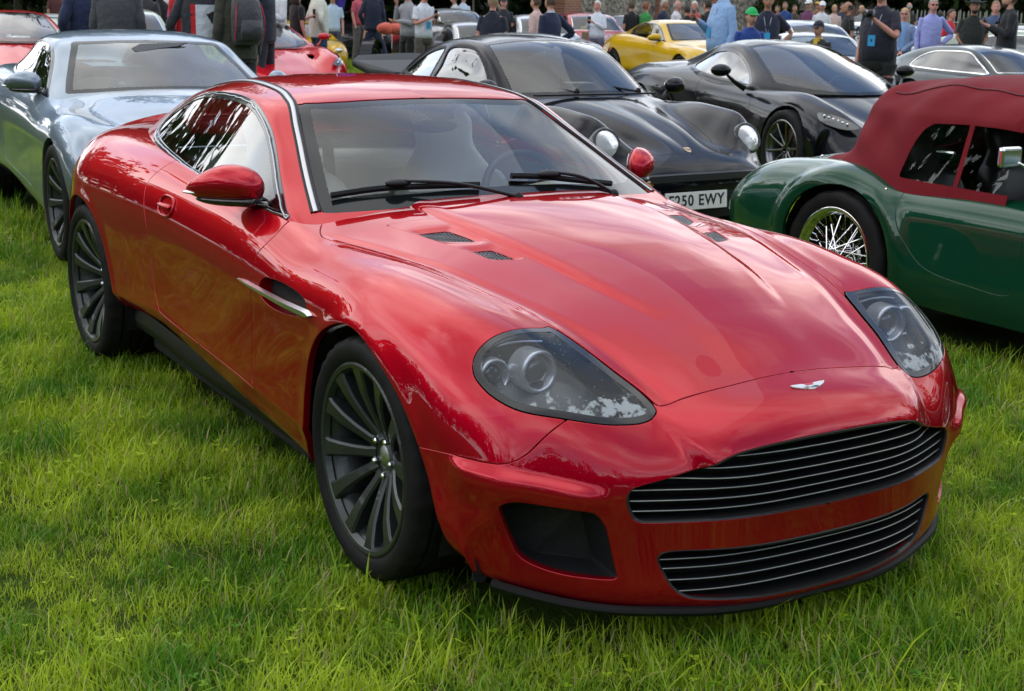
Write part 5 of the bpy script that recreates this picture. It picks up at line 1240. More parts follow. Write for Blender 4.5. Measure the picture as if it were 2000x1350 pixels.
def spec_911():
    return dict(open_top=[(-.75,-.2),(-.8,.5),(-.92,.63),(-1.7,.65),(-2.05,.57),(-2.15,-.2)], name='sports_coupe', label='black classic rear engined coupe with round headlights and whale tail behind the red car', paint=M_NIGHT, body=body_911(), house=house_911(),
        arches=[circ(0, .33, .36), circ(-2.27, .33, .37)], panels=[('bonnet', top, [(-.50,-.2),(-.50,.30),(-.56,.50),(-.45,.50),(-.1,.455),(.15,.42),(.33,.385),(.47,.33),(.585,.26),(.60,0),(.60,-.2)]), ('door', side, smooth_poly([(-.62,1.0),(-.60,.80),(-.56,.60),(-.55,.38),(-.60,.30),(-1.0,.29),(-1.45,.30),(-1.62,.42),(-1.68,.60),(-1.69,.80),(-1.70,1.0)], 2))],
        ws=smooth_poly([(-.535,-.2),(-.535,.0),(-.56,.30),(-.635,.555),(-.665,.59),(-.72,.58),(-.95,.535),(-1.15,.488),(-1.19,.45),(-1.165,.25),(-1.155,0),(-1.155,-.2)], 2),
        side=[smooth_poly([(-1.19,1.185),(-1.00,1.075),(-.86,.945),(-.80,.880),(-1.0,.885),(-1.4,.90),(-1.655,.915),(-1.655,1.05),(-1.64,1.19),(-1.4,1.215)], 3), smooth_poly([(-1.70,1.19),(-1.72,1.05),(-1.72,.925),(-1.9,.935),(-2.2,.955),(-2.33,.975),(-2.22,1.06),(-2.05,1.13),(-1.88,1.175)], 3)],
        rear=[(-1.95,-.2),(-1.95,.36),(-2.1,.38),(-2.6,.32),(-2.65,-.2)], roof_cut=lambda V: .84-V[:, 2], cabin=(-2.1, -.45, .85, .70), seat_x=-1.45, floor=(-2.9, .55), well=.78,
        wheels=[(0, .72, .325, .22), (-2.27, .73, .33, .25)], glass=mat_glass('pale_green_glass', (.78, .92, .88), boost=.9), side_glass=M_CARSIDE, trim=M_BLACK, band=.012, extras=extras_911, wheel_kind='blade', spokes=5)

# ---- mid-engined sports car
def body_mid():
    st = [(-3.5,[(0,.78),(.3,.78),(.5,.76),(.62,.73),(.72,.68),(.79,.60),(.81,.50),(.79,.38),(.74,.28)]),
     (-3.4,[(0,.86),(.3,.86),(.5,.84),(.63,.81),(.74,.75),(.83,.66),(.85,.54),(.84,.38),(.77,.27)]),
     (-3.1,[(0,.92),(.3,.92),(.5,.90),(.64,.88),(.77,.82),(.87,.73),(.90,.59),(.89,.40),(.81,.25)]),
     (-2.67,[(0,.95),(.3,.94),(.5,.92),(.66,.89),(.80,.85),(.90,.75),(.93,.60),(.92,.40),(.84,.22)]),
     (-2.1,[(0,.96),(.3,.95),(.52,.92),(.68,.88),(.80,.83),(.89,.73),(.92,.58),(.91,.36),(.84,.18)]),
     (-1.6,[(0,.90),(.3,.90),(.55,.87),(.70,.83),(.78,.77),(.83,.67),(.84,.52),(.87,.32),(.83,.17)]),
     (-1.1,[(0,.84),(.3,.84),(.55,.825),(.71,.80),(.785,.75),(.835,.66),(.84,.5),(.87,.30),(.83,.16)]),
     (-.65,[(0,.81),(.3,.805),(.52,.79),(.68,.785),(.78,.76),(.85,.67),(.865,.52),(.88,.30),(.83,.15)]),
     (-.3,[(0,.755),(.28,.745),(.48,.735),(.64,.785),(.77,.775),(.87,.68),(.90,.53),(.90,.32),(.84,.16)]),
     (0,[(0,.68),(.26,.675),(.46,.68),(.62,.775),(.76,.765),(.88,.675),(.915,.53),(.91,.34),(.85,.17)]),
     (.25,[(0,.61),(.24,.605),(.44,.615),(.61,.715),(.75,.71),(.87,.63),(.91,.50),(.905,.34),(.85,.17)]),
     (.48,[(0,.54),(.22,.535),(.42,.55),(.59,.635),(.71,.635),(.83,.57),(.89,.46),(.89,.32),(.84,.18)])]
    fr = [[(.75,0,.46),(.74,.2,.455),(.70,.4,.46),(.64,.57,.515),(.58,.69,.52),(.50,.79,.475),(.44,.84,.40),(.40,.87,.30),(.38,.83,.18)],
     [(.95,0,.37),(.93,.2,.365),(.88,.4,.36),(.80,.57,.39),(.71,.69,.38),(.61,.78,.35),(.52,.83,.3),(.46,.85,.25),(.42,.82,.17)],
     [(1.0,0,.25),(.98,.2,.25),(.92,.4,.245),(.83,.57,.24),(.73,.69,.235),(.63,.77,.23),(.54,.82,.22),(.47,.84,.2),(.43,.82,.15)],
     [(.95,0,.12),(.93,.2,.12),(.88,.4,.12),(.80,.56,.12),(.70,.67,.12),(.6,.75,.12),(.52,.79,.12),(.46,.81,.12),(.43,.8,.12)]]
    return rows_from(st, fr)
def house_mid():
    fr = [[(-.10,0,.68),(-.15,.3,.68),(-.50,.60,.70),(-.56,.66,.70),(-.60,.70,.70),(-.62,.72,.70),(-.62,.72,.66)],
     [(-.25,0,.765),(-.30,.3,.765),(-.63,.62,.80),(-.70,.69,.80),(-.73,.73,.795),(-.75,.76,.785),(-.75,.76,.72)],
     [(-.62,0,.925),(-.67,.28,.925),(-.90,.565,.93),(-.96,.63,.92),(-.98,.68,.87),(-1.0,.75,.79),(-1.0,.75,.73)],
     [(-1.0,0,1.065),(-1.05,.25,1.06),(-1.20,.495,1.045),(-1.26,.56,1.03),(-1.28,.64,.93),(-1.3,.75,.80),(-1.3,.75,.74)],
     [(-1.33,0,1.15),(-1.35,.24,1.145),(-1.44,.445,1.12),(-1.5,.505,1.10),(-1.5,.61,.96),(-1.5,.745,.815),(-1.5,.745,.74)]]
    st = [(-1.75,[(0,1.18),(.23,1.172),(.42,1.14),(.48,1.11),(.60,.98),(.735,.84),(.74,.75)]),
     (-2.0,[(0,1.165),(.22,1.15),(.40,1.11),(.46,1.075),(.57,.97),(.70,.86),(.72,.77)]),
     (-2.35,[(0,1.10),(.2,1.085),(.37,1.03),(.42,1.0),(.52,.93),(.64,.87),(.68,.79)]),
     (-2.75,[(0,1.00),(.19,.985),(.33,.94),(.38,.92),(.46,.88),(.56,.85),(.6,.79)]),
     (-3.1,[(0,.88),(.18,.87),(.3,.85),(.34,.83),(.4,.80),(.46,.77),(.5,.74)])]
    return house_from(fr, st)
def mid_extras(paint, lens=True):
    def ex(root):
        for s in (1, -1):
            mroot = empty('door_mirror'); mroot.parent = root
            q = MB(); V, F = g_ellipsoid((0, 0, 0), (.06, .10, .055), 20, 12); V[:, 0] = np.where(V[:, 0] < 0, V[:, 0]*.4, V[:, 0]*1.2); q.add(V+np.array([-.95, .98*s, .93]), F); q.build('mirror_shell', paint, mroot, smooth=True)
            q = MB(); V, F = g_tube(catmull([(-.93, .93*s, .895), (-.86, .88*s, .83), (-.80, .81*s, .775)], 5), list(np.linspace(.014, .034, 11)), 10, flat=.45, up=(0, 1, 0)); q.add(V, F); q.build('mirror_foot', paint, mroot, smooth=True)
            # tear-drop lamp with a row of cells
            l = MB(); P_ = [(.34, .80, .66), (.44, .76, .655), (.56, .68, .62), (.66, .62, .565), (.64, .70, .545), (.56, .78, .56), (.44, .84, .60)]
            c = np.mean(P_, axis=0); nv = np.array([.55, .45, .70]); ring = catmull(np.array(P_)+nv*.004, 4, True); V = np.concatenate([ring, [c+nv*.03]])*np.array([1, s, 1]); n = len(ring)
            l.add(V, [(i, (i+1) % n, n)[::-s] for i in range(n)]); ho = l.build('headlight', mat('lamp_smoke', (.03, .035, .04), .05, coat=1.0), root, smooth=True)
            for k in range(6):
                q = MB(); a = np.array([.42, .79, .63])*(1-k/5)+np.array([.60, .69, .575])*(k/5)+nv*.022; V, F = g_ellipsoid(a*np.array([1, s, 1]), (.012, .012, .010), 10, 6); q.add(V, F); q.build('lamp_cell', M_CHROME, ho, smooth=True)
    return ex
def spec_mid(name, label, paint, **k):
    d = dict(open_top=[(-.70,-.2),(-.85,.5),(-1.0,.64),(-1.6,.69),(-1.9,.60),(-1.95,-.2)], name=name, label=label, paint=paint, body=body_mid(), house=house_mid(), arches=[circ(0, .33, .365), circ(-2.67, .34, .38)],
        openings=[('lower_intake', front, smooth_poly([(0,.30),(.35,.30),(.42,.26),(.36,.16),(0,.15)], 3).tolist(), M_BLACK), ('side_intake', side, smooth_poly([(-1.62,.60),(-1.85,.72),(-2.05,.77),(-2.10,.72),(-2.0,.60),(-1.85,.50),(-1.68,.48)], 3), M_VOID)],
        panels=[('bonnet', top, [(-.35,-.2),(-.35,.42),(-.1,.47),(.2,.45),(.5,.42),(.70,.38),(.76,0),(.76,-.2)]), ('door', side, smooth_poly([(-.66,1.1),(-.66,.72),(-.62,.55),(-.66,.30),(-.80,.24),(-1.3,.24),(-1.55,.34),(-1.62,.55),(-1.66,.72),(-1.72,1.1)], 2))],
        ws=smooth_poly([(-.235,-.2),(-.235,0),(-.27,.25),(-.44,.46),(-.62,.60),(-.67,.625),(-.78,.60),(-1.0,.545),(-1.25,.485),(-1.43,.435),(-1.40,.3),(-1.37,.15),(-1.36,0),(-1.36,-.2)], 2),
        side=[smooth_poly([(-.80,.80),(-.95,.89),(-1.15,.985),(-1.4,1.065),(-1.65,1.09),(-1.88,1.06),(-2.0,1.0),(-2.08,.93),(-2.0,.885),(-1.7,.85),(-1.3,.82),(-1.0,.805)], 3)], rear=[(-2.2,-.2),(-2.2,.24),(-2.6,.22),(-2.62,-.2)],
        roof_cut=lambda V: .76-V[:, 2], cabin=(-2.0, -.45, .78, .74), seat_x=-1.55, seat_h=.92, floor=(-3.3, .7), wheels=[(0, .80, .33, .235), (-2.67, .80, .345, .28)], side_glass=M_CARSIDE, band=.045, lipz=.82,
        extras=mid_extras(paint), spokes=10, wheel_kind='thin', wheel_mat=mat('dark_silver_wheel', (.22, .22, .23), .3, 1.0), well=.86)
    d.update(k); return d

# ---- open two-seater with a fabric hood
def body_roadster():
    T9 = lambda a: a
    st = [(-.98,[(0,.50),(.25,.50),(.42,.50),(.52,.50),(.58,.49),(.62,.46),(.63,.41),(.61,.35),(.55,.29)]),
     (-.94,[(0,.61),(.25,.61),(.42,.61),(.52,.60),(.61,.57),(.67,.51),(.68,.44),(.66,.35),(.60,.26)]),
     (-.82,[(0,.71),(.25,.71),(.42,.70),(.54,.695),(.65,.655),(.73,.58),(.75,.48),(.73,.36),(.66,.24)]),
     (-.60,[(0,.775),(.25,.765),(.42,.75),(.56,.76),(.68,.73),(.77,.64),(.79,.51),(.78,.36),(.71,.22)]),
     (-.35,[(0,.80),(.25,.785),(.42,.765),(.56,.785),(.69,.765),(.785,.685),(.81,.54),(.80,.36),(.74,.2)]),
     (-.10,[(0,.80),(.25,.785),(.42,.75),(.56,.785),(.69,.775),(.795,.70),(.825,.56),(.81,.36),(.74,.2)]),
     (.12,[(0,.78),(.25,.77),(.42,.735),(.55,.745),(.67,.735),(.77,.675),(.805,.54),(.79,.36),(.74,.2)]),
     (.32,[(0,.75),(.3,.745),(.48,.735),(.58,.725),(.67,.71),(.745,.65),(.77,.51),(.775,.34),(.735,.2)]),
     (.60,[(0,.75),(.3,.745),(.50,.74),(.60,.73),(.68,.71),(.745,.64),(.762,.5),(.772,.33),(.735,.19)]),
     (1.0,[(0,.755),(.3,.75),(.50,.745),(.60,.735),(.68,.71),(.745,.64),(.762,.5),(.772,.33),(.735,.19)]),
     (1.35,[(0,.775),(.3,.77),(.48,.75),(.58,.745),(.67,.725),(.75,.65),(.77,.52),(.775,.34),(.735,.19)]),
     (1.8,[(0,.79),(.3,.78),(.44,.74),(.55,.765),(.67,.75),(.76,.67),(.785,.53),(.785,.35),(.74,.2)]),
     (2.29,[(0,.76),(.28,.75),(.42,.72),(.54,.775),(.66,.765),(.76,.69),(.79,.55),(.79,.36),(.74,.22)]),
     (2.6,[(0,.67),(.25,.66),(.38,.64),(.5,.705),(.62,.70),(.71,.62),(.74,.50),(.73,.36),(.68,.24)]),
     (2.85,[(0,.52),(.2,.52),(.32,.52),(.45,.53),(.55,.51),(.62,.46),(.64,.4),(.63,.33),(.58,.26)]),
     (2.92,[(0,.36),(.2,.36),(.3,.36),(.4,.36),(.5,.36),(.55,.34),(.57,.32),(.56,.29),(.52,.25)])]
    return rows_from(st)
def hood_rows():
    fr = [[(1.02,0,1.20),(1.0,.3,1.195),(.95,.52,1.15),(.93,.60,1.08),(.92,.63,.95),(.92,.66,.79),(.92,.68,.70)]]
    st = [(.78,[(0,1.235),(.3,1.22),(.50,1.165),(.60,1.07),(.635,.93),(.66,.80),(.68,.70)]),
     (.52,[(0,1.25),(.3,1.235),(.50,1.175),(.60,1.065),(.64,.92),(.668,.80),(.69,.70)]),
     (.25,[(0,1.235),(.3,1.22),(.49,1.16),(.59,1.04),(.64,.90),(.67,.79),(.70,.69)]),
     (.08,[(0,1.21),(.3,1.19),(.47,1.12),(.565,1.0),(.62,.87),(.66,.785),(.695,.70)]),
     (-.03,[(0,1.205),(.28,1.195),(.455,1.135),(.555,1.0),(.605,.88),(.64,.805),(.67,.745)]),
     (-.12,[(0,1.16),(.28,1.15),(.435,1.10),(.52,.97),(.575,.865),(.61,.80),(.635,.75)]),
     (-.19,[(0,1.04),(.27,1.03),(.41,.98),(.49,.90),(.54,.84),(.58,.80),(.605,.755)]),
     (-.25,[(0,.92),(.25,.91),(.38,.875),(.455,.84),(.50,.815),(.54,.795),(.57,.765)]),
     (-.33,[(0,.835),(.24,.83),(.36,.815),(.43,.805),(.475,.80),(.51,.79),(.54,.77)]),
     (-.40,[(0,.80),(.23,.795),(.34,.79),(.41,.785),(.455,.78),(.49,.775),(.52,.765)])]
    return house_from(fr, st)
def build_roadster():
    green = mat_paint('british_green_paint', (.004, .045, .022), .05, .3, .02)
    red = mat('hood_vinyl', (.15, .004, .010), .7, sheen=.0, spec=.2, bump=(420, .35, .0015), noise=(5, .35, (.19, .008, .014)))
    gl = mat_glass('clear_sidescreen', (.93, .96, .96), boost=.5)
    def ex(root):
        for s in (1, -1):
            q = MB(); V, F = g_tube(catmull([(-1.0, .30*s, .62), (-1.04, .38*s, .58), (-1.05, .42*s, .50), (-1.03, .42*s, .42)], 5), .018, 10); q.add(V, F); q.build('overrider', M_CHROME, root, smooth=True)
            q = MB(); V, F = g_ellipsoid((-.955, .50*s, .50), (.03, .05, .05)); q.add(V, F); q.build('tail_lamp', mat('red_lens', (.5, .01, .01), .15, coat=1), root, smooth=True)
            mroot = empty('door_mirror'); mroot.parent = root
            q = MB(); V, F = g_box((0, 0, 0), (.03, .13, .085)); q.add(V, F); q.build('mirror_shell', M_CHROME, mroot, bevel=.014, seg=3).location = (1.10, .90*s, .955)
            q = MB(); V, F = g_tube(catmull([(1.11, .86*s, .93), (1.13, .78*s, .90), (1.12, .70*s, .93)], 5), .008, 8); q.add(V, F); q.build('mirror_stalk', M_CHROME, mroot, smooth=True)
            # screen frame posts
            q = MB(); V, F = g_tube(catmull([(1.22, .70*s, .74), (1.10, .66*s, .93), (.985, .62*s, 1.10), (.955, .56*s, 1.16), (.97, .40*s, 1.195), (.99, 0, 1.205)], 6), .015, 8); q.add(V, F); q.build('screen_frame', M_CHROME, root, smooth=True)
            for x, y, z in ((-.42, .50, .775), (-.32, .55, .768), (-.16, .60, .755), (-.02, .665, .735), (.20, .715, .70), (.26, .72, .695)):
                q = MB(); V, F = g_ellipsoid((x, (y+.005)*s, z+.01), (.008, .008, .008), 10, 6); q.add(V, F); q.build('hood_stud', M_CHROME, root, smooth=True)
        # vertical windscreen glass
        q = MB(); V = [(1.21, -.66, .76), (1.21, .66, .76), (.985, .58, 1.17), (.985, -.58, 1.17)]; q.add(V, [(0, 1, 2, 3)]); q.build('windscreen', gl, root)
        # inner arch lips
        # sidescreen bar
    sp = dict(open_top=[(1.12,-.2),(1.12,.57),(.9,.62),(.3,.62),(-.05,.48),(-.15,-.2)], disc=False, name='roadster', label='dark green classic roadster with its dark red fabric hood up and wire wheels', paint=green, body=body_roadster(), arches=[[( .36*math.cos(t)+.005, .36+.345*math.sin(t)) for t in np.linspace(0, 2*math.pi, 30)[:-1]], circ(2.29, .34, .36)],
        panels=[('door', side, smooth_poly([(.33,.9),(.355,.68),(.37,.60),(.42,.51),(.52,.41),(.64,.365),(.84,.345),(1.02,.335),(1.08,.36),(1.10,.44),(1.10,.57),(1.11,.71),(1.11,.9)], 3)), ('boot_lid', top, [(-.80,-.2),(-.80,.33),(-.55,.38),(-.45,.36),(-.44,-.2)])],
        cabin=(-.25, 1.15, .74, .66), seat_x=.22, seat_h=.95, floor=(-.6, 2.5), wheels=[(2.29, .70, .335, .19), (0, .70, .335, .20)], well=.74, extras=ex, res=.018, seat=mat('black_vinyl', (.015, .015, .016), .35))
    # flare ridge along the rear arch
    def shape(G, N):
        V = G.reshape(-1, 3); x, y, z = V.T; r = np.hypot(x-.0, z-.34); d = np.where((y > .5) & (x > -.8) & (x < .6), .030*np.exp(-((r-.40)/.05)**2)*sstep(z, .28, .5), 0)
        return G+(N*d.reshape(N.shape[:2])[..., None])
    sp['shape'] = shape
    sp['wheel_kind'] = 'none'; sp['spokes'] = 0
    root = make_car(sp)
    # wire wheels: replace spokes
    for w in [c for c in root.children if c.name.startswith('wheel')]:
        for c in list(w.children):
            if c.name.split('.')[0] in ('rim',): c.data.materials[0] = M_CHROME
            if c.name.split('.')[0] in ('hub', 'centre_cap', 'wheel_nut', 'inner_barrel'): bpy.data.objects.remove(c)
        hub = MB(); V, F = g_lathe([(0, -.115), (.030, -.112), (.038, -.10), (.045, -.06), (.045, .03), (.06, .05)], 24, 'y'); hub.add(V, F); hub.build('hub', M_CHROME, w, smooth=True)
        for a in (0, math.pi): hub2 = MB(); V, F = g_box((.055*math.cos(a), -.10, .055*math.sin(a)), (.07, .012, .02)); hub2.add(V, F); hub2.build('knock_off_ear', M_CHROME, w, bevel=.004)
        me = None
        for k in range(48):
            a = 2*math.pi*k/48; o = .32*(1 if k % 2 else -1); yi = -.085 if k % 4 < 2 else .02
            p0 = (.042*math.cos(a+o*3), yi, .042*math.sin(a+o*3)); p1 = (.215*math.cos(a), -.02 if k % 4 < 2 else -.045, .215*math.sin(a))
            q = MB(); V, F = g_tube([p0, p1], .0028, 4, cap=False); q.add(V, F); q.build('wire_spoke', M_CHROME, w)
        q = MB(); V, F = g_lathe([(0, .07), (.205, .07)], 24, 'y'); q.add(V, F); q.build('inner_barrel', M_VOID, w)
    # soft top
    Hs = smooth_surface(hood_rows()[::-1], .014, .016, lam=.002); Hs[:, 0, 1] = 0; HN = grid_normals(Hs); HN[:, 0, 1] = 0
    # draped folds over the rear bow
    V = Hs.reshape(-1, 3); d = .006*np.exp(-((V[:, 0]+.02)/.05)**2)*np.sin(V[:, 1]*22)*0+.006*np.exp(-((V[:, 2]-1.06)/.03)**2)*(V[:, 0] < .9)+.006*np.sin(V[:, 2]*30+V[:, 0]*14)*sstep(V[:, 1], .42, .55)*sstep(-V[:, 0], -.35, -.1)+.004*np.sin(V[:, 0]*26-V[:, 2]*18)*np.exp(-((V[:, 1]-.5)/.09)**2)
    Hs = Hs+HN*d.reshape(HN.shape[:2])[..., None]; HN = grid_normals(Hs); P = Piece.grid(Hs, HN)
    w1 = np.array([(.285,.765),(.29,.80),(.31,.88),(.335,.945),(.37,1.0),(.42,1.03),(.60,1.04),(.80,1.04),(.95,1.03),(1.02,.98),(1.05,.80),(1.05,.755),(.8,.755),(.5,.76)]); 
    win, P = P.split(lambda V: np.where(V[:, 1] > .5, poly_sd(xz(V), w1), 1.0), 0)
    bar = lambda V: np.abs(V[:, 0]-.635+(V[:, 2]-.88)*-.05)-.013
    b_, wg = win.split(bar, 0)
    rw = np.array([(.82,-.1),(.82,.33),(.85,.39),(.93,.42),(1.0,.39),(1.03,.33),(1.03,-.1)])[:, ::-1]
    r_, P = P.split(lambda V: np.where(V[:, 0] < -.05, poly_sd(yz(V), rw), 1.0), 0)
    P = merge(P, b_)
    ho = P.lipped(.004, .002).obj('hood', red, root); 
    wg = fit_flat(wg)
    for s in (1, -1): wg.obj('side_screen', gl, ho, s)
    r_.obj('rear_window', mat_glass('smoked_plastic', (.35, .37, .38), opac=.3, boost=1.0), ho)
    # piping seam over the shoulder
    sm = [(x, y) for x, y in ((.98, .47), (.7, .46), (.4, .455), (.15, .45), (.0, .44))]
    Pp, nn = surf_pts(Piece.grid(Hs, HN), lambda V: V[:, :2], catmull(np.array(sm), 6)); 
    for s in (1, -1):
        q = MB(); V, F = g_tube((Pp+nn*.002)*np.array([1, s, 1]), .005, 6); q.add(V, F); q.build('hood_seam', mat('hood_piping', (.08, .004, .008), .6), ho, smooth=True)
    return root

# ---- classic fastback with bright window frames
def classic_spec(name, label, paint, **k):
    st = [(-1.25,[(0,.55),(.3,.55),(.5,.55),(.62,.54),(.70,.52),(.74,.47),(.75,.42),(.73,.34),(.68,.26)]),
     (-1.15,[(0,.74),(.3,.74),(.5,.73),(.63,.71),(.73,.66),(.79,.57),(.80,.46),(.78,.34),(.72,.24)]),
     (-.6,[(0,.80),(.3,.80),(.52,.79),(.66,.77),(.76,.72),(.83,.61),(.84,.48),(.82,.34),(.75,.22)]),
     (0,[(0,.82),(.3,.82),(.54,.81),(.68,.785),(.77,.74),(.845,.62),(.855,.49),(.84,.34),(.77,.2)]),
     (.8,[(0,.80),(.3,.80),(.56,.79),(.68,.77),(.765,.73),(.83,.61),(.84,.47),(.83,.32),(.76,.19)]),
     (1.5,[(0,.80),(.3,.79),(.54,.77),(.66,.765),(.755,.725),(.83,.61),(.84,.47),(.83,.32),(.76,.19)]),
     (2.1,[(0,.75),(.28,.74),(.5,.71),(.62,.735),(.74,.705),(.82,.60),(.84,.47),(.83,.33),(.76,.2)]),
     (2.6,[(0,.68),(.25,.67),(.46,.65),(.6,.70),(.71,.68),(.80,.59),(.83,.47),(.82,.34),(.76,.21)]),
     (3.1,[(0,.59),(.25,.59),(.44,.58),(.58,.60),(.68,.58),(.75,.52),(.78,.44),(.77,.34),(.72,.23)])]
    fr = [[(3.3,0,.48),(3.29,.25,.48),(3.25,.44,.48),(3.2,.57,.48),(3.15,.66,.46),(3.12,.72,.42),(3.1,.75,.37),(3.08,.75,.30),(3.06,.70,.22)],
     [(3.33,0,.36),(3.32,.25,.36),(3.28,.44,.36),(3.22,.57,.36),(3.16,.65,.35),(3.12,.71,.33),(3.1,.73,.3),(3.08,.73,.26),(3.06,.70,.2)],
     [(3.25,0,.22),(3.24,.25,.22),(3.2,.42,.22),(3.15,.55,.22),(3.1,.62,.22),(3.08,.68,.2),(3.06,.7,.2),(3.05,.7,.19),(3.05,.69,.18)]]
    fh = [[(1.85,0,.70),(1.83,.28,.70),(1.75,.56,.69),(1.70,.62,.68),(1.68,.66,.67),(1.66,.70,.66),(1.66,.70,.62)],
     [(1.72,0,.79),(1.70,.28,.79),(1.62,.56,.78),(1.57,.62,.775),(1.55,.67,.77),(1.53,.715,.76),(1.53,.715,.68)],
     [(1.40,0,.98),(1.38,.27,.98),(1.31,.53,.965),(1.27,.585,.95),(1.26,.64,.86),(1.26,.715,.765),(1.26,.715,.69)],
     [(1.12,0,1.125),(1.10,.26,1.12),(1.05,.50,1.10),(1.01,.55,1.085),(1.0,.62,.93),(1.0,.715,.77),(1.0,.715,.69)]]
    hs = [(.8,[(0,1.19),(.25,1.185),(.47,1.155),(.53,1.125),(.61,.96),(.715,.775),(.72,.7)]),
     (.4,[(0,1.205),(.25,1.198),(.46,1.165),(.52,1.13),(.61,.97),(.715,.78),(.72,.7)]),
     (.0,[(0,1.19),(.24,1.18),(.44,1.145),(.50,1.105),(.60,.95),(.71,.785),(.72,.7)]),
     (-.4,[(0,1.12),(.23,1.11),(.41,1.075),(.47,1.035),(.57,.91),(.69,.785),(.70,.7)]),
     (-.8,[(0,1.0),(.22,.99),(.38,.955),(.44,.92),(.53,.85),(.64,.775),(.67,.7)]),
     (-1.2,[(0,.83),(.2,.82),(.34,.80),(.4,.78),(.48,.74),(.56,.70),(.6,.66)])]
    d = dict(open_top=[(1.42,-.2),(1.38,.48),(1.2,.63),(.2,.64),(-.2,.55),(-.3,-.2)], name=name, label=label, paint=paint, body=rows_from(st, fr), house=house_from(fh, hs), arches=[circ(2.5, .32, .35), circ(0, .32, .35)],
        panels=[('door', side, smooth_poly([(1.50,.9),(1.50,.6),(1.46,.3),(1.2,.27),(.6,.27),(.42,.35),(.38,.6),(.37,.9)], 2))],
        ws=smooth_poly([(1.66,-.2),(1.66,0),(1.64,.28),(1.57,.52),(1.52,.57),(1.35,.53),(1.10,.49),(1.02,.46),(1.07,.25),(1.08,0),(1.08,-.2)], 2),
        side=[smooth_poly([(.98,1.09),(1.17,.98),(1.38,.86),(1.46,.80),(1.2,.80),(.85,.805),(.4,.815),(0,.83),(-.16,.84),(-.22,.87),(-.16,.96),(-.04,1.03),(.14,1.085),(.32,1.105),(.75,1.115)], 3)],
        rear=[(-.3,-.2),(-.3,.34),(-.9,.30),(-.95,-.2)], roof_cut=lambda V: .70-V[:, 2], cabin=(-.3, 1.6, .76, .70), seat_x=.4, floor=(-1.0, 3.0), wheels=[(2.5, .72, .32, .2), (0, .72, .32, .2)], trim=M_CHROME, trim_w=.013, band=.015, band_mat=M_CHROME, side_glass=M_CARSIDE, spokes=10, lipz=.8, wheel_mat=M_SATIN)
    d.update(k); return d

def put(o, x, y, th, s=1.0, dz=0.0):
    o.location = (x, y, dz); o.rotation_euler = (0, 0, th); o.scale = (s, s, s); return o
def build_cars():
    silver = mat_paint('silver_blue_paint', (.20, .245, .295), .75, .34, .03)
    sv = put(make_car(gt_spec('sports_coupe', 'silver blue coupe with a cream sun shade mark, parked left of the red coupe', silver, res=.019)), -4.924, .408, -.057, 1.027)
    q = MB(); V, F = g_ellipsoid((0, 0, 0), (.10, .13, .006), 24, 8); a_ = .42; V = V@np.array([[math.cos(a_), 0, math.sin(a_)], [0, 1, 0], [-math.sin(a_), 0, math.cos(a_)]]); q.add(V+np.array([-.93, -.40, .945]), F); q.build('sun_shade_card', mat('cream_card', (.62, .55, .42), .7), sv, smooth=True)
    q = MB(); V, F = g_prism([(-1.21,-.06),(-1.15,-.13),(-1.10,-.12),(-1.11,-.06),(-1.15,.05),(-1.18,.18),(-1.23,.25)], -.003, .003, 'z'); V[:, 2] += 1.125-(V[:, 0]+1.10)*.42; q.add(V, F); q.build('sensor_cover', M_BAND, sv)
    put(make_car(spec_911()), -4.58, 3.378, .036, 1.0)
    mid = put(make_car(spec_mid('supercar', 'low black mid engined supercar with fine silver spoked wheels behind the green roadster', M_NIGHT, res=.018)), -5.76, 6.87, -.17, 1.045, -.01)
    put(build_roadster(), -1.77, 3.35, 0.0)
    red2 = mat_paint('bright_red_paint', (.55, .008, .02), .1, .3, .02)
    yel = mat_paint('yellow_paint', (.60, .36, .008), .0, .3, .02)
    grey = mat_paint('grey_green_paint', (.032, .042, .046), .3, .3, .02)
    rm = make_car(spec_mid('supercar', 'bright red mid engined supercar facing the camera behind the person with a backpack', red2, res=.03)); put(rm, -16.716, 5.659, -.109, .988)
    r2 = copy_tree(rm); r2['label'] = 'bright red supercar cut off by the left edge of the picture'; put(r2, -17.4, 2.0, -.174, 1.04)
    put(make_car(gt_spec('sports_coupe', 'bright yellow coupe in front of the flint wall', yel, res=.03)), -16.373, 13.889, -.167, 1.002)
    put(make_car(classic_spec('fastback_coupe', 'grey classic fastback with bright chrome window frames behind the red hood', grey, res=.022)), -11.6, 14.35, -.07, .95, -.08)
# ================================================================ people
def cloth(name, c, rough=.85): return mat('cloth_'+name, c, rough, sheen=.15, bump=(16, .7, .03), noise=(7, .25, tuple(min(1, v*.72) for v in c)))
SKINS = {'fair': (.50, .27, .19), 'pink': (.55, .26, .20), 'tan': (.36, .18, .11), 'brown': (.14, .065, .04)}
HAIRS = {'grey': (.40, .39, .37), 'white': (.66, .65, .62), 'dark': (.018, .013, .010), 'brown': (.07, .04, .022), 'blond': (.50, .36, .17), 'sandy': (.25, .16, .09), 'ginger': (.22, .08, .03)}
def loft(secs, n=20, caps=True, pw=.95):
    """secs: (centre xyz, half-x, half-y) rings in horizontal planes"""
    V = []
    for c, a, b in secs:
        for k in range(n):
            t = 2*math.pi*k/n; cx, sy = math.cos(t), math.sin(t)
            V.append((c[0]+a*math.copysign(abs(cx)**pw, cx), c[1]+b*math.copysign(abs(sy)**pw, sy), c[2]))
    m = len(secs); F = [(i*n+k, i*n+(k+1) % n, (i+1)*n+(k+1) % n, (i+1)*n+k) for i in range(m-1) for k in range(n)]
    if caps: F += [tuple(range(n))[::-1], tuple((m-1)*n+k for k in range(n))]
    return np.array(V), F
SKIN_SCENE = {}
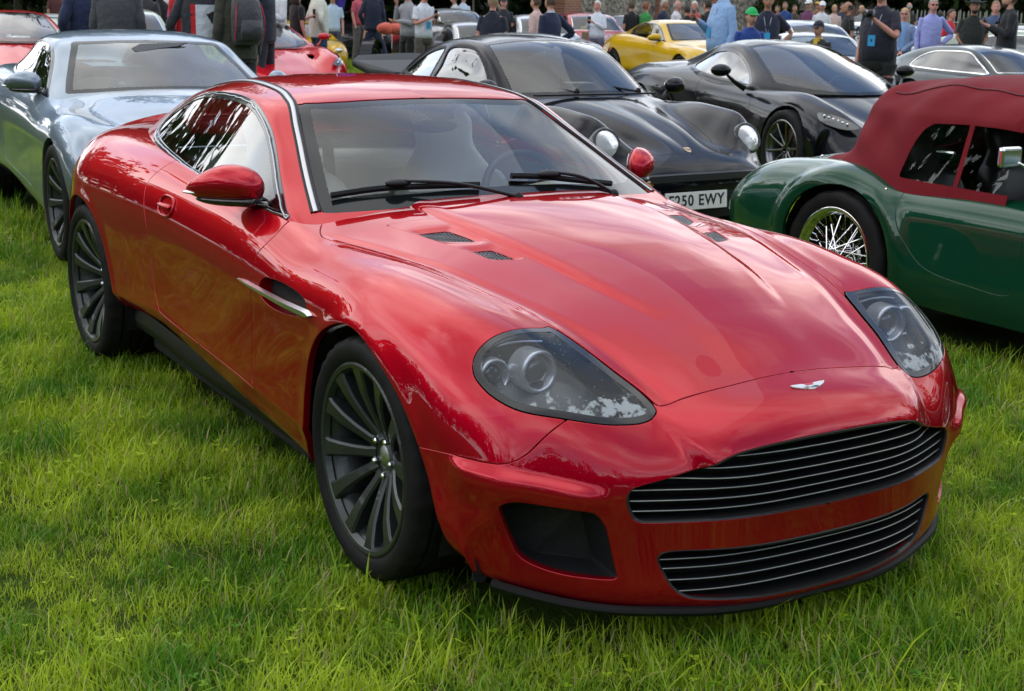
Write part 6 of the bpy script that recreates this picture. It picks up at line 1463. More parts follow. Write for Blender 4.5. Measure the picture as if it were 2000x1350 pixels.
def skin_mesh(nodes, edges, sub=1):
    if 'sc' not in SKIN_SCENE: SKIN_SCENE['sc'] = bpy.data.scenes.new('scratch')
    sc = SKIN_SCENE['sc']
    me = bpy.data.meshes.new('tmp'); me.from_pydata([n[0] for n in nodes], edges, []); o = bpy.data.objects.new('tmp', me); sc.collection.objects.link(o)
    md = o.modifiers.new('s', 'SKIN'); md.use_smooth_shade = True
    for i, n in enumerate(nodes):
        r = n[1] if isinstance(n[1], tuple) else (n[1], n[1]); me.skin_vertices[0].data[i].radius = r; me.skin_vertices[0].data[i].use_root = (i == 0)
    s = o.modifiers.new('u', 'SUBSURF'); s.levels = sub; s.render_levels = sub
    with bpy.context.temp_override(scene=sc, view_layer=sc.view_layers[0]): dg = bpy.context.evaluated_depsgraph_get()
    e = o.evaluated_get(dg); m2 = bpy.data.meshes.new_from_object(e)
    V = np.array([v.co for v in m2.vertices]); F = [tuple(p.vertices) for p in m2.polygons]
    bpy.data.objects.remove(o); bpy.data.meshes.remove(me); bpy.data.meshes.remove(m2)
    return V, F
ARMS = {  # elbow and wrist offsets (x forward, y outward from the shoulder, z) for each arm
 'down': ((-.02, .06, -.29), (.06, .07, -.54)), 'pocket': ((-.06, .12, -.28), (.05, .05, -.50)), 'hip': ((-.10, .22, -.24), (.05, .04, -.42)),
 'fold': ((.06, .08, -.27), (.24, -.16, -.25)), 'phone': ((.06, .07, -.27), (.30, -.08, -.16)), 'camera': ((.14, .10, -.25), (.30, -.10, -.06)),
 'front': ((.02, .07, -.28), (.22, -.14, -.48)), 'point': ((.16, .10, -.20), (.42, .06, -.12)), 'face': ((.10, .08, -.24), (.20, -.08, .02)), 'back': ((-.10, .08, -.27), (-.18, -.10, -.46))}
PEOPLE_N = [0]
def person(px, D, h, face, label, shirt=(.02, .02, .03), legs=(.02, .025, .04), skin='fair', hair='brown', arms=('down', 'down'), sleeve='short', hat=None, lan=False, build=1.0, stance=.10,
           long_hair=False, bald=False, bag=None, jacket=None, glasses=False, skirt=False, beard=None, prints=None, group=None, lean=0.0, detail=1):
    """px: column in a 2000-wide frame where the person stands, D distance from the camera, face: heading in degrees in the world"""
    d = CAM_DIR(px); x, y = CAM_POS.x+d[0]*D, CAM_POS.y+d[1]*D
    PEOPLE_N[0] += 1
    root = empty('person', (x, y, 0), R(face)); tag(root, label, 'person', group); k = h/1.75; b = build
    sk = mat('skin_'+skin, SKINS[skin], .5, noise=(30, .4, tuple(c*.8 for c in SKINS[skin]))); sh_z = 1.43
    fx = lean
    # continuous body: legs, torso, neck, arms with hands
    N_ = []; E_ = []
    def nd(p, r): N_.append((Vector((p[0]*k, p[1]*k, p[2]*k)), r if not isinstance(r, (int, float)) else r*k)); return len(N_)-1
    pel = nd((0, 0, .96), .10*b); wst = nd((fx*.2, 0, 1.12), .095*b); ch = nd((fx*.5, 0, 1.32), .10*b); nb = nd((fx*.8-.01, 0, 1.46), .060); nk = nd((fx+.005, 0, 1.53), .052)
    E_ += [(pel, wst), (wst, ch), (ch, nb), (nb, nk)]
    hd = nd((fx+.02, 0, 1.60), .060); E_.append((nk, hd))
    hands = []
    for s, a in ((1, arms[0]), (-1, arms[1])):
        e_, w_ = ARMS[a]; S_ = (fx*.7-.01, .155*s*(.9+.1*b), sh_z-.02); sh = nd(S_, .050)
        el = (S_[0]+e_[0], S_[1]+e_[1]*s*(.6+.4*b), S_[2]+e_[2]); wr = (S_[0]+w_[0], S_[1]+w_[1]*s, S_[2]+w_[2])
        ei = nd(el, .036); mi = nd(tuple((np.array(el)+np.array(wr))/2), .034); wi = nd(wr, .022); E_ += [(ch, sh), (sh, ei), (ei, mi), (mi, wi)]
        v = np.array(wr)-np.array(el); v /= np.linalg.norm(v); hp_ = np.array(wr)+v*.06; hi = nd(tuple(hp_), .028); E_.append((wi, hi)); 
        sd_ = np.cross(v, [0, 0, 1.0]) if abs(v[2]) < .8 else np.array([1.0, 0, 0]); sd_ /= np.linalg.norm(sd_); cu = np.cross(sd_, v)
        if detail:
            for q_, (o_, l_) in enumerate(((-.024, .055), (-.008, .068), (.009, .064), (.024, .050))):
                f1_ = nd(tuple(hp_+sd_*o_+v*.035), .0085); f2_ = nd(tuple(hp_+sd_*o_*1.1+v*(.035+l_*.6)+cu*.012), .0075); f3_ = nd(tuple(hp_+sd_*o_*1.1+v*(.035+l_)+cu*.030), .006); E_ += [(hi, f1_), (f1_, f2_), (f2_, f3_)]
            t1 = nd(tuple(hp_-sd_*.034*s+v*.005+cu*.010), .010); t2 = nd(tuple(hp_-sd_*.045*s+v*.040+cu*.025), .008); E_ += [(hi, t1), (t1, t2)]
        hands.append((hp_*k, v, np.array(el)*k, np.array(wr)*k, np.array(S_)*k))
        lg = nd((0, .09*s*b, .90), .085*b); kn = nd((.01, (.09+stance*.4)*s, .50), .055); an = nd((-.01, (.09+stance)*s, .09), .040); ft = nd((.10, (.10+stance)*s, .045), .035); E_ += [(pel, lg), (lg, kn), (kn, an), (an, ft)]
    V, F = skin_mesh(N_, E_, 1); body = MB(); body.add(V, F)
    # head joins the body mesh: skull, jaw, nose, ears
    hc = np.array([fx+.02, 0, 1.645])
    V, F = g_ellipsoid((0, 0, 0), (.096, .074, .118), 24, 18)
    jaw = V[:, 2] < -.02; V[jaw, 1] *= 1-.28*np.clip((-V[jaw, 2]-.02)/.10, 0, 1); V[:, 0] += np.where(V[:, 2] < -.04, .012*(V[:, 0] > 0), 0)
    eye = np.exp(-((V[:, 2]-.012)/.016)**2)*(V[:, 0] > .03)*np.exp(-((np.abs(V[:, 1])-.032)/.016)**2); V[:, 0] -= .010*eye
    brow = np.exp(-((V[:, 2]-.034)/.010)**2)*(V[:, 0] > .05); V[:, 0] += .004*brow
    body.add((V+hc)*k, F)
    V, F = g_ellipsoid((hc[0]+.098, 0, hc[2]-.020), (.017, .013, .024), 10, 8); body.add(V*k, F)
    for s in (1, -1): V, F = g_ellipsoid((hc[0]-.005, .075*s, hc[2]-.008), (.018, .009, .030), 10, 8); body.add(V*k, F)
    bo = body.build('body', sk, root, smooth=True)
    f_ = MB(); V, F = g_ellipsoid((hc[0]+.090, 0, hc[2]-.062), (.008, .024, .005), 10, 6); f_.add(V*k, F); f_.build('mouth', mat('lips', (.30, .10, .09), .5), root, smooth=True)
    for s in (1, -1): q = MB(); V, F = g_ellipsoid((hc[0]+.081, .031*s, hc[2]+.012), (.008, .013, .007), 10, 6); q.add(V*k, F); q.build('eye', mat('eye_dark', (.05, .04, .035), .15), root, smooth=True)
    if glasses:
        q = MB()
        for s in (1, -1): V, F = g_ellipsoid((hc[0]+.094, .032*s, hc[2]+.010), (.006, .026, .018), 14, 8); q.add(V*k, F); V, F = g_tube(np.array([(hc[0]+.09, .058*s, hc[2]+.016), (hc[0]-.01, .078*s, hc[2]+.012)])*k, .003, 5); q.add(V, F)
        q.build('sunglasses', M_GLOSSBLACK, root, smooth=True)
    hm = mat('hair_'+hair, HAIRS[hair], .6, bump=(140, .8, .004), noise=(60, .5, tuple(c*.6 for c in HAIRS[hair])))
    q = MB(); V, F = g_ellipsoid((0, 0, 0), (.104, .084, .124), 24, 16)
    keep = lambda c: not (c[0] > .035 and c[2] < .060) and not (c[2] < -.045) and not (abs(c[1]) > .05 and c[0] > .0 and c[2] < .02)
    if bald: keep = lambda c: c[2] < .050 and c[2] > -.04 and c[0] < .02
    F = [f for f in F if keep(V[list(f)].mean(0))]; V = V*(1+.02*np.sin(V[:, :1]*90)*np.cos(V[:, 1:2]*70)); q.add((V+hc+np.array([-.006, 0, .004]))*k, F)
    if long_hair:
        V, F = loft([((hc[0]-.045, 0, hc[2]+.05), .065, .088), ((hc[0]-.055, 0, hc[2]-.03), .062, .100), ((hc[0]-.06, 0, hc[2]-.12), .055, .110), ((hc[0]-.055, 0, hc[2]-.20), .04, .10)], 16); q.add(V*k, F)
    q.build('hair', hm, root, smooth=True)
    if beard: q = MB(); V, F = g_ellipsoid((hc[0]+.050, 0, hc[2]-.080), (.052, .050, .042), 14, 10); q.add(V*k, F); q.build('beard', mat('hair_'+beard, HAIRS[beard], .7, bump=(140, .8, .004)), root, smooth=True)
    if hat:
        kind, hcol = hat; hmat = cloth('hat_%02x%02x%02x' % tuple(int(v*255) for v in hcol), hcol); q = MB()
        V, F = g_ellipsoid((0, 0, 0), (.112, .092, .118), 24, 16); F = [f for f in F if V[list(f)][:, 2].mean() > .015]; q.add((V+hc+np.array([-.002, 0, .022]))*k, F)
        if kind == 'cap':
            pts = [(.085, -.075), (.15, -.065), (.185, -.03), (.19, 0), (.185, .03), (.15, .065), (.085, .075)]; V, F = g_prism(pts, 0, .008, 'z'); V[:, 2] -= .25*np.clip(V[:, 0]-.1, 0, 1)+2.0*V[:, 1]**2; q.add((V+hc+np.array([0, 0, .048]))*k, F)
        else:
            V, F = g_lathe([(.085, .01), (.135, .0), (.175, .012), (.178, .018), (.135, .008), (.085, .018)], 32, 'z'); V[:, 2] += .9*V[:, 1]**2; q.add((V+hc+np.array([0, 0, .042]))*k, F)
        q.build('hat', hmat, root, smooth=True, auto=40)
    key = '%02x%02x%02x' % tuple(int(v*255) for v in shirt); sm_ = cloth(key, shirt)
    q = MB(); B_ = b; hem = .90 if not skirt else .98
    V, F = loft([((0, 0, hem), .125*B_, .165*B_), ((fx*.1+.012*(B_-1)*4, 0, 1.0), .128*B_*(1+.15*(B_-1)), .168*B_), ((fx*.3+.02*(B_-1)*4, 0, 1.13), .122*B_*(1+.3*(B_-1)), .160*B_), ((fx*.5, 0, 1.26), .122*B_, .172*B_), ((fx*.6, 0, 1.35), .116, .180*(.85+.15*B_)), ((fx*.7, 0, 1.405), .100, .168*(.9+.1*B_)), ((fx*.75, 0, 1.44), .084, .138), ((fx*.8-.01, 0, 1.468), .070, .100), ((fx*.85-.005, 0, 1.50), .058, .062)], 24)
    V[:, :2] *= (1+.018*np.sin(V[:, 2:3]*40+V[:, 1:2]*25)); q.add(V*k, F)
    for hnd in hands:
        hp_, v, el, wr, S_ = hnd
        if sleeve == 'short': P_ = [S_*.92+np.array([0, 0, .06*k]), S_, S_*.45+el*.55, S_*.28+el*.72]; rr = [.035*k, .058*k, .058*k, .056*k]
        elif sleeve == 'none': continue
        else: P_ = [S_*.92+np.array([0, 0, .06*k]), S_, S_*.5+el*.5, el, el*.5+wr*.5, wr*.94+el*.06]; rr = [.035*k, .060*k, .056*k, .050*k, .044*k, .034*k]
        n_ = 4; C_ = catmull(P_, n_); V, F = g_tube(C_, np.interp(np.linspace(0, 1, len(C_)), np.linspace(0, 1, len(rr)), rr)*(1+.03*np.sin(np.arange(len(C_))*2.3)), 12); q.add(V, F)
    so = q.build('shirt', sm_, root, smooth=True)
    q = MB(); V, F = g_lathe([(.060, -.012), (.064, .0), (.060, .014), (.052, .012)], 20, 'z'); V[:, 2] -= V[:, 0]*.35; q.add((V+np.array([fx*.85, 0, 1.492]))*k, F); q.build('collar', sm_, so, smooth=True)
    lkey = '%02x%02x%02x' % tuple(int(v*255) for v in legs); lm = cloth(lkey, legs); q = MB()
    V, F = loft([((0, 0, .80), .115*B_, .165*B_), ((0, 0, .90), .120*B_, .168*B_), ((0, 0, .97), .115*B_, .158*B_), ((0, 0, 1.02), .11*B_, .150*B_)], 20); q.add(V*k, F)
    for s in (1, -1):
        P_ = np.array([(0, .085*s*B_, .88), (.01, .095*s, .70), (.01, (.09+stance*.4)*s, .50), (0, (.09+stance*.7)*s, .28), (-.01, (.09+stance)*s, .075)])*k
        V, F = g_tube(catmull(P_, 4), np.interp(np.linspace(0, 1, 17), [0, .25, .5, .75, 1], [.100*B_*k, .092*B_*k, .072*k, .064*k, .060*k])*(1+.02*np.sin(np.arange(17)*1.9)), 14); q.add(V, F)
    if skirt: V, F = loft([((0, 0, .50), .16, .20), ((0, 0, .70), .15, .19), ((0, 0, .90), .135, .17), ((0, 0, 1.05), .11, .14)], 20); q.add(V*k, F)
    q.build('trousers' if not skirt else 'dress', lm, root, smooth=True)
    for s in (1, -1): q = MB(); V, F = g_ellipsoid((.055, (.10+stance)*s, .045), (.14, .05, .05), 14, 8); V[:, 2] = np.maximum(V[:, 2], .0); q.add(V*k, F); q.build('shoe', mat('shoe_leather', (.03, .025, .02), .5), root, smooth=True)
    if jacket is not None:
        jm = cloth('j%02x%02x%02x' % tuple(int(v*255) for v in jacket), jacket); q = MB()
        secs = [((0, 0, .84), .140*B_, .178*B_), ((0, 0, 1.0), .142*B_, .182*B_), ((0, 0, 1.15), .137*B_, .175*B_), ((fx*.5, 0, 1.30), .137*B_, .188*B_), ((fx*.6, 0, 1.36), .130, .192), ((fx*.7, 0, 1.415), .108, .172), ((fx*.75, 0, 1.45), .090, .138), ((fx*.8-.01, 0, 1.485), .072, .092)]
        V, F = loft(secs, 24, caps=False); F = [f for f in F if not (V[list(f)][:, 0].mean() > .05 and abs(V[list(f)][:, 1].mean()) < .055)]; V[:, :2] *= (1+.02*np.sin(V[:, 2:3]*30+V[:, 1:2]*22)); q.add(V*k, F)
        for hp_, v, el, wr, S_ in hands:
            P_ = [S_*.92+np.array([0, 0, .065*k]), S_, S_*.5+el*.5, el, el*.5+wr*.5, wr*.95+el*.05]; V, F = g_tube(catmull(P_, 4), np.interp(np.arange(21), [0, 4, 20], [.04, .070, .042])*k*(1+.04*np.sin(np.arange(21)*2.1)), 12); q.add(V, F)
        q.build('jacket', jm, root, smooth=True)
    if lan:
        q = MB(); lm2 = mat('lanyard', (.30, .36, .42), .7)
        for s in (1, -1): V, F = g_tube(np.array([(fx*.8-.02, .05*s, 1.50), (fx*.7+.10, .055*s, 1.40), (fx*.5+.135*B_, .01*s, 1.18)])*k, .006, 5, flat=.4); q.add(V, F)
        lo = q.build('lanyard', lm2, root); q = MB(); V, F = g_box((fx*.5+.15*B_, 0, 1.12), (.006, .085, .12)); q.add(V*k, F); q.build('pass_card', mat('pass_blue', (.03, .32, .62), .4), lo)
    if bag == 'pack':
        q = MB(); V, F = loft([((-.20, 0, .98), .09, .13), ((-.22, 0, 1.05), .12, .155), ((-.22, 0, 1.25), .12, .16), ((-.20, 0, 1.40), .10, .14), ((-.17, 0, 1.46), .05, .10)], 16); q.add(V*k, F)
        V, F = loft([((-.32, 0, 1.03), .04, .11), ((-.335, 0, 1.12), .05, .12), ((-.32, 0, 1.22), .04, .10)], 14); q.add(V*k, F)
        for s in (1, -1): V, F = g_tube(catmull(np.array([(-.12, .10*s, 1.46), (.02, .115*s, 1.50), (.12, .12*s, 1.38), (.08, .14*s, 1.15), (-.12, .14*s, 1.02)])*k, 5), .020, 6, flat=.35); q.add(V, F)
        po = q.build('backpack', cloth('pack', (.035, .037, .045), .6), root, smooth=True)
        q = MB(); 
        for s in (1, -1): V, F = g_tube(catmull(np.array([(-.26, .150*s, 1.02), (-.30, .155*s, 1.2), (-.27, .13*s, 1.38)])*k, 5), .006, 5); q.add(V, F)
        q.build('pack_piping', cloth('piping', (.45, .04, .05)), po)
    elif bag == 'shoulder':
        q = MB(); V, F = g_box((0, 0, 0), (.12, .26, .22)); q.add((V+np.array([-.02, -.26, .92]))*k, F); V, F = g_tube(catmull(np.array([(-.02, -.24, 1.02), (.02, -.20, 1.30), (.0, -.12, 1.50), (-.10, -.10, 1.40), (-.05, -.24, 1.02)])*k, 4), .009, 5); q.add(V, F); q.build('shoulder_bag', cloth('bag', (.20, .15, .09)), root, bevel=.02)
    if arms[1] in ('camera', 'phone') or arms[0] in ('camera', 'phone'):
        a_ = (hands[0][0]+hands[1][0])/2 if arms[0] == arms[1] else (hands[1][0] if arms[1] in ('camera', 'phone') else hands[0][0])
        q = MB()
        if 'camera' in arms: V, F = g_box((0, 0, 0), (.07, .13, .09)); q.add(V+a_+np.array([.04, 0, .03]), F); V, F = g_tube([a_+np.array([.06, 0, .03]), a_+np.array([.15, 0, .03])], .035, 14); q.add(V, F); q.build('camera_in_hand', M_GLOSSBLACK, root, bevel=.008)
        else: V, F = g_box((0, 0, 0), (.012, .075, .15)); q.add(V+a_+np.array([.03, 0, .04]), F); q.build('phone_in_hand', M_GLOSSBLACK, root, bevel=.004)
    if prints: prints(root, k, so)
    return root
def CAM_DIR(px):
    """ground direction through a column at the horizon, unit length"""
    d = _f+_r2*((px-1000)/2709.717)+_u2*(0.0); 
    # slide along the column until the direction is level
    t = -d.z/_u2.z; d = d+_u2*t; v = np.array([d.x, d.y]); return v/np.linalg.norm(v)
def text_on(root, txt, pos, w, col, facing=1, parent=None, up=0.0):
    me = text_mesh(txt, 1.0, .004); xs = [v.co.x for v in me.vertices]; s = w/(max(xs)-min(xs)); o = link('shirt_lettering', me, mat('print_%d' % int(col[0]*100), col, .7), parent or root)
    place(o, pos, (0, 1*facing, 0), (0, 0, 1)); o.matrix_local = o.matrix_local @ Matrix.Diagonal((s, s, .35, 1)); return o
def build_people():
    cam_az = lambda px: math.degrees(math.atan2(-CAM_DIR(px)[1], -CAM_DIR(px)[0]))       # facing the camera
    P = person; away = lambda px, o=0: cam_az(px)+180+o; tow = lambda px, o=0: cam_az(px)+o
    # left group behind the silver coupe
    P(168, 16.5, 1.86, away(168, 20), 'person in a navy anorak seen from behind, leftmost of the group behind the silver coupe', (.012, .02, .06), (.02, .03, .05), arms=('pocket', 'pocket'), sleeve='long', jacket=(.012, .02, .065), build=1.15, hair='dark')
    P(228, 15.8, 1.88, away(228, -10), 'person in a long dark grey coat with back turned behind the silver coupe', (.05, .052, .06), (.03, .03, .035), arms=('down', 'down'), sleeve='long', jacket=(.055, .056, .066), build=1.2, hair='grey')
    def blocks(root, k, so):
        q = MB(); V, F = loft([((.0, 0, .93), .142, .180), ((0, 0, 1.15), .140, .178), ((0, 0, 1.34), .140, .192)], 24, caps=False); F1 = [f for f in F if V[list(f)][:, 1].mean() < -.02 and V[list(f)][:, 0].mean() < .02]; q.add(V*1.01*k, F1); q.build('white_panel', cloth('white_panel', (.62, .66, .74)), so, smooth=True)
        q = MB(); F2 = [f for f in F if -.02 <= V[list(f)][:, 1].mean() < .05 and V[list(f)][:, 0].mean() < 0]; q.add(V*1.012*k, F2); q.build('red_panel', cloth('red_panel', (.50, .012, .02)), so, smooth=True)
    P(388, 15.5, 1.84, away(388, -15), 'person in a red, black and white racing jacket seen from behind', (.02, .022, .03), (.012, .016, .04), arms=('pocket', 'fold'), sleeve='long', jacket=None, build=1.15, hair='dark', prints=blocks)
    rr = [o for o in bpy.data.objects if o.get('label', '').startswith('person in a red, black')][0]
    P(462, 15.2, 1.84, away(462, 25), 'person in an olive green jacket carrying a dark grey backpack', (.03, .032, .022), (.02, .022, .02), arms=('down', 'down'), sleeve='long', jacket=(.035, .037, .025), build=1.1, hair='dark', bag='pack', stance=.06)
    P(360, 16.8, 1.80, away(360, 40), 'person in a plain red jacket partly behind the racing jacket', (.50, .012, .02), (.02, .02, .03), arms=('down', 'down'), sleeve='long', hair='grey', skin='pink')
    P(516, 21, 1.85, away(516, 60), 'person in a dark navy suit jacket behind the left red supercar', (.6, .62, .66), (.015, .018, .03), arms=('fold', 'fold'), sleeve='long', jacket=(.010, .014, .03), hair='dark')
    P(542, 23, 1.80, tow(542, -60), 'person in a white shirt holding a glass beside the navy suit', (.62, .64, .68), (.30, .32, .35), arms=('phone', 'down'), sleeve='long', hair='grey')
    P(580, 24, 1.66, away(580, -60), 'person in a black dress with long dark hair looking back', (.006, .006, .008), (.006, .006, .008), skin='pink', arms=('phone', 'down'), hair='dark', long_hair=True, skirt=True)
    P(622, 24.5, 1.78, away(622, -70), 'person in a cream jacket with a red number on the back and jeans', (.62, .62, .55), (.025, .05, .11), arms=('pocket', 'pocket'), sleeve='long', jacket=(.66, .66, .58), hair='grey', build=1.1, prints=lambda r, k, so: text_on(r, '03', (-.158*k, .02, 1.08*k), .24, (.35, .02, .04), -1, so))
    P(650, 30, 1.60, tow(650), 'small person in a pale blue top beside the purple flag', (.45, .60, .72), (.05, .06, .10), hair='white', hat=('cap', (.7, .72, .72)), detail=0)
    P(729, 32, 1.78, away(729), 'person in navy standing with legs apart and back turned on the open grass', (.010, .016, .04), (.014, .022, .05), arms=('pocket', 'down'), sleeve='long', hair='grey', stance=.24, build=1.15, jacket=(.010, .016, .04))
    P(700, 33.5, 1.74, tow(700, 60), 'person in a pink shirt bending beside the navy back', (.50, .08, .12), (.10, .09, .08), skin='pink', arms=('phone', 'down'), hair='dark', detail=0)
    P(776, 33, 1.20, away(776, 30), 'child in a red dress by the vintage car', (.45, .02, .03), (.45, .02, .03), hair='brown', skirt=True, long_hair=True, detail=0)
    P(797, 25, 1.72, tow(797, -55), 'person in a light grey sweatshirt with a hand to the chin', (.30, .31, .34), (.012, .012, .014), arms=('fold', 'face'), sleeve='long', hair='dark')
    P(828, 24.5, 1.70, tow(828, 35), 'white haired person in a white shirt reading a phone by the vintage car', (.62, .66, .72), (.08, .07, .06), arms=('phone', 'phone'), hair='white', lan=True, skin='pink')
    P(888, 38, 1.62, tow(888, -70), 'person in white facing left, far away near the timber posts', (.62, .60, .62), (.05, .05, .06), hair='dark', detail=0)
    P(905, 37, 1.66, away(905, -30), 'person in a pale blue shirt seen from behind, far away near the timber posts', (.50, .58, .68), (.05, .05, .08), hair='grey', detail=0)
    P(963, 20.5, 1.60, away(963, -10), 'broad person in a navy T shirt with fair grey hair, back turned', (.008, .012, .026), (.02, .02, .03), skin='pink', hair='sandy', build=1.3, arms=('down', 'down'))
    P(984, 30, 1.58, tow(984), 'person in a dark cap mostly hidden behind the navy T shirt', (.02, .02, .03), (.02, .02, .03), hat=('cap', (.01, .012, .03)), skin='pink', detail=0)
    P(1076, 21.5, 1.62, away(1076, 40), 'person in a navy blazer with short brown hair, hand on hip', (.5, .5, .55), (.03, .03, .04), hair='brown', arms=('down', 'hip'), sleeve='long', jacket=(.010, .018, .05), build=1.1)
    P(1048, 25, 1.60, away(1048, 60), 'person in a pale pink shirt beside the navy blazer', (.62, .42, .40), (.10, .09, .08), hair='brown', sleeve='long')
    P(1168, 30, 1.56, tow(1168, -30), 'white haired person in a white top with a shoulder bag looking at a phone', (.64, .68, .76), (.12, .13, .18), hair='white', arms=('phone', 'phone'), sleeve='long', bag='shoulder', skin='pink', build=1.15)
    P(1234, 33, 1.56, away(1234, 30), 'person in a black top with red sleeves in front of the brick pier', (.015, .012, .014), (.03, .03, .04), hair='brown', arms=('down', 'phone'), detail=0)
    P(1262, 33, 1.55, away(1262, -50), 'person in a green and grey jacket in front of the flint wall', (.03, .26, .06), (.04, .045, .05), hair='ginger', sleeve='long', detail=0)
    P(1297, 32, 1.62, tow(1297, 60), 'person in a navy shirt with a pale strap above the yellow coupe', (.012, .02, .05), (.03, .03, .05), hair='grey', skin='tan', detail=0)
    P(1322, 33, 1.60, tow(1322, 70), 'person in a white polo shirt above the yellow coupe roof', (.66, .66, .70), (.1, .1, .12), hair='grey', bald=True, skin='pink', detail=0)
    P(1343, 31, 1.50, away(1343, 30), 'short dark haired person in black above the yellow coupe roof', (.01, .01, .012), (.02, .02, .02), hair='dark', detail=0)
    P(1357, 32, 1.60, tow(1357, -20), 'person with white hair and an orange red shirt above the yellow coupe', (.45, .07, .04), (.05, .05, .06), hair='white', skin='pink', detail=0)
    P(1383, 30, 1.62, away(1383, 50), 'person in a black fleece beside the pale blue shirt', (.012, .012, .012), (.02, .02, .02), hair='dark', sleeve='long', detail=0)
    # near group behind the black supercar
    P(1412, 18.6, 1.88, tow(1412, -60), 'tall person in a pale blue shirt behind the black supercar roof', (.26, .42, .68), (.05, .06, .10), skin='pink', hair='grey', arms=('down', 'phone'), sleeve='long', lan=True, build=1.2)
    P(1468, 17.9, 1.50, tow(1468, 20), 'child in a bright green cap and blue jacket', (.015, .05, .25), (.02, .03, .06), hair='dark', hat=('cap', (.01, .40, .10)), sleeve='long', arms=('down', 'down'))
    P(1500, 21.5, 1.72, tow(1500, 5), 'dark haired person in a navy polo shirt standing behind the green capped child', (.010, .014, .035), (.02, .02, .03), hair='dark', skin='tan', arms=('hip', 'down'), lan=True, build=1.2)
    P(1603, 18.4, 1.36, tow(1603, -30), 'child in a navy cap and a yellow and black jacket', (.55, .38, .03), (.02, .02, .03), hair='dark', hat=('cap', (.010, .014, .03)), sleeve='long', jacket=(.02, .02, .022))
    for px, D, h, c, hr, lb, kw in ((1520, 42, 1.55, (.55, .10, .14), 'brown', 'distant person in a pink and red top', {}), (1534, 41, 1.66, (.02, .06, .22), 'brown', 'distant person in a royal blue jacket', {}), (1552, 43, 1.58, (.07, .05, .03), 'brown', 'distant person in a brown coat', {}),
        (1580, 36, 1.70, (.16, .05, .12), 'grey', 'distant person in a plaid shirt, white cap and sunglasses', dict(hat=('cap', (.75, .75, .75)), glasses=True)), (1596, 44, 1.68, (.30, .16, .04), 'brown', 'distant person in a straw coloured hat', dict(hat=('brim', (.55, .32, .06)))),
        (1606, 35, 1.66, (.66, .68, .72), 'grey', 'distant person in a white shirt and white cap', dict(hat=('cap', (.75, .76, .76)), skin='pink')), (1630, 40, 1.60, (.62, .45, .42), 'blond', 'distant person in a pale pink jacket', dict(sleeve='long')), (1645, 41, 1.66, (.03, .04, .07), 'dark', 'distant person in a dark blue top', {}),
        (1683, 40, 1.60, (.25, .27, .28), 'blond', 'distant person in a grey jacket behind the camera carrier', dict(sleeve='long'))):
        P(px, D, h, tow(px, (px*7) % 80-40), lb, c, (.05, .05, .07), hair=hr, detail=0, **kw)
    P(1658, 27.5, 1.64, tow(1658, -70), 'bald bearded person in a black T shirt carrying a camera at the hip', (.010, .010, .012), (.015, .015, .018), hair='dark', bald=True, beard='ginger', skin='tan', arms=('down', 'down'), build=1.1)
    P(1722, 17.4, 1.84, tow(1722, -25), 'large person in a navy polo shirt with a gloved hand raised over a pass card', (.012, .013, .028), (.01, .01, .014), skin='pink', hair='grey', arms=('camera', 'down'), lan=True, build=1.3, stance=.12)
    P(1768, 25.5, 1.55, tow(1768, -5), 'blonde person in a light blue top wearing sunglasses', (.20, .36, .62), (.02, .02, .05), hair='blond', long_hair=True, glasses=True, skin='pink', arms=('front', 'front'), jacket=(.22, .30, .46))
    P(1822, 25, 1.72, tow(1822, 15), 'grey haired person in a lilac shirt and sunglasses with a hand on the hip', (.30, .33, .66), (.012, .016, .035), hair='grey', glasses=True, skin='pink', arms=('hip', 'down'), sleeve='long', build=1.1)
    P(1858, 31, 1.55, tow(1858, 60), 'young person in a red hooded top looking right', (.50, .012, .02), (.03, .03, .05), hair='brown', sleeve='long', detail=0)
    P(1838, 33, 1.50, away(1838, 20), 'distant person in a dark red top beside the lilac shirt', (.25, .012, .02), (.03, .03, .05), hair='dark', skin='brown', detail=0)
    def queen(root, k, so):
        text_on(root, 'QUEEN', (.152*k, 0, 1.33*k), .20, (.72, .72, .68), 1, so)
        for i, (yy, zz) in enumerate(((-.055, 1.22), (.0, 1.235), (.055, 1.22), (-.03, 1.13), (.03, 1.13))):
            q = MB(); V, F = g_ellipsoid((.142, yy*.8, zz-.02), (.008, .020, .030), 10, 8); q.add(V*k, F); V, F = g_ellipsoid((.140, yy*.8, zz-.085), (.008, .024, .045), 10, 8); q.add(V*k, F); q.build('shirt_figure', mat('print_cream', (.55, .52, .38), .7), so, smooth=True)
    P(1903, 24.2, 1.72, tow(1903, 8), 'person in a black printed T shirt and wide brimmed hat with hands together', (.014, .017, .014), (.02, .02, .02), skin='tan', hair='dark', hat=('brim', (.03, .032, .034)), arms=('front', 'front'), build=1.25, beard='dark', prints=queen)
    P(1944, 28, 1.72, tow(1944, 10), 'person in a blue checked shirt looking down at a phone', (.06, .09, .17), (.03, .03, .05), hair='sandy', arms=('phone', 'phone'), sleeve='long', skin='pink')
    P(1972, 23.5, 1.84, tow(1972, -75), 'bearded person in a black hooded top with a phone, cut by the right edge', (.010, .012, .016), (.02, .025, .035), hair='brown', beard='brown', arms=('phone', 'phone'), sleeve='long', jacket=(.010, .012, .017))
    P(1776, 45, 1.72, away(1776, 20), 'distant bald person in a dark top under the big tree', (.02, .022, .022), (.03, .03, .03), bald=True, hair='grey', skin='pink', detail=0)
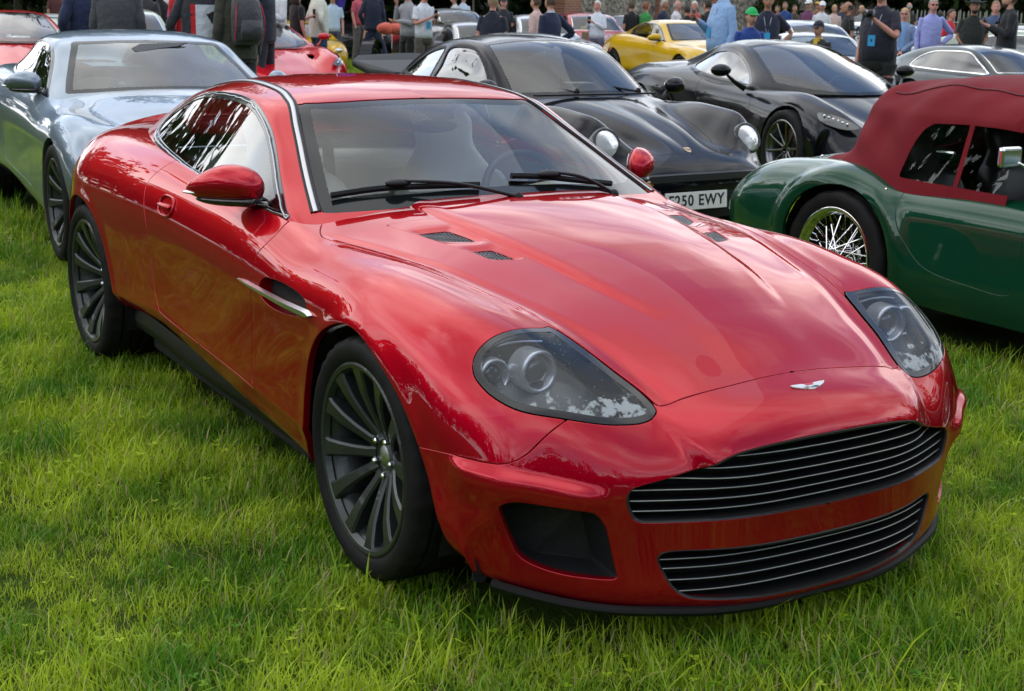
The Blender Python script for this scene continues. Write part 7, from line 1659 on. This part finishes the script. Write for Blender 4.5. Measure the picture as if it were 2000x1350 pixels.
    for px, D, h, c, hr, lb in ((110, 34, 1.62, (.10, .03, .03), 'white', 'distant pink faced person under the trees at the left'), (153, 27, 1.78, (.015, .016, .02), 'dark', 'person in a black T shirt beside the navy anorak'), (286, 25, 1.66, (.03, .035, .04), 'ginger', 'person with short ginger hair behind the pale green saloon'),
        (312, 27, 1.62, (.008, .008, .01), 'dark', 'person in black behind the pale green saloon roof'), (334, 28, 1.70, (.60, .52, .56), 'sandy', 'person in a pale pink top behind the pale green saloon roof'), (350, 26, 1.60, (.50, .03, .30), 'brown', 'person in a magenta scarf behind the pale green saloon roof')):
        P(px, D, h, away(px, (px*3) % 60-30), lb, c, (.04, .04, .06), hair=hr, skin='pink', detail=0)
    if 'sc' in SKIN_SCENE: bpy.data.scenes.remove(SKIN_SCENE.pop('sc'))
# ================================================================ ground, grass, trees, wall
def mat_foliage(name, a, b_, sc=.6):
    m = bpy.data.materials.new(name); m.use_nodes = True; nt = m.node_tree; nt.nodes.clear(); N_, L_ = nt.nodes, nt.links
    out = N_.new('ShaderNodeOutputMaterial'); df = N_.new('ShaderNodeBsdfDiffuse'); tr = N_.new('ShaderNodeBsdfTranslucent'); gl = N_.new('ShaderNodeBsdfGlossy'); gl.inputs['Roughness'].default_value = .42
    g = N_.new('ShaderNodeNewGeometry'); n = N_.new('ShaderNodeTexNoise'); n.inputs['Scale'].default_value = sc; n.inputs['Detail'].default_value = 5; L_.new(g.outputs['Position'], n.inputs['Vector'])
    oi = N_.new('ShaderNodeObjectInfo'); r = N_.new('ShaderNodeValToRGB'); r.color_ramp.elements[0].color = (*a, 1); r.color_ramp.elements[1].color = (*b_, 1); r.color_ramp.elements[0].position = .36; r.color_ramp.elements[1].position = .64
    ad = N_.new('ShaderNodeMath'); ad.operation = 'MULTIPLY_ADD'; L_.new(oi.outputs['Random'], ad.inputs[0]); ad.inputs[1].default_value = .22; L_.new(n.outputs['Fac'], ad.inputs[2])
    sb = N_.new('ShaderNodeMath'); sb.operation = 'SUBTRACT'; sb.inputs[1].default_value = .11; L_.new(ad.outputs[0], sb.inputs[0]); L_.new(sb.outputs[0], r.inputs[0])
    L_.new(r.outputs[0], df.inputs[0]); L_.new(r.outputs[0], tr.inputs[0])
    m1 = N_.new('ShaderNodeMixShader'); m1.inputs[0].default_value = .38; L_.new(df.outputs[0], m1.inputs[1]); L_.new(tr.outputs[0], m1.inputs[2])
    m2 = N_.new('ShaderNodeMixShader'); m2.inputs[0].default_value = .025; L_.new(m1.outputs[0], m2.inputs[1]); L_.new(gl.outputs[0], m2.inputs[2]); L_.new(m2.outputs[0], out.inputs[0])
    return m
def build_ground():
    n = 140; xs = np.concatenate([np.linspace(-420, -40, 30), np.linspace(-38, 10, 90), np.linspace(14, 300, 25)]); ys = np.concatenate([np.linspace(-300, -16, 25), np.linspace(-14, 34, 90), np.linspace(38, 420, 30)])
    X, Y = np.meshgrid(xs, ys, indexing='ij'); Z = .012*np.sin(X*1.3+Y*.7)+.010*np.sin(X*.6-Y*1.7+1)-.022
    V = np.stack([X.ravel(), Y.ravel(), Z.ravel()], 1); idx = np.arange(len(V)).reshape(X.shape)
    Q = np.stack([idx[:-1, :-1], idx[1:, :-1], idx[1:, 1:], idx[:-1, 1:]], -1).reshape(-1, 4)
    m = bpy.data.materials.new('meadow'); m.use_nodes = True; nt = m.node_tree; b = nt.nodes['Principled BSDF']; b.inputs['Roughness'].default_value = .95; b.inputs['Specular IOR Level'].default_value = .1
    g = nt.nodes.new('ShaderNodeNewGeometry')
    cols = []
    for sc, c in ((.35, None), (9, None), (70, None)):
        t = nt.nodes.new('ShaderNodeTexNoise'); t.inputs['Scale'].default_value = sc; t.inputs['Detail'].default_value = 8; t.inputs['Roughness'].default_value = .65; nt.links.new(g.outputs['Position'], t.inputs['Vector']); cols.append(t)
    r = nt.nodes.new('ShaderNodeValToRGB'); e = r.color_ramp.elements; e[0].position = .3; e[0].color = (.016, .034, .004, 1); e[1].position = .72; e[1].color = (.08, .13, .018, 1)
    a1 = nt.nodes.new('ShaderNodeMath'); a1.operation = 'ADD'; nt.links.new(cols[0].outputs['Fac'], a1.inputs[0]); nt.links.new(cols[1].outputs['Fac'], a1.inputs[1])
    a2 = nt.nodes.new('ShaderNodeMath'); a2.operation = 'ADD'; nt.links.new(a1.outputs[0], a2.inputs[0]); nt.links.new(cols[2].outputs['Fac'], a2.inputs[1])
    a3 = nt.nodes.new('ShaderNodeMath'); a3.operation = 'DIVIDE'; a3.inputs[1].default_value = 3; nt.links.new(a2.outputs[0], a3.inputs[0]); nt.links.new(a3.outputs[0], r.inputs[0]); nt.links.new(r.outputs[0], b.inputs['Base Color'])
    bp = nt.nodes.new('ShaderNodeBump'); bp.inputs['Strength'].default_value = .8; bp.inputs['Distance'].default_value = .03; nt.links.new(cols[2].outputs['Fac'], bp.inputs['Height']); nt.links.new(bp.outputs[0], b.inputs['Normal'])
    o = link('ground', mesh_np('ground', V, Q, True), m); o['kind'] = 'structure'
def blade(rng, h, w, lean, az):
    """curved tapering blade as 3 quads and a tip; returns verts, faces"""
    d = np.array([math.cos(az), math.sin(az), 0]); s = np.array([-d[1], d[0], 0]); V = []
    tw = rng.uniform(-.5, .5)
    for i, t in enumerate((0, .35, .7)):
        c = d*lean*t*t+np.array([0, 0, h*t*(1-.18*t*lean/h)]); ww = w*(1-.45*t); ss = s*math.cos(tw*t)+d*math.sin(tw*t); V += [c-ss*ww, c+ss*ww]
    V.append(d*lean+np.array([0, 0, h*(1-.25*min(1, lean/h))]))
    return np.array(V), [(0, 1, 3, 2), (2, 3, 5, 4), (4, 5, 6)]
def build_grass():
    rng = np.random.default_rng(11); gc = bpy.data.collections.new('grass_tufts')
    mg = mat_foliage('grass_blade', (.080, .235, .008), (.46, .60, .030), 2.2); my = mat_foliage('dry_blade', (.34, .30, .11), (.50, .44, .20), 3.0)
    def tuft(n, rad, hm, wm, dry):
        V = []; F = []; M = []; k = 0
        for i in range(n):
            a = rng.uniform(0, 2*math.pi); r = rad*math.sqrt(rng.uniform()); h = hm*rng.uniform(.45, 1.25); le = h*abs(rng.normal(.45, .35)); v, f = blade(rng, h, wm*rng.uniform(.6, 1.3), le, rng.uniform(0, 2*math.pi))
            v = v+np.array([r*math.cos(a), r*math.sin(a), -.012]); V.append(v); F += [tuple(j+k for j in q) for q in f]; k += len(v); M += [1 if rng.uniform() < dry else 0]*3
        return np.concatenate(V), F, M
    specs = [(46, .075, .046, .0019, .05), (42, .08, .058, .0018, .10), (50, .06, .040, .0020, .04), (36, .085, .052, .0018, .20), (26, .05, .092, .0016, .20), (52, .065, .044, .0019, .03)]
    for i, s_ in enumerate(specs):
        V, F, M = tuft(*s_); me = mesh_np('tuft', V, F, False, mi=M); me.materials.append(mg); me.materials.append(my); o = bpy.data.objects.new('tuft', me); gc.objects.link(o)
    # clover-like leaves and a stray long stalk
    V = []; F = []; k = 0
    for i in range(1):
        a = rng.uniform(0, 6.28); r = .05*math.sqrt(rng.uniform()); c = np.array([r*math.cos(a), r*math.sin(a), rng.uniform(.018, .04)])
        for j in range(3):
            t = a+j*2.09; u = np.array([math.cos(t), math.sin(t), .15]); w = np.array([-math.sin(t), math.cos(t), 0]); V += [c, c+u*.006+w*.005, c+u*.012, c+u*.006-w*.005]; F.append((k, k+1, k+2, k+3)); k += 4
    V = np.array(V); v3, f3, m3 = tuft(34, .08, .05, .0017, .06); me = mesh_np('tuft', np.concatenate([V, v3]), F+[tuple(i+len(V) for i in f) for f in f3], False, mi=[0]*len(F)+m3); me.materials.append(mg); me.materials.append(my); gc.objects.link(bpy.data.objects.new('tuft', me))
    f2 = np.array([_f.x, _f.y]); az0 = math.atan2(f2[1], f2[0]); pts = []; sc = []
    for r0, r1, dens, s0, half in ((1.1, 5.5, 560, 1.0, 33), (5.5, 9, 330, 1.15, 29), (9, 16, 120, 1.5, 27), (16, 45, 26, 2.4, 25)):
        area = (r1*r1-r0*r0)*R(half); n = int(area*dens); rr = np.sqrt(rng.uniform(r0*r0, r1*r1, n)); aa = az0+rng.uniform(-R(half), R(half), n)
        x = CAM_POS.x+rr*np.cos(aa); y = CAM_POS.y+rr*np.sin(aa)
        # little grows right under the parked cars
        def inside(x, y, cx, cy, x0, x1, hw): return (x-cx > x0) & (x-cx < x1) & (np.abs(y-cy) < hw)
        cut = inside(x, y, 0, 0, -3.3, .62, .66) | inside(x, y, -4.92, .41, -3.3, .6, .66) | inside(x, y, -4.6, 3.38, -3, .6, .66) | inside(x, y, -1.77, 3.35, -.9, 2.8, .62) | inside(x, y, -6.7, 7.84, -3.2, .8, .7)
        x, y = x[~cut], y[~cut]; z = .012*np.sin(x*1.3+y*.7)+.010*np.sin(x*.6-y*1.7+1)-.022
        patch = .5+.5*np.sin(x*2.1+1.3*np.sin(y*1.7))*np.sin(y*2.6+1.1*np.sin(x*1.3)); s = s0*(.62+.65*patch)*rng.uniform(.65, 1.5, len(x))
        # tyres press the grass down
        for wx, wy in ((0, -.74), (-2.69, -.75), (0, .74)): s *= 1-.25*np.exp(-(((x-wx)/.25)**2+((y-wy)/.18)**2))
        pts.append(np.stack([x, y, z], 1)); sc.append(s)
    P = np.concatenate(pts); S_ = np.concatenate(sc).astype(np.float32)
    me = bpy.data.meshes.new('grass'); me.vertices.add(len(P)); me.vertices.foreach_set('co', P.astype(np.float32).reshape(-1)); at = me.attributes.new('size', 'FLOAT', 'POINT'); at.data.foreach_set('value', S_)
    o = link('grass', me); tag(o, kind='stuff', label='thick green meadow grass with dry stalks', cat='grass')
    ng = bpy.data.node_groups.new('scatter', 'GeometryNodeTree'); ng.interface.new_socket('Geometry', in_out='INPUT', socket_type='NodeSocketGeometry'); ng.interface.new_socket('Geometry', in_out='OUTPUT', socket_type='NodeSocketGeometry')
    n_ = ng.nodes; l_ = ng.links; gi = n_.new('NodeGroupInput'); go = n_.new('NodeGroupOutput'); ip = n_.new('GeometryNodeInstanceOnPoints'); ci = n_.new('GeometryNodeCollectionInfo'); ci.inputs['Collection'].default_value = gc; ci.inputs['Separate Children'].default_value = True; ci.inputs['Reset Children'].default_value = True
    rv = n_.new('FunctionNodeRandomValue'); rv.data_type = 'FLOAT_VECTOR'; rv.inputs[0].default_value = (-.12, -.12, 0); rv.inputs[1].default_value = (.12, .12, 6.283)
    na = n_.new('GeometryNodeInputNamedAttribute'); na.data_type = 'FLOAT'; na.inputs['Name'].default_value = 'size'; ip.inputs['Pick Instance'].default_value = True
    l_.new(gi.outputs[0], ip.inputs['Points']); l_.new(ci.outputs[0], ip.inputs['Instance']); l_.new(rv.outputs[0], ip.inputs['Rotation']); l_.new(na.outputs[0], ip.inputs['Scale']); l_.new(ip.outputs[0], go.inputs[0])
    md = o.modifiers.new('scatter', 'NODES'); md.node_group = ng
    print('tufts', len(P))
def leaves(rng, C, s, jit=.6):
    """leaf-sized kites at centres C"""
    n = len(C); a = rng.normal(size=(n, 3)); a /= np.linalg.norm(a, axis=1, keepdims=True); b = np.cross(a, rng.normal(size=(n, 3))); b /= np.linalg.norm(b, axis=1, keepdims=True)
    L = s*rng.uniform(1-jit*.5, 1+jit*.5, (n, 1)); V = np.stack([C-a*L, C+b*L*.45, C+a*L, C-b*L*.45], 1).reshape(-1, 3); return V, np.arange(4*n).reshape(-1, 4)
def crown_points(rng, n, c, r, lobes=14, fill=.55):
    c = np.array(c, float); r = np.array(r, float); L = []
    cc = [c+r*(lambda v: v/np.linalg.norm(v)*rng.uniform(.25, .85))(rng.normal(size=3)) for _ in range(lobes)]; rs = [r*rng.uniform(.28, .5) for _ in range(lobes)]
    k = rng.integers(0, lobes, n); v = rng.normal(size=(n, 3)); v /= np.linalg.norm(v, axis=1, keepdims=True); rad = rng.uniform(fill, 1, (n, 1))
    return np.array(cc)[k]+v*rad*np.array(rs)[k]
M_BARK = None
def tree(px, D, label, h=9, cw=3.2, trunk=.16, cz=None, fol=None, n=5200, leaf=.13, seed=1, lean=0, low=.25, name='broadleaf_tree'):
    rng = np.random.default_rng(seed); d = CAM_DIR(px); x, y = CAM_POS.x+d[0]*D, CAM_POS.y+d[1]*D; root = empty(name, (x, y, 0)); tag(root, label, 'tree', 'trees along the edge of the field')
    q = MB(); P = catmull([(0, 0, -.1), (lean*.3, .05, h*.3), (lean*.7, -.05, h*.6), (lean, .1, h*.85)], 5); V, F = g_tube(P, np.linspace(trunk, trunk*.25, len(P)), 9); q.add(V, F)
    for k in range(9):
        a = rng.uniform(0, 6.28); z0 = h*rng.uniform(low, .8); b0 = np.array([lean*z0/h, 0, z0]); e = b0+np.array([math.cos(a)*cw*.7, math.sin(a)*cw*.7, h*rng.uniform(.06, .22)]); V, F = g_tube(catmull([b0, (b0+e)/2+[0, 0, .2], e], 4), np.linspace(trunk*.42, trunk*.08, 9), 6); q.add(V, F)
    q.build('trunk', mat('bark', (.10, .085, .065), .9, bump=(14, .8, .05), noise=(4, .6, (.05, .045, .035))), root, smooth=True)
    C = crown_points(rng, n, (lean*.7, 0, h*(low+1)/2), (cw, cw, h*(1-low)*.55), 22); V, F = leaves(rng, C, leaf); link('crown', mesh_np('crown', V, F, False), fol, root); return root
def build_trees():
    f1 = mat_foliage('dark_leaves', (.010, .022, .005), (.035, .065, .014), .5); f2 = mat_foliage('mid_leaves', (.020, .045, .008), (.060, .105, .020), .5); f3 = mat_foliage('yew_leaves', (.007, .016, .005), (.022, .042, .010), .5)
    L = [(30, 44, 'pale trunked tree at the far left under dark woodland', f1, .13), (128, 40, 'tree with a bare straight pale trunk behind the leftmost cars', f2, .17), (240, 46, 'dark tree behind the grey coat', f3, .2), (330, 44, 'dark bushy tree behind the pale green saloon', f1, .2), (455, 47, 'dark tree behind the backpack wearer', f3, .2), (560, 45, 'dark leafed tree behind the black dress', f1, .2),
         (660, 47, 'dark tree behind the purple flag', f3, .2), (775, 50, 'dark spreading tree behind the vintage car', f1, .22), (880, 54, 'dark tree between the timber posts', f3, .22), (1010, 56, 'dark yew left of the brick pier', f3, .22)]
    for i, (px, D, lb, f, tr) in enumerate(L):
        t = tree(px, D, lb, h=10+(i*7) % 4, cw=4.4, trunk=tr, fol=f, n=5200, leaf=.22, seed=20+i, low=.10, name='broadleaf_tree')
    for px, D, lb, i in ((1758, 62, 'big tree with a thick dark trunk behind the lilac shirt', 1), (1930, 60, 'bright green tree behind the picket fence at the right', 2), (1840, 66, 'mid green tree between the thick trunk and the right edge', 3)):
        tree(px, D, lb, h=12, cw=5.5, trunk=.55 if i == 1 else .3, fol=f2, n=6500, leaf=.22, seed=40+i, low=.12)
    # understorey that reads as one dark mass on the left
    rng = np.random.default_rng(5); C = []
    for i in range(46):
        px = -60+i*26; D = 50+rng.uniform(-3, 8); d = CAM_DIR(px); C.append(crown_points(rng, 900, (CAM_POS.x+d[0]*D, CAM_POS.y+d[1]*D, 2.2), (2.4, 2.4, 2.6), 6, .5))
    for i in range(36):
        px = 1440+i*40; D = 58+rng.uniform(-3, 8); d = CAM_DIR(px); C.append(crown_points(rng, 900, (CAM_POS.x+d[0]*D, CAM_POS.y+d[1]*D, 1.9), (2.4, 2.4, 2.2), 6, .5))
    V, F = leaves(rng, np.concatenate(C), .20); o = link('undergrowth', mesh_np('undergrowth', V, F, False), f3); tag(o, 'dark tangled undergrowth under the trees', 'undergrowth', kind='stuff')
    # wood on the other sides of the field, met only as reflections
    C = []
    for i in range(153):
        a = R(-178+i*1.8); D = 34+rng.uniform(-4, 6); hh = rng.uniform(7, 13); C.append(crown_points(rng, 480, (CAM_POS.x+D*math.cos(a)-1, CAM_POS.y+D*math.sin(a), hh*.5), (3.2, 3.2, hh*.5), 9, .4))
    V, F = leaves(rng, np.concatenate(C), .42); o = link('woodland', mesh_np('woodland', V, F, False), f1); tag(o, 'dense wood round the near side of the field', 'wood', kind='stuff')
def build_wall():
    """flint wall with brick piers, a thing whose flints and bricks are too far off to tell apart singly"""
    a = CAM_DIR(1092); b = CAM_DIR(2040); A = np.array([CAM_POS.x+a[0]*44, CAM_POS.y+a[1]*44]); B_ = np.array([CAM_POS.x+b[0]*72, CAM_POS.y+b[1]*72]); L = np.linalg.norm(B_-A); u = (B_-A)/L; ang = math.atan2(u[1], u[0])
    root = empty('flint_wall', (A[0], A[1], 0), ang); tag(root, 'old flint wall with brick piers running behind the cars on the right', 'wall')
    fl = bpy.data.materials.new('flint'); fl.use_nodes = True; nt = fl.node_tree; bs = nt.nodes['Principled BSDF']; bs.inputs['Roughness'].default_value = .8; tc = nt.nodes.new('ShaderNodeTexCoord')
    vo = nt.nodes.new('ShaderNodeTexVoronoi'); vo.inputs['Scale'].default_value = 7; nt.links.new(tc.outputs['Object'], vo.inputs['Vector']); r = nt.nodes.new('ShaderNodeValToRGB'); cr = r.color_ramp; cr.elements[0].color = (.10, .085, .07, 1); cr.elements[1].color = (.42, .38, .33, 1); e = cr.elements.new(.5); e.color = (.22, .18, .145, 1); sp_ = nt.nodes.new('ShaderNodeSeparateColor'); nt.links.new(vo.outputs['Color'], sp_.inputs[0]); nt.links.new(sp_.outputs[0], r.inputs[0]); nt.links.new(r.outputs[0], bs.inputs['Base Color'])
    bp = nt.nodes.new('ShaderNodeBump'); bp.inputs['Distance'].default_value = .04; nt.links.new(vo.outputs['Distance'], bp.inputs['Height']); nt.links.new(bp.outputs[0], bs.inputs['Normal'])
    q = MB(); V, F = g_box((L/2, 0, 1.6), (L, .4, 3.4)); q.add(V, F); q.build('flint_panel', fl, root)
    # flints standing proud of the face, one joined part
    rng = np.random.default_rng(8); V = []; F = []; k = 0
    base, bf = g_ellipsoid((0, 0, 0), (1, .55, .8), 5, 3)
    for i in range(4200):
        x = rng.uniform(0, L*.9); z = rng.uniform(.6, 3.2); s = rng.uniform(.05, .10); v = base*s+np.array([x, -.20, z]); V.append(v); F += [tuple(j+k for j in f) for f in bf]; k += len(v)
    o = link('flint', mesh_np('flint', np.concatenate(V), F, False), mat('flint_stone', (.30, .27, .23), .55, noise=(1.7, .9, (.12, .10, .085))), root); o['kind'] = 'stuff'
    brick = bpy.data.materials.new('brick_pier'); brick.use_nodes = True; nt = brick.node_tree; bs = nt.nodes['Principled BSDF']; bs.inputs['Roughness'].default_value = .85; tc = nt.nodes.new('ShaderNodeTexCoord'); bt = nt.nodes.new('ShaderNodeTexBrick'); bt.inputs['Scale'].default_value = 1; bt.inputs['Brick Width'].default_value = .23; bt.inputs['Row Height'].default_value = .075; bt.inputs['Mortar Size'].default_value = .008
    bt.inputs['Color1'].default_value = (.30, .10, .055, 1); bt.inputs['Color2'].default_value = (.20, .07, .04, 1); bt.inputs['Mortar'].default_value = (.3, .27, .22, 1); mp = nt.nodes.new('ShaderNodeMapping'); mp.inputs['Rotation'].default_value = (math.pi/2, 0, 0); nt.links.new(tc.outputs['Object'], mp.inputs[0]); nt.links.new(mp.outputs[0], bt.inputs['Vector']); nt.links.new(bt.outputs[0], bs.inputs['Base Color'])
    for x, w in ((.25, .75), (4.6, .42), (7.4, .40), (11.2, .5), (16, .5), (22, .5), (28, .5)):
        q = MB(); V, F = g_box((x, -.06, 1.65), (w, .62, 3.5)); q.add(V, F); V, F = g_box((x, -.06, 3.45), (w+.12, .74, .12)); q.add(V, F); q.build('brick_pier', brick, root)
    q = MB(); V, F = g_box((L/2, 0, 3.36), (L, .5, .12)); q.add(V, F); q.build('coping', mat('coping_stone', (.25, .23, .2), .8), root)
    # ivy on the right-hand part
    rng = np.random.default_rng(3); C = np.concatenate([crown_points(rng, 700, (x, -.4, rng.uniform(1.2, 2.8)), (1.6, .5, 1.3), 5, .3) for x in np.linspace(L*.32, L*.98, 17)]); V, F = leaves(rng, C, .14); o = link('ivy', mesh_np('ivy', V, F, False), mat_foliage('ivy_leaves', (.015, .03, .008), (.05, .075, .018), 1.2), root); o['kind'] = 'stuff'
def build_furniture():
    # timber posts with a brace
    for px, D, lb in ((925, 40, 'tall weathered timber post with a diagonal brace'), (991, 42, 'tall thin timber post right of the braced post')):
        d = CAM_DIR(px); root = empty('timber_post', (CAM_POS.x+d[0]*D, CAM_POS.y+d[1]*D, 0)); tag(root, lb, 'post'); wd = mat('weathered_timber', (.30, .27, .20), .85, bump=(20, .5, .02), noise=(3, .5, (.2, .18, .13)))
        q = MB(); V, F = g_tube([(0, 0, 0), (0, 0, 2.6), (.03, 0, 5.2)], [.10 if px < 950 else .06]*3, 10); q.add(V, F); q.build('post', wd, root, smooth=True)
        if px < 950: q = MB(); V, F = g_tube([(0, 0, 2.3), (.75, .75, .9)], .055, 8); q.add(V, F); q.build('brace', wd, root, smooth=True)
    # feather flag
    d = CAM_DIR(652); root = empty('feather_flag', (CAM_POS.x+d[0]*30, CAM_POS.y+d[1]*30, 0), math.atan2(d[1], d[0])); tag(root, 'tall narrow purple feather flag on a thin pole beside the dark estate', 'flag')
    q = MB(); V, F = g_tube([(0, 0, 0), (0, 0, 4.2)], .015, 8); q.add(V, F); q.build('pole', M_ALU, root); q = MB(); n = 14
    V = []; 
    for i in range(n+1):
        z = .65+i*.25; w_ = .05+.35*min(1, i/6); V += [(.012*math.sin(i), -.02, z), (.03*math.sin(i*.8), -.02-w_, z+.05)]
    q.add(V, [(2*i, 2*i+1, 2*i+3, 2*i+2) for i in range(n)]); fo = q.build('banner', mat('banner_purple', (.045, .03, .28), .7), root, smooth=True); sm = fo.modifiers.new('t', 'SOLIDIFY'); sm.thickness = .006
    # picket fence
    d = CAM_DIR(1945); D = 50; root = empty('picket_fence', (CAM_POS.x+d[0]*D, CAM_POS.y+d[1]*D, 0), math.atan2(d[1], d[0])+math.pi/2); tag(root, 'grey chestnut paling fence under the trees at the right', 'fence'); wd = mat('grey_paling', (.26, .25, .22), .9)
    me = None
    for i in range(60):
        if me is None:
            q = MB(); V, F = g_box((0, 0, .75), (.045, .02, 1.5)); q.add(V, F); V, F = g_prism([(-.0225, 1.5), (.0225, 1.5), (0, 1.56)], -.01, .01, 'y'); q.add(V, F); o = q.build('picket', wd, root); me = o.data
        else: o = bpy.data.objects.new('picket', me); COL.objects.link(o); o.parent = root
        o.location = (-3.6+i*.12+random.uniform(-.01, .01), 0, random.uniform(-.04, .03)); o.rotation_euler = (0, random.uniform(-.03, .03), 0)
    for z in (.4, 1.15): q = MB(); V, F = g_tube([(-3.7, .02, z), (3.6, .02, z)], .008, 6); q.add(V, F); q.build('wire', M_ALU, root)
# ================================================================ cars further back
def saloon_spec(name, label, paint, **k):
    """upright small classic saloon"""
    return classic_spec(name, label, paint, **k)
def build_far_cars():
    def at_px(px, D): d = CAM_DIR(px); return CAM_POS.x+d[0]*D, CAM_POS.y+d[1]*D
    pale = mat_paint('pale_green_paint', (.34, .40, .33), .1, .3, .02); silver = mat_paint('plain_silver_paint', (.45, .47, .49), .6, .3, .02); white = mat_paint('white_paint', (.70, .72, .72), .0, .3, .02); blk = M_NIGHT; pink = mat_paint('maroon_paint', (.35, .05, .06), .1, .3, .02)
    c0 = make_car(classic_spec('classic_saloon', 'pale green classic saloon with a yellow card in its windscreen behind the silver coupe', pale, res=.035)); x, y = at_px(310, 17.8); put(c0, x-2.3, y+.0, -.15, 1.0, .14)
    q = MB(); V, F = g_box((1.34, -.20, .86), (.01, .26, .12)); q.add(V, F); q.build('windscreen_card', mat('yellow_card', (.75, .68, .10), .6), c0)
    def clone(src, label, paint, px, D, th, s=1.0, dz=0.0, name=None, off=0):
        c = copy_tree(src); c.name = name or src.name; c['label'] = label; x, y = at_px(px, D); put(c, x, y, th, s, dz)
        for o in c.children:
            if o.type == 'MESH' and o.name.split('.')[0] in ('body', 'bonnet', 'door', 'roof'):
                o.data = o.data.copy(); o.data.materials[0] = paint
            for o2 in o.children:
                if o2.name.split('.')[0] == 'mirror_shell': o2.data = o2.data.copy(); o2.data.materials[0] = paint
        return c
    gt = make_car(gt_spec('sports_coupe', 'dark coupe with a pale reflection in its windscreen beside the purple flag', blk, res=.045)); x, y = at_px(706, 36); put(gt, x, y, -.45, .95)
    clone(gt, 'white coupe far behind the silver coupe at the left', white, 92, 25, -.25, .9, .0)
    clone(gt, 'silver coupe roof seen above the black classic between two people', silver, 1128, 17.5, -.15, .94, -.05)
    clone(c0, 'silver classic saloon behind the navy T shirt', silver, 1035, 31, -.3, 1.0, .05)
    clone(c0, 'maroon hatchback in front of the flint wall', pink, 1130, 33, -.3, 1.0, .1)
    clone(gt, 'dark coupe in front of the flint wall, left of the yellow coupe', blk, 1268, 34, -.3, 1.0, 0)
    clone(gt, 'silver grey coupe behind the child in the navy cap', silver, 1640, 21, -.55, .95, -.02)
    clone(c0, 'pale silver saloon behind the dark haired person with a lanyard', silver, 1545, 27, -.3, 1.0, .1)
    clone(c0, 'white saloon behind the bald person in black', white, 1700, 30, -.3, 1.0, .1)
    clone(c0, 'dark green saloon behind the printed T shirt', pale, 1920, 26, .7, 1.0, .05)
    clone(gt, 'bright red coupe behind the blonde person', MATS['bright_red_paint'], 1800, 30, -.4, .95, .05)
    clone(c0, 'silver saloon behind the vintage car', silver, 868, 36, -.2, 1.0, .1)
    clone(c0, 'pale blue saloon beside the vintage car', silver, 905, 30, -.2, 1.0, -.1)
    clone(gt, 'yellow sports car behind the person in the cream jacket', MATS['yellow_paint'], 600, 29, -.3, .9, -.1)
    clone(c0, 'silver saloon under the trees behind the lilac shirt', silver, 1985, 29, .4, 1.0, .1)
    # vintage open two-seater with cycle wings
    x, y = at_px(800, 27.5); root = empty('vintage_car', (x, y, 0), -.75); tag(root, 'black vintage open car with an aero screen and separate front wings', 'car')
    q = MB(); V, F = loft([((0, 0, 0), .28, .30), ((0, 0, .5), .31, .34), ((0, 0, 1.3), .36, .38), ((0, 0, 2.2), .38, .36), ((0, 0, 2.9), .20, .24)], 20); V = V[:, [2, 1, 0]]*np.array([-1, 1, 1])+np.array([.3, 0, .72]); q.add(V, [f[::-1] for f in F]); q.build('body', M_NIGHT, root, smooth=True)
    q = MB(); V, F = g_box((.34, 0, .75), (.05, .52, .52)); q.add(V, F); q.build('radiator', M_CHROME, root, bevel=.04)
    for s in (1, -1):
        q = MB(); th = np.linspace(-.2, 2.6, 16); V = []
        for t in th: V += [(.2-.42*math.cos(t)*-1, s*.58, .34+.42*math.sin(t)), (.2-.42*math.cos(t)*-1, s*.82, .34+.40*math.sin(t))]
        q.add(V, [(2*i, 2*i+1, 2*i+3, 2*i+2) for i in range(15)]); q.build('front_wing', M_NIGHT, root, smooth=True)
        for wx in (.2, -2.1): make_wheel((wx, .68*s, .34), s, root, r=.34, w=.14, rim_r=.25, spokes=16, kind='thin', mw=M_CHROME, disc=False)
        q = MB(); V, F = g_ellipsoid((.42, .34*s, .95), (.12, .10, .10)); q.add(V, F); q.build('headlight', M_CHROME, root, smooth=True)
    q = MB(); 
    for yy in (-.2, .2): th = np.linspace(0, math.pi, 12); V, F = g_tube([(-.85, yy+.17*math.cos(t), 1.08+.22*math.sin(t)) for t in th], .012, 6); q.add(V, F)
    q.build('aero_screen', M_CHROME, root, smooth=True)
    for y_ in (-.18, .18): 
        s_ = seat(root, -1.35, y_, mat('tan_leather', (.25, .10, .04), .5)); s_.scale = (.7, .7, .8); s_.location.z = .1
    x, y = at_px(768, 27.0); q = MB()
    for i in range(9): V, F = g_ellipsoid((.16*math.cos(i*2.1)*(i % 3)/2, .2*math.sin(i*1.7), .07*math.sin(i*3.1)), (.12, .13+.02*(i % 2), .10)); q.add(V+np.array([x, y, .96]), F)
    o = q.build('folded_coat', cloth('coral', (.55, .10, .06)), None, smooth=True); tag(o, 'bright coral coat draped over the vintage car', 'coat')
build_ground()
hero = build_hero()
build_cars()
build_far_cars()
build_wall(); build_furniture(); build_trees(); build_grass()
build_people()
